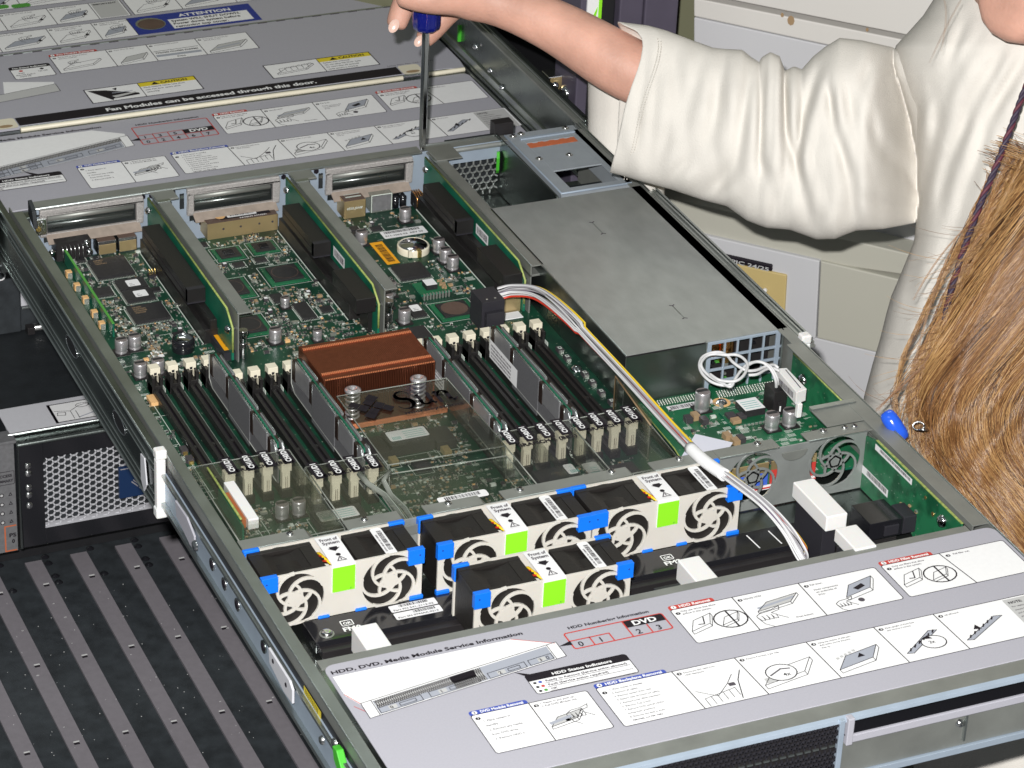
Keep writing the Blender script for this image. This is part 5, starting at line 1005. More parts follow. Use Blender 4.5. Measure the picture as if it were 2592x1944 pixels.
# ================================================================== slide rails
def rail(side, label):
    t = thing('slide_rail', label, 'slide rail', group='slide rails carrying the open server'); sg = -1 if side == 'L' else 1; x0 = -10.4 if side == 'L' else 426.2
    X = lambda d: x0 + sg*d
    def bx(b, d0, d1, y0, y1, z0, z1, m): b.box(min(X(d0), X(d1)), max(X(d0), X(d1)), y0, y1, z0, z1, m)
    b = MB(); bx(b, 0.05, 0.25, -120, 600, -16, -8, 'gap_black'); bx(b, 0.3, 1.4, -120, 600, -36, -13, 'blue_grey'); bx(b, 1.4, 3.6, -120, 600, -15, -13, 'zinc'); bx(b, 1.4, 4.0, -120, 600, -36, -33, 'zinc'); build('inner_member', b, t, 0.4)  # first strip is black: painted shade of the gap below the flange
    b = MB(); bx(b, 4.5, 5.8, 246, 1300, -41, -1.5, 'zinc_dark'); bx(b, 1.6, 5.8, 246, 1300, -3.2, -1.2, 'zinc_dark' if side == 'L' else 'zinc_dull'); bx(b, 1.6, 5.8, 246, 1300, -42, -40, 'zinc_dark'); b.tube([(X(6.0), 246, -1.6), (X(6.0), 1300, -1.6)], 0.9, 'zinc', 6); b.tube([(X(6.0), 246, -41), (X(6.0), 1300, -41)], 0.9, 'zinc', 6); [b.tube([(X(6.2), 247, zz), (X(6.2), 1300, zz)], 0.55, 'zinc', 5) for zz in (-9, -13.5, -30, -35)]; build('middle_member', b, t, 0.3)
    for y_ in (422, 318):
        b = MB(); b.prism([(y_+13*cos(2*pi*i/20), -19+5.5*sin(2*pi*i/20)) for i in range(20)], 0, 0.5, 'gap_black', lambda u, v, h: (X(5.9+h), u, v)); b.tube([(X(6.3), y_+13*cos(2*pi*i/20), -19+5.5*sin(2*pi*i/20)) for i in range(21)], 0.5, 'chrome', 5); build('rail_slot', b, t)
    b = MB(); bx(b, 9.0, 10.6, 596, 1400, -46, 2, 'zinc_dark'); bx(b, 6.2, 10.6, 596, 1400, 0.8, 2.2, 'zinc_dark'); bx(b, 6.2, 10.6, 596, 1400, -46, -44.6, 'zinc'); build('outer_member', b, t, 0.3)
    b = MB(); bx(b, -0.4, 6.8, 240, 247, -3.0, 3.4, 'white_plastic'); bx(b, 0.5, 6.6, 240, 246, -44, -3, 'white_plastic'); bx(b, 0.2, 7.4, 239, 246, -44, -37, 'white_plastic'); build('end_stop', b, t, 1.2, 3)
    b = MB()
    for y in (150, 128, 105, 60, -62, 262, 420, 330): 
        b.cyl((X(1.4) if side == 'R' else X(2.3), y, -23), 4.0, 0.9, 'steel' if y != 60 else 'zinc_dark', ax=0, n=18); b.cyl((X(1.6) if side == 'R' else X(2.7), y, -23), 2.4, 1.1, 'ink', ax=0, n=16)
    build('rail_hole', b, t); return t
rl = rail('L', 'left steel slide rail outside the open chassis, with white end stop and latch plates')
Q = []; nq(); b.prism([(42, -11), (40, -20), (16, -24), (3, -23), (3, -14), (8, -11)], 0, 1.4, 'lid_white', lambda u, v, h: (-14.6-h, u, v))
for y, z in ((34, -15), (13, -17)): b.cyl((-16.3, y, z), 1.5, 0.4, 'ink', ax=0, n=12)
nq(); b.prism([(208, -12), (206, -22), (180, -27), (172, -26), (172, -16), (186, -11)], 0, 1.4, 'lavender', lambda u, v, h: (-14.6-h, u, v)); b.lathe((-15.5, 170, -21), [(0.2, -2.5), (2.4, -2), (3.2, -0.6), (3.4, 0)], 'chrome', 16, 0); b.lathe((-12.4, -54, -11), [(0.2, -2.2), (2.6, -1.6), (3.2, 0)], 'steel', 16, 0); b.lathe((-12.4, -35, -22), [(0.2, -2.2), (2.2, -1.6), (2.8, 0)], 'steel', 16, 0)
nq(); b.prism([(262, -13), (258, -30), (264, -38), (270, -32), (270, -14)], 0, 1.0, 'lid_white', lambda u, v, h: (-17-h, u, v)); each('latch_plate', Q, rl, 0.4)
b = MB(); b.prism([(-58, -9), (-64, -8), (-84, -26), (-110, -34), (-110, -40), (-82, -32), (-60, -16)], 0, 6, 'green_plastic', lambda u, v, h: (-11.6-h*0.7, u, v)); build('release_lever', b, rl, 0.5)
rr_ = rail('R', 'right steel slide rail running back past the power supply to the rack post')
b = MB(); b.box(429, 431, 598, 1300, -44, -34, 'zinc'); b.box(434.5, 436, 596, 900, -40, -2, 'brushed'); b.box(425.8, 438, 243, 600, -8, -6.2, 'zinc_dull'); b.cyl((433.6, 735, -18), 5, 1.0, 'ink', ax=0, n=20); b.box(428, 436, 596, 830, -43.6, -42, 'zinc_dark'); build('stay', b, rr_, 0.3)
for y in range(600, 1200, 200): pass
# loose rails of the shelf below the second server
b = MB(); b.box(430, 434, 660, 1300, -60, -48, 'zinc_dark'); b.tube([(429.4, 660, -48), (429.4, 1300, -48)], 1.6, 'zinc', 8); b.tube([(434, 660, -50), (434, 1300, -50)], 1.0, 'zinc', 8); b.box(426.5, 428.2, 640, 1300, -70, -49, 'black_paint')
o = build('rack_shelf_rail', b, None, 0.3); tag(o, 'dark ridged rail between the second server lid and the right slide rail', 'rail')
# ================================================================== second server, still in the rack
r2s = thing('rack_server', 'closed lavender rack server behind and below the open one, its lid covered in service labels', 'server')
YO, ZO = 802, -45
b = MB(); b.box(0, 425, YO-138, YO+560, ZO-43, ZO-1.2, 'zinc_dark'); build('body', b, r2s, 0.5)
b = MB(); s0 = Sheet(MB(), (0, 0, 0)); b.prism(s0.rpts(0, YO-126, 425, YO, 6, 'cd'), ZO-1.2, ZO, 'lavender'); fo = build('front_cover', b, r2s, 0.3)
b = MB(); s = Sheet(b, (0, YO, ZO+0.05), step=0.07); front_panel(s, True); build('cover_label', b, fo)
b = MB(); b.prism([(30, YO+10), (40, YO+9), (372, YO+9), (392, YO+9), (410, YO+9), (425, YO+5), (427, YO+20), (427, YO+142), (30, YO+142)], ZO-1, ZO+2.0, 'lavender'); b.tube([(56, YO+5.4, ZO+0.4), (371, YO+5.4, ZO+0.4)], 2.0, 'ivory', 10); b.tube([(392, YO+5.4, ZO+0.4), (425, YO+6, ZO+0.4)], 2.0, 'ivory', 10); b.tube([(56, YO+8.6, ZO+0.8), (425, YO+8.6, ZO+0.8)], 1.0, 'zinc', 8); b.tube([(0, YO+144, ZO+1), (427, YO+144, ZO+1)], 1.3, 'zinc', 8)
for i in range(24): b.box(40+i*16, 48+i*16, YO+141, YO+142.6, ZO+1.9, ZO+2.3, 'ink_soft')
dr = build('fan_door', b, r2s, 0.3)
b = MB(); s = Sheet(b, (0, YO, ZO+2.08), step=0.07); s.rect(56.5, 9.6, 372.4, 24, 'ink', 1); s.text('Fan Modules can be accessed through this door.', 127, 14.2, 5.4, 'white_print', 2, w=174, bold=True)
for (x0, x1) in ((36, 55.6), (373.4, 391)): s.rrect(x0, 7, x1, 25, 3, 'ivory', 1); s.disc((x0+x1)/2, 11.5, 6, 'smd_tan', 2, 2.5)
caution(s, 121.3, 31, 211.8, 57, 165, True, ['Pinch Hazard. Never take short', 'cuts. Fan door opens when', 'operating.']); caution(s, 270.9, 32.4, 361.8, 58.6, 316.3, False, ['System may overheat.', 'Do not leave Fan Door open', 'for more than 60 seconds', 'while system is running.'])
s.rect(113.9, 93.8, 280.4, 127.6, 'white_print', 1); s.line([(113.9, 93.8), (280.4, 93.8), (280.4, 127.6), (113.9, 127.6)], 0.5, 'ink', 3, True); tabhead(s, 113.9, 154, 127.4, 4.4, '1', 'Fan Module Removal', 'red_print')
for i, x in enumerate((113.9, 160.6, 194.6, 236.2)):
    if i: s.line([(x, 127.4), (x, 94)], 0.5, 'ink', 3)
    num(s, x+3, 123.6, '1234'[i]); lines(s, x+6, 123.8, (['Fan failure to slot in position', '(Service required)'], ['Open door fan door.'], ['Locate failed fan module'], ['Press latch on module fan', 'and lift from slot.'])[i], 1.5, 3)
tray(s, 118, 101, 34, 12); tray(s, 165, 99, 26, 14, fill='light_grey'); s.line([(196, 112), (234, 113)], 0.5, 'ink', 3); s.text('FX2/FM3 FX1/FM3 FX0/FM3', 197, 107.5, 2.4, 'ink', 3, w=36, bold=True); s.rect(196, 101, 234, 105, 'sketch_grey', 3); s.text('Front', 212, 97, 2.2, 'ink', 3, bold=True); tray(s, 240, 99, 36, 15, fill='light_grey'); s.line([(248, 104), (268, 108)], 1.4, 'sketch_grey', 4); hand(s, 125, 113, 0.8)
s.rrect(77, 93, 110, 116.8, 2, 'white_print', 1); s.rrect(77, 111.4, 110, 116.8, 2, 'ink', 2, 'cd'); s.frame(77, 93, 110, 116.8, 2, 0.5, 'ink'); s.text('Fan Status Indicators', 79.5, 112.8, 2.2, 'white_print', 4, w=28, bold=True); s.text('Fault', 82, 103, 1.8, 'ink', 3); s.text('(Service Action', 79, 99.5, 1.8, 'ink', 3); s.text('required)', 81, 96.6, 1.8, 'ink', 3); s.disc(85, 108, 1.6, 'red_print', 3); s.disc(102, 108, 1.6, 'ink', 3); s.text('Fan OK', 98, 103, 1.8, 'ink', 3)
s.poly([(60, 66), (100, 66), (104, 80), (66, 92)], 'white_print', 1); s.poly([(52, 55), (104, 62), (104, 76), (52, 68)], 'light_grey', 2); s.line([(52, 55), (104, 62), (104, 76), (52, 68)], 0.4, 'ink', 3, True)
s.text('Fan Module Service Information', 6, 122, 3.0, 'ink', 1, w=62, bold=True); s.text('Label Part No. 263-3142-01', 366, 26.5, 1.5, 'ink_soft', 1, w=40)
build('door_label', b, dr)
b = MB(); b.box(0, 426, YO+146, YO+560, ZO-1, ZO+0.6, 'lavender'); tc = build('top_cover', b, r2s, 0.3)
b = MB(); s = Sheet(b, (0, YO, ZO+0.66), step=0.07)
s.rect(196.8, 151.6, 303.5, 188, 'navy_print', 1); s.rect(228.5, 155.6, 297.6, 175, 'white_print', 2); s.text('ATTENTION', 240, 178.2, 5.4, 'white_print', 3, w=45, bold=True)
for i, t in enumerate(('System WILL SHUT DOWN.', 'Power down system before', 'removing top cover.')): s.text(t, 230.5, 169.4-i*6, 3.9, 'ink', 3, w=(60, 58, 46)[i], bold=True)
s.disc(212.6, 171, 12.6, 'zinc', 2, 12.6); s.disc(213, 170.4, 11.4, 'chip_brown', 3, 10.6)
def strip(y0, y1, xs_, tx):
    s.rect(xs_[0], y0, xs_[-1], y1, 'white_print', 1); s.line([(xs_[0], y0), (xs_[-1], y0), (xs_[-1], y1), (xs_[0], y1)], 0.5, 'ink', 3, True)
    for i in range(len(xs_)-1):
        x = xs_[i]; wd = xs_[i+1]-x
        if i: s.line([(x, y0), (x, y1)], 0.5, 'ink', 3)
        num(s, x+3, y1-4, str(i+2)); lines(s, x+6, y1-4, tx[i % len(tx)], 1.7, 3.2); tray(s, x+4, y0+7, wd-9, (y1-y0)*0.42, fill=(None, 'sketch_grey')[i % 2]); hand(s, x+wd*0.42, y1-13, 1.0); s.poly([(x+wd*0.7, y0+12), (x+wd*0.78, y0+17), (x+wd*0.8, y0+12)], 'ink', 4)
strip(151.5, 187, (40, 82, 128, 166, 196.4), (['Open Fan Door, press both', 'latches to release.'], ['Open Fan Door fully.'], ['Press release button, lift', 'and remove cover.'])); strip(193, 228, (20, 60, 98, 140, 176, 203), (['From support latch'], ['Reconnect cables'], ['Slide system out of rack']))
s.rect(177.5, 194.5, 201.5, 226.6, 'light_grey', 4.5); s.text('IMPORTANT', 179, 222, 2.6, 'ink', 5, w=20, bold=True); lines(s, 179, 218, ['Before servicing', 'any component', 'install rack anti-', 'tilt legs, check', 'power cords and', 'ESD straps.'], 2, 3.8)
strip(193, 232, (206, 248, 296, 344, 390), (['Pull up the green tab'], ['Lift out the riser'], ['Slide card free'])); strip(236, 275, (20, 70, 122, 176), (['Remove card'], ['Replace card'])); s.rrect(96, 238, 112, 246, 3, 'green_print', 6); s.rrect(114, 236, 130, 244, 3, 'green_print', 6); strip(236, 275, (206, 250, 300, 350, 400), (['Loosen screws'], ['Lift heat sink']))
build('top_label', b, tc)
# ================================================================== server two units tall, lower left, front with mesh
lw = thing('mesh_front_server', 'dark server with silver honeycomb front and grey indicator ear, lower left', 'server')
b = MB(); b.box(0, 425, 672, 1300, -318, -222.5, 'black_paint'); b.box(0, 425, 660, 698, -224, -221.8, 'lid_white'); b.tube([(-2, 659.5, -222.4), (425, 659.5, -222.4)], 1.2, 'zinc', 8); build('body', b, lw, 0.4)
b = MB(); s = Sheet(b, (0, 0, -221.7), step=0.1); x0 = 38
s.rect(x0, 664, x0+54, 691, 'white_print', 1); s.line([(x0, 664), (x0+54, 664), (x0+54, 691), (x0, 691)], 0.8, 'ink', 2, True); s.line([(x0, 664), (x0, 691)], 1.8, 'ink', 2)
s.line([(x0+2, 681), (x0+14, 678), (x0+22, 684), (x0+40, 688)], 0.4, 'ink', 2); s.line([(x0+14, 678), (x0+14, 666)], 0.4, 'ink', 2); s.line([(x0+18, 677), (x0+18, 666)], 0.4, 'ink', 2); s.line([(x0+18, 667), (x0+44, 676), (x0+52, 680)], 0.9, 'sketch_grey', 2); s.line([(x0+3, 674), (x0+9, 673), (x0+10, 677), (x0+4, 678)], 0.4, 'ink', 2, True); s.ring(x0+25, 684, 5, 0.4, 'ink', 3, 3); s.poly([(x0+29, 683), (x0+31, 687), (x0+34, 684), (x0+32, 681)], 'ink', 3); s.disc(x0+33, 680.5, 1.6, 'red_print', 4)
build('lid_label', b, lw)
b = MB(); zt, zb = -228, -318
for (a, c, d, e) in ((2, 22, zb, zt), (22, 425, zt-14, zt), (22, 425, zb, zb+14)): b.box(a, c, 650, 656, d, e, 'black_gloss')
b.tube([(3, 650.5, zb), (3, 650.5, zt+1), (425, 650.5, zt+1)], 1.8, 'zinc_dark', 8); b.box(2, 425, 650, 668, zt-1, zt+3.5, 'zinc_dark'); b.box(20, 425, 658, 659, zb, zt, 'black_paint')
for z_ in (-246, -252.6, -265, -271.6, -281): b.lathe((10, 649.6, z_), [(0.2, -1.4), (2.2, -1.1), (2.9, 0)], 'steel', 16, 1)
build('bezel', b, lw, 0.5)
b = MB(); honeycomb(b, zb+17, 23, zt-15, 152, 5.5, 0.85, 'lid_white', lambda u, v, h: (v, 653+h, u), 0, 1.2); b.box(22, 152, 650.6, 666, zb+12.4, zb+14.2, 'lid_white'); build('mesh', b, lw)  # pale sill under the mesh: reflected light put into its colour
b = MB(); b.box(-21, 0, 650, 655, -319, -224, 'ear_grey'); b.box(-21, 2, 650, 666, -224.4, -222, 'ear_grey'); s = Sheet(b, (0, 649.9, 0), (1, 0, 0), (0, 0, 1), 0.1)
s.text('ACCESS', -14.4, -252.6, 2.3, 'ink', 1, w=12, bold=True); s.text('SUMMARY', -15.6, -257, 2.3, 'ink', 1, w=14, bold=True); s.frame(-17, -259, -0.8, -247.6, 1, 0.3, 'ink')
for z_ in (-268, -276, -284, -292): s.ring(-11, z_, 1.5, 0.5, 'ink', 2); s.disc(-11, z_, 1.2, 'light_grey', 1); s.line([(-5.5, z_-1), (-3, z_-1), (-4.2, z_+1.4)], 0.4, 'ink', 1, True)
s.line([(-1.2, -296), (-9.6, -296), (-9.6, -318), (-1.2, -318)], 0.9, 'orange_print', 2); s.text('PS', -6.6, -306, 3.4, 'ink', 1, w=5.6, bold=True); s.text('0', -4.6, -311.6, 3.4, 'ink', 1, bold=True); build('indicator_ear', b, lw, 0.4)
b = MB(); b.box(80, 109, 646.8, 650.2, -288, -261, 'badge_navy'); b.box(81, 108, 646.4, 647, -262.4, -261.6, 'wire_grey'); s = Sheet(b, (100, 646.7, -275), (1, 0, 0), (0, 0, 1), 0.1)
for q in range(4):
    a = radians(45+90*q)
    for j in range(4):
        u0, v0, u1, v1 = (1, 1+j*1.9, 7.6, 1+j*1.9) if q % 2 else (1+j*1.9, 1, 1+j*1.9, 7.6)
        s.line([(u0*cos(a)-v0*sin(a), u0*sin(a)+v0*cos(a)), (u1*cos(a)-v1*sin(a), u1*sin(a)+v1*cos(a))], 0.7, 'wire_grey', 1)
build('logo_badge', b, lw, 0.5)
# black equipment case on the far left, above it
bc = thing('black_case', 'black equipment case with small white symbols at the left edge', 'equipment case')
b = MB(); b.box(-60, 51, 810, 1300, -221, -60, 'tray_black'); build('body', b, bc, 0.8)
b = MB(); s = Sheet(b, (0, 809.8, 0), (1, 0, 0), (0, 0, 1), 0.1); s.line([(32.6, -151), (40, -151), (36, -144)], 0.9, 'white_print', 1, True); s.line([(33, -162.4), (40, -162.4), (40, -155), (33, -155)], 0.9, 'white_print', 1, True); s.text('M', 34, -161, 4.4, 'white_print', 1, w=5); s.ring(36, -168.6, 3.6, 0.9, 'white_print', 1); build('symbols', b, bc)
b = MB(); b.lathe((45.6, 809.6, -167), [(0.2, -1), (1.5, -0.8), (1.8, 0)], 'copper_edge', 12, 1); build('indicator_light', b, bc)
b = MB(); b.box(51.5, 100, 812, 1300, -221, -175, 'tray_black'); b.box(51.8, 90, 811, 812, -199, -150, 'lid_white'); b.box(52, 100, 809, 811, -201, -199.4, 'zinc'); b.tube([(60, 806, -217), (110, 806, -217)], 3.4, 'steel', 12); b.box(54, 60, 802, 810, -221, -215, 'black_plastic'); o = build('dark_case', b, None, 0.3); tag(o, 'dark low case with silver roller, seen through the left rail', 'equipment case')
# ================================================================== striped tray at lower left
tr = thing('striped_tray', 'black tray with slanting grey strips, rivets and dust at the lower left', 'tray'); zt_ = -360
b = MB(); b.box(-700, 700, -700, 1200, zt_-30, zt_-0.8, 'tray_black'); b.box(-300, 700, 700, 720, zt_, -318.2, 'gap_black'); build('tray_floor', b, tr)
M0 = Vector((0.0790, 0.9969, 0)); 
for i in range(-9, 12):
    x_at = lambda y, i=i: 14.9 + 36.5*i
    b = MB(); w2 = 13.4; pts = [(x_at(-600), -600), (x_at(-600)+w2, -600), (x_at(690)+w2, 690), (x_at(690), 690)]
    if max(p[0] for p in pts) < -140 : continue
    b.prism(pts, zt_-0.8, zt_+1.6, 'stripe_grey')
    for yk in range(0, 9):
        y = 653.4 - 102.2*yk; x = x_at(y)
        b.box(x+5, x+9.2, y-1.2, y+1.4, zt_+1.6, zt_+1.75, 'ink'); b.box(x+5, x+9.4, y+1.4, y+2.3, zt_+1.6, zt_+2.4, 'light_grey')
    build('strip', b, tr, 0.3)
for i in range(-3, 7):
    for y in (658.3, 667.5, 686.8, 696.4):
        if (y == 667.5 or y == 686.8) and i % 2: continue
        x = 33+36.5*i; b = MB(); b.lathe((x, y, zt_-0.8), [(3.4, 0), (3.0, 0.2), (2.2, 1.2), (0.3, 1.9)], 'black_gloss', 16); build('rivet', b, tr)
b = MB()
for _ in range(110): x, y = rnd.uniform(-60, 150), rnd.uniform(400, 640); k = rnd.uniform(0.2, 0.7); b.box(x, x+k*(3 if rnd.random() < .15 else 1), y, y+k, zt_+1.7, zt_+1.9, 'light_grey') if (x-14.9) % 36.5 < 13 else b.box(x, x+k, y, y+k, zt_-0.8, zt_-0.5, 'light_grey')
tag(build('dust', b, tr), kind='stuff')
# ================================================================== rack posts
def post(name, label, x0, x1, y0, y1, m, z0=-420, z1=420):
    b = MB(); b.box(x0, x1, y0, y1, z0, z1, m); o = build(name, b, None, 1.2); tag(o, label, 'rack post'); return o
post('rack_post', 'narrow purple-grey rack post just right of the brass rail bracket', 449.5, 459.2, 650, 690, 'post_purple')
post('rack_post', 'wide dark purple rack side panel behind the forearm', 485, 505, 655, 700, 'post_purple')
post('rack_post', 'outer purple-grey rack edge beside the pale wall panels', 505.5, 534, 653, 900, 'post_purple')
o = post('rack_post', 'dark gap between the two purple posts, its shade painted as a black box', 459.5, 484.6, 662, 900, 'gap_black')  # black box paints in the shade of the open gap
b = MB(); b.box(437, 449, 690, 1300, -300, -10, 'gap_black'); b.box(437, 485, 850, 870, -300, 300, 'gap_black'); o = build('rack_interior', b, None); tag(o, 'inside wall of the rack beyond the brass bracket, its shade painted black', 'rack panel')  # near-black colour stands for the shade inside the rack
br = thing('rail_bracket', 'shiny brass-coloured bracket and ball where the right rail meets the rack', 'bracket')
b = MB(); b.lathe((450.5, 668, -8.5), [(0.3, -6), (4, -4.6), (5.6, -1.6), (6, 1), (5.2, 4)], 'chrome', 24, 1); build('ball', b, br)
b = MB(); b.box(440, 456.5, 676, 678, -42, 2, 'brass'); b.box(438, 456.5, 676, 690, 1, 2.4, 'chrome'); b.box(436, 447, 664, 690, -16, -11, 'brass'); build('plate', b, br, 1.0)
b = MB()
for (x, y, z_) in ((442, 672, -3), (444, 668, -14), (449, 664, -24), (453, 668, -30), (440, 676, -8)): b.lathe((x, y, z_), [(0.3, -2.6), (2.4, -2), (3.0, 0)], 'chrome', 14, 1)
build('screw', b, br)
b = MB(); b.box(454, 463.4, 648, 649.6, 55, 130, 'white_paper'); b.box(463.4, 466, 647.6, 649.6, 52, 130, 'lime'); b.prism([(456, 55), (459, 62), (462.4, 69), (462.4, 66), (460, 55)], 0, 0.3, 'lime', fXZ(647.6)); o = build('checked_sticker', b, None); tag(o, 'white sticker with lime green edge and tick, high on the rack post', 'sticker')
b = MB(); b.prism([(0, 0), (7, 0), (7, 14), (0, 14)], 0, 2, 'green_plastic', lambda u, v, h: (428+u, 830+h, -30+v)); b.lathe((431, 800, -22), [(0.2, -3), (2.4, -2), (3, 0)], 'chrome', 14, 1); b.lathe((433, 790, -16), [(0.2, -3), (2.4, -2), (3, 0)], 'chrome', 14, 1); b.lathe((430, 745, -34), [(0.2, -3), (1.8, -2), (2.4, 0)], 'chrome', 14, 1); b.lathe((431, 770, -30), [(0.2, -3), (2.0, -2), (2.6, 0)], 'chrome', 14, 1); o = build('rail_fittings', b, None); o.parent = rr_
# ================================================================== pale wall and tape unit behind the person
WD = Vector((-0.67307, 0.73958, 0)); WN = Vector((-0.73958, -0.67307, 0))     # wall direction and its face towards the room
WP = cp(1900, 500, 2480)
def onw(px, py, off=0.0):                                        # meet the wall plane (moved out by off mm)
    r = RX*((px-1296)/FPX) + RY*((py-972)/FPX) + RZ; q = WP + WN*off; t = (q-CP).dot(WN)/r.dot(WN); return CP + r*t
def wslab(name, quad, off, th, m, lab=None, cat=None, par=None, kind=None, bev=1.0):
    b = MB(); A = [onw(px, py, off) for px, py in quad]; B = [p - WN*th for p in A]; n = len(A)
    b.add([*A, *B], [tuple(range(n)), tuple(range(n, 2*n))[::-1]] + [(i, (i+1) % n, n+(i+1) % n, n+i) for i in range(n)], m); o = build(name, b, par, bev)
    if lab: tag(o, lab, cat)
    if kind: o['kind'] = kind
    return o
b = MB(); q0 = WP - WD*1600 - WN*40; q1 = WP + WD*900 - WN*40
b.add([(q0.x, q0.y, -1400), (q1.x, q1.y, -1400), (q1.x, q1.y, 900), (q0.x, q0.y, 900)], [(0, 1, 2, 3)], 'gap_olive'); tag(build('wall', b), kind='structure')
Lw = lambda x, y0, k=0.235: y0 + (x-1750)*k
wslab('wall_panel', [(1756, Lw(1756, -900)), (2900, Lw(2900, -900)), (2900, Lw(2900, -20, .2)), (1756, Lw(1756, -20, .2))], 4, 30, 'wall_white', 'topmost pale wall panel, above the brown-flecked gap', 'wall panel')
wslab('wall_panel', [(1756, Lw(1756, -6, .2)), (2900, Lw(2900, -6, .2)), (2900, Lw(2900, 40, .215)), (1756, Lw(1756, 40, .215))], 0, 30, 'wall_white', 'narrow pale wall panel strip under the topmost one', 'wall panel')
wslab('wall_panel', [(1756, Lw(1756, 42.5, .215)), (2900, Lw(2900, 42.5, .215)), (2900, Lw(2900, 540)), (1756, Lw(1756, 540))], 0, 30, 'wall_cool', 'broad cool grey wall panel behind the raised sleeve', 'wall panel')
b = MB()
for (px, py, r_) in ((1990, 20, 2), (2002, 52, 3), (1980, 38, 1.4), (2000, 22, 1.6), (2200, 62, 1.6), (2222, 56, 1.4), (2255, 60, 1.5), (2195, 75, 1.2)):
    p = onw(px, py, 0.6+0.2); u = WD; b.ngon([tuple(p + u*r_*cos(2*pi*i/8) + Vector((0, 0, 1))*r_*1.4*sin(2*pi*i/8)) for i in range(8)], 'smd_tan')
o = build('chipped_spots', b); tag(o, 'small brown chipped spots on the wall panel strip', 'paint chips')
tu = thing('tape_unit', 'beige cabinet with black and white APIC lettering strip and yellow panel', 'cabinet')
wslab('sloping_top', [(1560, 470), (1700, 500), (2420, 672), (2420, 715), (2060, 662), (1620, 560)], 26, 26, 'beige_panel', par=tu)
wslab('fascia', [(1560, 541), (1784, 596), (2074, 661), (2064, 857), (2040, 862), (1560, 747)], 30, 26, 'wall_cool', par=tu)
wslab('side_fascia', [(2077, 661), (2420, 742), (2420, 940), (2068, 856)], 29, 26, 'beige_panel', par=tu)
wslab('yellow_panel', [(1640, 620), (1991, 697), (1985, 800), (1640, 760)], 32, 4, 'beige_sand', par=tu)
wslab('lettering_strip', [(1700, 615), (1829, 642), (1954, 671.5), (1953, 688), (1700, 630)][0:1] + [(1954, 671.5), (1953, 688), (1700, 630)], 34, 3, 'ink', par=tu)
b = MB(); A = onw(1835, 662, 34.6); Bp = onw(1950, 688.6, 34.6); u = (Bp-A).normalized(); s = Sheet(b, A, u, Vector((0, 0, 1)) , 0.1); s.n = WN; s.text('APIC 24/25', -0.5, 0.4, 3.3, 'light_grey', 3, w=(Bp-A).length*0.98); build('lettering', b, tu)
b = MB(); p = onw(1868, 736, 32); b.add([tuple(p + WD*13*cos(2*pi*i/24) + Vector((0, 0, 1))*15*sin(2*pi*i/24) + WN*h_) for h_ in (0, 9) for i in range(24)], [(i, (i+1) % 24, 24+(i+1) % 24, 24+i) for i in range(24)] + [tuple(range(24, 48))], 'black_plastic', False); build('round_knob', b, tu, 0.8)
b = MB(); p = onw(1937, 734, 33); b.add([tuple(p + WD*1.9*cos(2*pi*i/16) + Vector((0, 0, 1))*1.9*sin(2*pi*i/16) + WN*h_) for h_ in (0, 2.4) for i in range(16)], [(i, (i+1) % 16, 16+(i+1) % 16, 16+i) for i in range(16)] + [tuple(range(16, 32))], 'white_plastic'); build('button', b, tu, 0.4)
wslab('lower_front', [(1800, 790), (2066, 856), (2420, 940), (2420, 1500), (1800, 1300)], 27, 24, 'wall_cool', par=tu)
b = MB(); b.add([(-1500, -1500, -900), (2500, -1500, -900), (2500, 2500, -900), (-1500, 2500, -900)], [(0, 1, 2, 3)], 'floor_cream'); tag(build('floor', b), kind='structure')
# ================================================================== screwdriver
sd = thing('screwdriver', 'screwdriver with translucent dark blue handle and long steel shaft held upright on the rear edge', 'screwdriver')
b = MB(); b.cyl((297.6, 588.5, 1), 1.2, 4, 'steel', n=6, r2=2.6, smooth=False); b.cyl((297.6, 588.5, 5), 2.6, 14, 'steel', n=6, r2=3.1, smooth=False); b.cyl((297.6, 588.5, 19), 3.1, 78, 'chrome', n=6, smooth=False); build('shaft', b, sd, 0.3)
b = MB(); n = 40; R0 = 10.2; prof = [(0.2, 96), (R0-3, 96), (R0-0.8, 98), (R0, 101), (R0, 108), (R0*0.96, 113), (R0, 118), (R0, 170), (R0*0.8, 178), (0.2, 180)]
vs = [((r_*(1+0.035*cos(10*2*pi*i/n)) if 97 < h_ < 176 else r_)*cos(2*pi*i/n)+297.6, (r_*(1+0.035*cos(10*2*pi*i/n)))*sin(2*pi*i/n)+588.5, h_) for r_, h_ in prof for i in range(n)]
b.add(vs, [(j*n+i, j*n+(i+1) % n, (j+1)*n+(i+1) % n, (j+1)*n+i) for j in range(len(prof)-1) for i in range(n)], 'blue_handle', True); build('handle', b, sd)
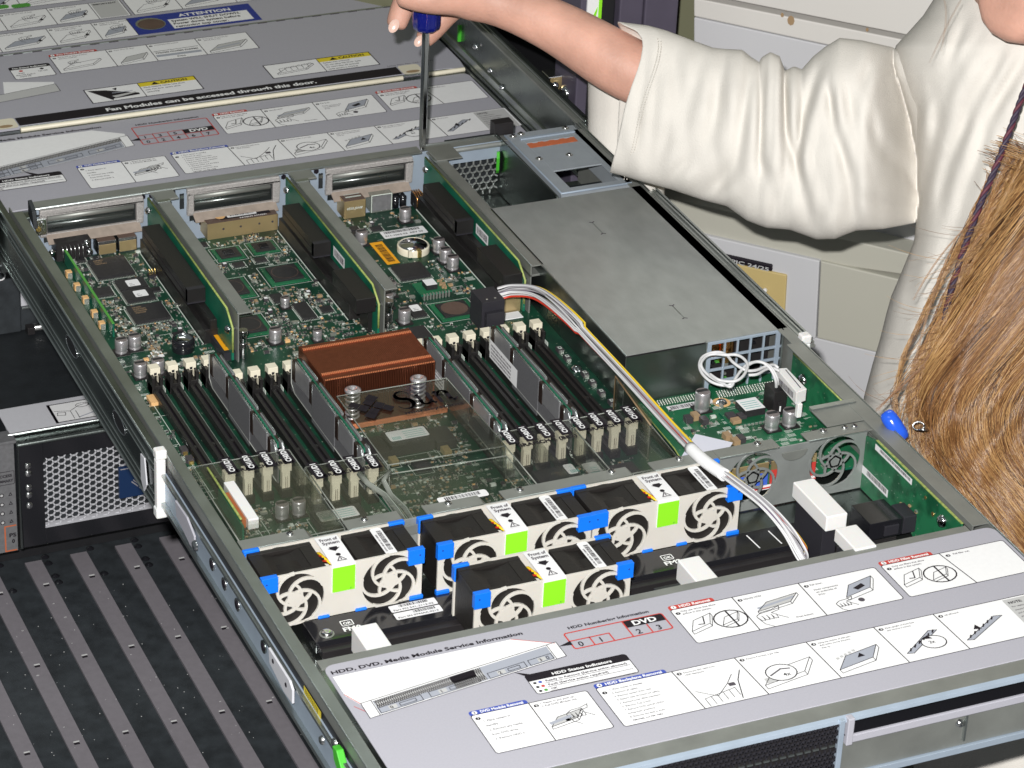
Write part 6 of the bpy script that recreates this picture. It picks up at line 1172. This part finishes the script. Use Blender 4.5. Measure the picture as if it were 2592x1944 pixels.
# ================================================================== PERSON
pr = thing('person', 'person in cream sweatshirt with long auburn hair, arm stretched out to hold the screwdriver', 'person')
def skin_mesh(name, chains, m, parent, root=0, sub=2, name_mat=None):
    V, E, Rr = [], [], []
    for ch_ in chains:
        prev = None
        for item in ch_:
            if isinstance(item, int): prev = item; continue
            (px, py, d, r) = item; V.append(cp(px, py, d)*S); Rr.append(r*S); k = len(V)-1
            if prev is not None: E.append((prev, k))
            prev = k
    me = bpy.data.meshes.new(name); me.from_pydata([tuple(v) for v in V], E, []); o = bpy.data.objects.new(name, me); COL.objects.link(o); o.parent = parent
    md = o.modifiers.new('skin', 'SKIN'); md.use_smooth_shade = True; md.branch_smoothing = 0.6
    for i, r in enumerate(Rr): me.skin_vertices[0].data[i].radius = (r, r); me.skin_vertices[0].data[i].use_root = (i == root)
    s_ = o.modifiers.new('sub', 'SUBSURF'); s_.levels = sub; s_.render_levels = sub
    dg = bpy.context.evaluated_depsgraph_get(); me2 = bpy.data.meshes.new_from_object(o.evaluated_get(dg)); o.modifiers.clear(); o.data = me2
    me2.materials.clear(); me2.materials.append(MATS[m])
    for p_ in me2.polygons: p_.use_smooth = True
    return o
D = 2178
arm = [ # 0..: from the elbow to the palm
 (2050, 330, 2135, 22), (1850, 270, 2150, 22), (1700, 222, 2158, 23), (1590, 178, 2160, 24.5), (1500, 122, 2165, 23), (1420, 74, 2170, 20.5), (1340, 36, 2172, 19), (1270, 10, 2176, 19.5), (1205, -12, 2180, 19)]
thumb = [8, (1150, -6, 2160, 14.5), (1100, -2, 2154, 12.0), (1056, -6, 2152, 10.8), (1024, -12, 2152, 9.6), (1008, -18, 2153, 8.4)]
index = [8, (1150, -60, 2196, 12), (1085, -66, 2204, 10.5), (1038, -30, 2204, 9.6), (1018, 20, 2202, 9.2), (1005, 58, 2200, 8.4), (1000, 74, 2200, 6.8)]
middle = [8, (1170, -20, 2206, 11.5), (1140, 20, 2214, 9.8), (1110, 58, 2216, 9.2), (1080, 92, 2214, 8.2), (1064, 110, 2213, 6.6)]
ring = [8, (1190, -60, 2214, 11), (1130, -90, 2222, 9.5), (1080, -60, 2224, 8.6), (1076, -30, 2222, 7.6)]
little = [8, (1200, -90, 2218, 10), (1150, -130, 2226, 8), (1110, -115, 2228, 7.2), (1096, -92, 2226, 6.4)]
shoulder = [0, (2250, 360, 2135, 20), (2420, 320, 2150, 24), (2600, 200, 2150, 26), (2680, 60, 2100, 40)]
# neck and jaw; the head itself is above the picture
head = [(2660, -80, 2010, 60), (2650, -260, 2000, 78), (2650, -420, 2010, 70)]
jaw = [(2618, -20, 1975, 40), (2578, -4, 1958, 34), (2545, -8, 1950, 27)]
V0 = arm; n_arm = len(arm); chains = [arm, thumb, index, middle, ring, little, shoulder]
tot = sum(len([x for x in c_ if not isinstance(x, int)]) for c_ in chains); last = tot-1
chains.append([last] + head); chains.append([tot] + jaw)
body = skin_mesh('body', chains, 'skin', pr, root=0)
# nails
b = MB()
def nail(px, py, d, a, w_, l_):
    c = cp(px, py, d); u = (RX*cos(a)+RY*sin(a)); v = (-RX*sin(a)+RY*cos(a)); n = 14; P = []
    for k in range(3):
        f = (1, 0.75, 0.3)[k]
        for i in range(n): t = 2*pi*i/n; P.append(tuple(c + u*l_*f*cos(t) + v*w_*f*sin(t) - RZ*(0, 0.5, 0.9)[k]))
    b.add(P, [(k*n+i, k*n+(i+1) % n, (k+1)*n+(i+1) % n, (k+1)*n+i) for k in range(2) for i in range(n)] + [tuple(range(2*n, 3*n))], 'nail', True)
nail(997, 66, 2192.4, radians(118), 3.6, 5.2); nail(1061, 104, 2206.5, radians(125), 3.2, 4.6)
build('fingernail', b, body)
b = MB(); c = cp(2592, -34, 1922)
P = []
for i in range(15):
    t = i/14; 
    P.append(cp(2520+150*t, -22-10*sin(pi*t), 1926))
b.tube(P, [0.6+3.2*sin(pi*i/14) for i in range(15)], 'lip', 10); build('lip', b, body)
# ---- cloth surfaces, with folds laid along measured lines
def seg_d(px, py, x0, y0, x1, y1):
    dx, dy = x1-x0, y1-y0; t = ((px-x0)*dx+(py-y0)*dy)/(dx*dx+dy*dy); t = max(0, min(1, t)); ax, ay = x0+dx*t, y0+dy*t
    side = ((px-x0)*dy-(py-y0)*dx)/sqrt(dx*dx+dy*dy)
    return sqrt((px-ax)**2+(py-ay)**2), side, t
def folds(px, py, F):
    h = 0
    for (x0, y0, x1, y1, w_, a) in F:
        w_ *= 1.45; a *= 0.95
        d, sd_, t = seg_d(px, py, x0, y0, x1, y1)
        if d > 3.2*w_: continue
        e = sin(pi*min(1, max(0, 0.12+0.76*t)))
        h += a*e*math.exp(-(sd_/w_)**2 - max(0, (d-abs(sd_)))/w_) - 0.55*a*e*math.exp(-((sd_-1.5*w_)/(1.3*w_))**2 - max(0, (d-abs(sd_)))/w_)
    return h
SF = [(1640, 110, 1612, 350, 10, 1.4), (1672, 90, 1640, 440, 9, 0.9), (1712, 130, 1725, 310, 15, 3.2), (1700, 310, 1660, 430, 14, 2.2), (1770, 150, 1738, 330, 14, 3.6), (1832, 150, 1800, 360, 15, 4.0), (1895, 180, 1868, 420, 13, 5.0), (1868, 420, 1770, 500, 16, 4.0), (1932, 170, 1925, 400, 9, 7.0), (1925, 400, 1935, 450, 12, 5), (1957, 160, 1948, 420, 8, 3.0), (1985, 190, 1990, 330, 8, 7.5), (1990, 330, 2030, 470, 10, 6.5), (2030, 470, 2052, 560, 12, 3.0), (2075, 170, 2030, 310, 11, 6.0), (2030, 310, 2018, 420, 9, 6.5), (2095, 210, 2115, 330, 10, 6.0), (2115, 330, 2150, 450, 12, 5.5), (2150, 450, 2160, 560, 13, 3.5), (2145, 230, 2155, 330, 16, 4.0), (2200, 285, 2225, 370, 13, 6.0), (2225, 370, 2275, 410, 12, 6.0), (2275, 410, 2330, 480, 11, 5.0), (2190, 500, 2330, 540, 12, 3.0), (2200, 160, 2180, 225, 12, 5.0), (1750, 400, 1700, 450, 12, 2.5), (1840, 450, 1800, 510, 12, 2.5), (1980, 480, 1960, 560, 16, 3.5), (2080, 520, 2060, 590, 12, 3)]
TF = [(2440, 60, 2400, 170, 10, 3.5), (2400, 170, 2310, 300, 16, 3.0), (2310, 300, 2300, 380, 20, 3.0), (2455, 110, 2385, 260, 12, 3.5), (2385, 260, 2350, 400, 14, 4.0), (2350, 400, 2330, 520, 12, 4.0), (2545, 120, 2470, 250, 12, 3.6), (2470, 250, 2400, 420, 13, 5.0), (2400, 420, 2372, 520, 12, 3.5), (2590, 150, 2500, 300, 13, 5.5), (2500, 300, 2450, 480, 14, 4.0), (2450, 480, 2360, 760, 16, 4.0), (2360, 760, 2300, 1100, 18, 3.0), (2330, 560, 2300, 760, 12, 2.5), (2300, 760, 2230, 1000, 16, 2.5), (2590, 400, 2500, 620, 16, 4), (2500, 620, 2420, 850, 16, 3), (2320, 250, 2315, 350, 10, 3.5), (2350, 240, 2340, 350, 12, -2.5)]
def lerp_tab(T, x):
    if x <= T[0][0]: return T[0][1]
    for (a, ya), (c, yc) in zip(T, T[1:]):
        if x <= c: return ya+(yc-ya)*(x-a)/(c-a)
    return T[-1][1]
TOP = [(1540, 54), (1566, 58), (1620, 66), (1670, 85), (1730, 105), (1790, 122), (1835, 126), (1878, 128), (1900, 146), (1922, 160), (1930, 146), (1950, 134), (1972, 144), (1986, 182), (2010, 170), (2030, 178), (2060, 144), (2090, 120), (2126, 98), (2180, 104), (2260, 122), (2340, 190), (2420, 240)]
BOT = [(1540, 430), (1600, 445), (1640, 458), (1710, 478), (1788, 506), (1840, 520), (1892, 557), (1940, 575), (2000, 580), (2066, 604), (2113, 603), (2140, 592), (2167, 582), (2234, 578), (2320, 562), (2420, 560)]
CUFF = [(50, 1562), (60, 1572), (79, 1612), (100, 1626), (120, 1627), (150, 1622), (180, 1613), (221, 1598), (272, 1582), (377, 1560), (450, 1540)]
LEFT = [(-400, 2560), (-60, 2398), (0, 2362), (40, 2336), (80, 2300), (117, 2266), (150, 2262), (190, 2270), (230, 2285), (300, 2305), (400, 2322), (520, 2326), (565, 2319), (613, 2313), (698, 2278), (749, 2256), (796, 2243), (860, 2227), (923, 2208), (1004, 2187), (1100, 2172), (1200, 2165), (1500, 2200), (1900, 2300), (2300, 2420)]
b = MB(); NU, NV = 190, 84; vs = []
for i in range(NU+1):
    u = i/NU
    for j in range(NV):
        a = 2*pi*j/NV; 
        x = 1560 + (2420-1560)*u; yt, yb = lerp_tab(TOP, x), lerp_tab(BOT, x); mid, hh = (yt+yb)/2, (yb-yt)/2
        y = mid - hh*cos(a); k = (1-u)**2.2; xe = lerp_tab(CUFF, y) if sin(a) > 0 else 1562+ (lerp_tab(CUFF, y)-1562)*0.25
        x2 = x + (xe-1560)*max(0, 1-u*3.0)
        dep = 2150 - 85*u - (hh/3.6*0.62)*sin(a)*(1 if sin(a) > 0 else 0.8)
        hfold = folds(x2, y, SF) if sin(a) > -0.1 else 0
        nz = noise.noise(Vector((x2*0.012, y*0.008, 3.1)))*2.2 + noise.noise(Vector((x2*0.03, y*0.012, 7)))*0.9
        if x2 < 1600 + (xe-1562): pass
        e_ = min(1, max(0, (x2-2180)/170)); e_ = e_*e_*(3-2*e_)
        if e_ > 0:
            xl_ = lerp_tab(LEFT, y); W_ = (3400-xl_)/2; c_ = max(-1, min(1, ((3400+xl_)/2-x2)/W_)); sn = sin(math.acos(c_)); dep = dep*(1-e_) + (2120-130*sn**0.8+9+(40 if sin(a) < 0 else 0))*e_
        vs.append(tuple(cp(x2, y, dep + hfold*1.25*(1-0.5*e_) + nz*1.2)))
b.add(vs, [(i*NV+j, i*NV+(j+1) % NV, (i+1)*NV+(j+1) % NV, (i+1)*NV+j) for i in range(NU) for j in range(NV)], 'cloth', True)
slv = build('sleeve', b, pr); sm_ = slv.modifiers.new('thick', 'SOLIDIFY'); sm_.thickness = 0.0012; sm_.offset = 0
# hem and its stitching
b = MB(); 
for q, off in ((0, 40), (0, 47)):
    P = []
    for i in range(60):
        y = 92+(372)*i/59; x = lerp_tab(CUFF, y)+off; yt, yb = lerp_tab(TOP, x), lerp_tab(BOT, x); mid, hh = (yt+yb)/2, (yb-yt)/2; c_ = max(-1, min(1, (mid-y)/hh)); a = math.acos(c_); u = max(0, (x-1560)/860)
        P.append((x, y, 2150-85*u-(hh/3.6*0.62)*sin(a) + folds(x, y, SF)*1.25 - 1.6))
    for i in range(0, 58): 
        A, B_ = cp(*P[i]), cp(*P[i+1]); b.tube([A, A+(B_-A)*0.6], 0.33, 'stitch', 4)
build('stitching', b, slv)
# the other sleeve, hanging behind the forearm
b = MB(); vs = []; NU, NV = 40, 40
for i in range(NU+1):
    u = i/NU
    for j in range(NV):
        a = 2*pi*j/NV; cx = 1585
        wx = 97; x = cx - wx*cos(a); y = 190 + (330+(x-1488)*0.95-190)*u; vs.append(tuple(cp(x, y, 2225 - 26*sin(a) + 1.5*noise.noise(Vector((x*0.02, y*0.006, 1))) + folds(x, y, [(1530, 240, 1536, 400, 3, 1.2), (1548, 240, 1552, 400, 3, 1.2)]))))
b.add(vs, [(i*NV+j, i*NV+(j+1) % NV, (i+1)*NV+(j+1) % NV, (i+1)*NV+j) for i in range(NU) for j in range(NV)], 'cloth', True); o = build('sleeve', b, pr); sm_ = o.modifiers.new('thick', 'SOLIDIFY'); sm_.thickness = 0.002
# torso
b = MB(); vs = []; NU, NV = 210, 110
for i in range(NU+1):
    y = -60 + 2500*(i/NU)**1.25; xl = lerp_tab(LEFT, y); xr = 3400
    W2 = (xr-xl)/2; cx = (xr+xl)/2
    for j in range(NV+1):
        a = -0.25 + (pi*0.62)*j/NV                                # front half and a little round the side
        x = cx - W2*cos(a); base = 2120 - 130*max(sin(a), -0.2)**0.8 if sin(a) > 0 else 2120 + 60*(-sin(a))
        base += max(0, y-900)*0.02
        hf = folds(x, y, TF); nz = noise.noise(Vector((x*0.009, y*0.005, 9)))*3 + noise.noise(Vector((x*0.03, y*0.010, 2)))*0.9
        vs.append(tuple(cp(x, y, base + hf*1.3 + nz)))
b.add(vs, [(i*(NV+1)+j, i*(NV+1)+j+1, (i+1)*(NV+1)+j+1, (i+1)*(NV+1)+j) for i in range(NU) for j in range(NV)], 'cloth', True); o = build('sweatshirt', b, pr); sm_ = o.modifiers.new('thick', 'SOLIDIFY'); sm_.thickness = 0.003
# ---- hair: an under-mass and many strands over it
b = MB(); HL = [(360, 2610), (420, 2575), (500, 2535), (600, 2490), (700, 2440), (800, 2395), (900, 2345), (1000, 2318), (1050, 2322), (1120, 2350), (1200, 2395), (1280, 2440), (1340, 2490), (1400, 2530), (1480, 2570), (1600, 2640)]
vs = []; NU, NV = 120, 60
for i in range(NU+1):
    y = 360 + 1240*i/NU; xl = lerp_tab(HL, y)
    for j in range(NV+1):
        t = j/NV; x = xl + (3000-xl)*t; edge = min(1, t*7); z_ = 1968 - 48*sqrt(edge) + 9*noise.noise(Vector(((x+0.75*y)*0.016, y*0.002, 5))) + 6*noise.noise(Vector(((x+0.75*y)*0.05, y*0.003, 1)))
        vs.append(tuple(cp(x, y, z_)))
b.add(vs, [(i*(NV+1)+j, i*(NV+1)+j+1, (i+1)*(NV+1)+j+1, (i+1)*(NV+1)+j) for i in range(NU) for j in range(NV)], 'hair_b', True)
hm = build('hair', b, pr); sm_ = hm.modifiers.new('thick', 'SOLIDIFY'); sm_.thickness = 0.001; sm_.offset = 0
cu = bpy.data.curves.new('hair_strands', 'CURVE'); cu.dimensions = '3D'; cu.bevel_depth = 0.00022; cu.bevel_resolution = 0; cu.resolution_u = 4
for m in ('hair_a', 'hair_b', 'hair_c', 'hair_d'): cu.materials.append(MATS[m])
rh = random.Random(11)
def strand(pts, mi, rad=1.0):
    sp = cu.splines.new('POLY'); sp.points.add(len(pts)-1)
    for k, p_ in enumerate(pts): sp.points[k].co = (*(p_*S), 1); sp.points[k].radius = rad*(1 if k < len(pts)*0.8 else 0.5)
    sp.material_index = mi
def flow(x, y):                                                  # direction of the hair in the picture
    t = min(1, max(0, (y-930)/260)); dx = -0.78*(1-t) + 0.62*t; r = (x-2300)/300
    dx += 0.25*r*(t-0.3); return dx, 1.0
def hair_depth(x, y):
    xl = lerp_tab(HL, y); edge = min(1, max(0, (x-xl)/((3000-xl))*7))
    return 1968 - 48*sqrt(edge) + 9*noise.noise(Vector(((x+0.75*y)*0.016, y*0.002, 5))) + 6*noise.noise(Vector(((x+0.75*y)*0.05, y*0.003, 1)))
for c_ in range(430):                                            # locks of hair, each of a dozen strands that keep together
    if rh.random() < 0.72: x0, y0 = rh.uniform(2500, 3100), rh.uniform(350, 900)
    else: x0, y0 = rh.uniform(2330, 2750), rh.uniform(820, 1260)
    L_ = rh.uniform(300, 800); ph, am = rh.uniform(0, 6), rh.uniform(3, 13); fr = rh.uniform(0.008, 0.02); turn = rh.uniform(-0.16, 0.16); tone = rh.choices((0, 1, 2, 3), (34, 30, 20, 16))[0]; lf = rh.uniform(0, 7); stray = rh.random() < 0.2; rag = rh.uniform(0, 40)
    for s_ in range(rh.randint(9, 19)):
        x, y = x0+rh.gauss(0, 13), y0+rh.gauss(0, 12); st = 24; n = int(L_*rh.uniform(0.7, 1.15)/st); P = []; sp_ = rh.uniform(-1, 1); a2, p2 = rh.uniform(0.5, 3.5), rh.uniform(0, 6)
        for k in range(n):
            xx = x + am*sin(fr*y+ph) + a2*sin(0.03*y+p2); P.append(cp(xx, y, hair_depth(xx, y) - 3.2 - lf - (k/n)*2*sp_)); dx, dy = flow(x, y); x += (dx + turn + sp_*0.05*(k/n))*st; y += dy*st
            lim = lerp_tab(HL, min(1590, y)) - (60 if stray else rag*0.6)
            if x < lim: x = lim + rh.uniform(0, 8)
            if y > 1660: break
        if len(P) > 2: strand(P, tone if rh.random() < 0.7 else rh.choice((0, 1, 2)), rh.uniform(0.5, 1.0))
for s_ in range(260):                                            # loose wisps over the shirt
    y = rh.uniform(520, 1130); x = lerp_tab(HL, y) + rh.uniform(0, 90); ang = rh.gauss(2.35, 0.35); P = []; cur = rh.uniform(-0.09, 0.09); L_ = rh.randint(6, 20)
    for k in range(L_):
        P.append(cp(x, y, 1950 + rh.uniform(-0.5, 0.5) - k*0.1)); x += 13*cos(ang); y += 13*sin(ang)*(1 if ang < pi else 0.8); ang += cur
    strand(P, rh.choices((0, 1, 2), (4, 4, 3))[0], 0.55)
for (p0, p1, p2) in (((2390, 860), (2280, 960), (2222, 1040)), ((2420, 830), (2300, 965), (2215, 1036)), ((2380, 890), (2270, 985), (2208, 1048)), ((2420, 600), (2345, 760), (2300, 980)), ((2460, 560), (2370, 640), (2310, 760)), ((2430, 0), (2395, 60), (2350, 160)), ((2388, 0), (2400, 40), (2380, 130))):
    P = []
    for k in range(14):
        t = k/13; P.append(cp((1-t)**2*p0[0]+2*t*(1-t)*p1[0]+t*t*p2[0], (1-t)**2*p0[1]+2*t*(1-t)*p1[1]+t*t*p2[1], 1950))
    for j in range(3): strand([q + RX*(j*0.5) for q in P], rh.choice((0, 1)), 0.8 if p0[1] > 100 else 0.35)
so = bpy.data.objects.new('hair_strands', cu); COL.objects.link(so)
dg = bpy.context.evaluated_depsgraph_get(); me = bpy.data.meshes.new_from_object(so.evaluated_get(dg)); bpy.data.objects.remove(so)
ho = bpy.data.objects.new('hair_strands', me); COL.objects.link(ho); ho.parent = hm
# ================================================================== lanyard cord and blue badge clip
cpts = [(2640, 120), (2592, 232), (2560, 320), (2520, 425), (2480, 520), (2440, 630), (2412, 720), (2392, 800), (2384, 850)]
cr = smooth([cp(x, y, 1958) for x, y in cpts], 14); b = MB(); n = len(cr)
for k, m in enumerate(('cord_dark', 'cord_red', 'cord_dark')):
    P = []
    for i, p_ in enumerate(cr):
        d = (cr[min(i+1, n-1)]-cr[max(i-1, 0)]).normalized(); u = d.cross(RZ).normalized(); v = d.cross(u); a = i*0.62+2*pi*k/3; P.append(p_ + u*1.05*cos(a) + v*1.05*sin(a))
    b.tube(P, 1.25, m, 8)
o = build('lanyard_cord', b); tag(o, 'dark purple braided lanyard cord hanging down the cream sweatshirt', 'cord')
bd_ = thing('badge_clip', 'shiny blue plastic clip beside the auburn hair, just above the right chassis edge', 'badge clip')
b = MB(); C0 = cp(2264, 1078, 1925); u = (RX*0.55+RY*0.83); v = (RX*0.83-RY*0.55); P = []; n = 16
for k, (f, h_) in enumerate(((0.5, 5), (0.95, 3), (1.0, 0), (0.95, -3), (0.5, -5))):
    for i in range(n): t = 2*pi*i/n; c1, s1 = cos(t), sin(t); e = 0.55; P.append(tuple(C0 + u*11*f*(abs(c1)**e)*(1 if c1 > 0 else -1) + v*5.4*f*(abs(s1)**e)*(1 if s1 > 0 else -1) + RZ*h_))
b.add(P, [(k*n+i, k*n+(i+1) % n, (k+1)*n+(i+1) % n, (k+1)*n+i) for k in range(4) for i in range(n)] + [tuple(range(n)), tuple(range(4*n, 5*n))], 'blue_badge', True); build('clip_body', b, bd_)
b = MB(); C1 = cp(2325, 1078, 1928); b.tube([tuple(C1 + RX*3.6*cos(2*pi*i/16) + RY*2.6*sin(2*pi*i/16)) for i in range(17)], 0.6, 'steel', 6); b.tube([tuple(cp(2336, 1088, 1926) + RX*3*cos(2*pi*i/12) + RZ*3*sin(2*pi*i/12)) for i in range(13)], 0.7, 'chrome', 6); build('metal_ring', b, bd_)
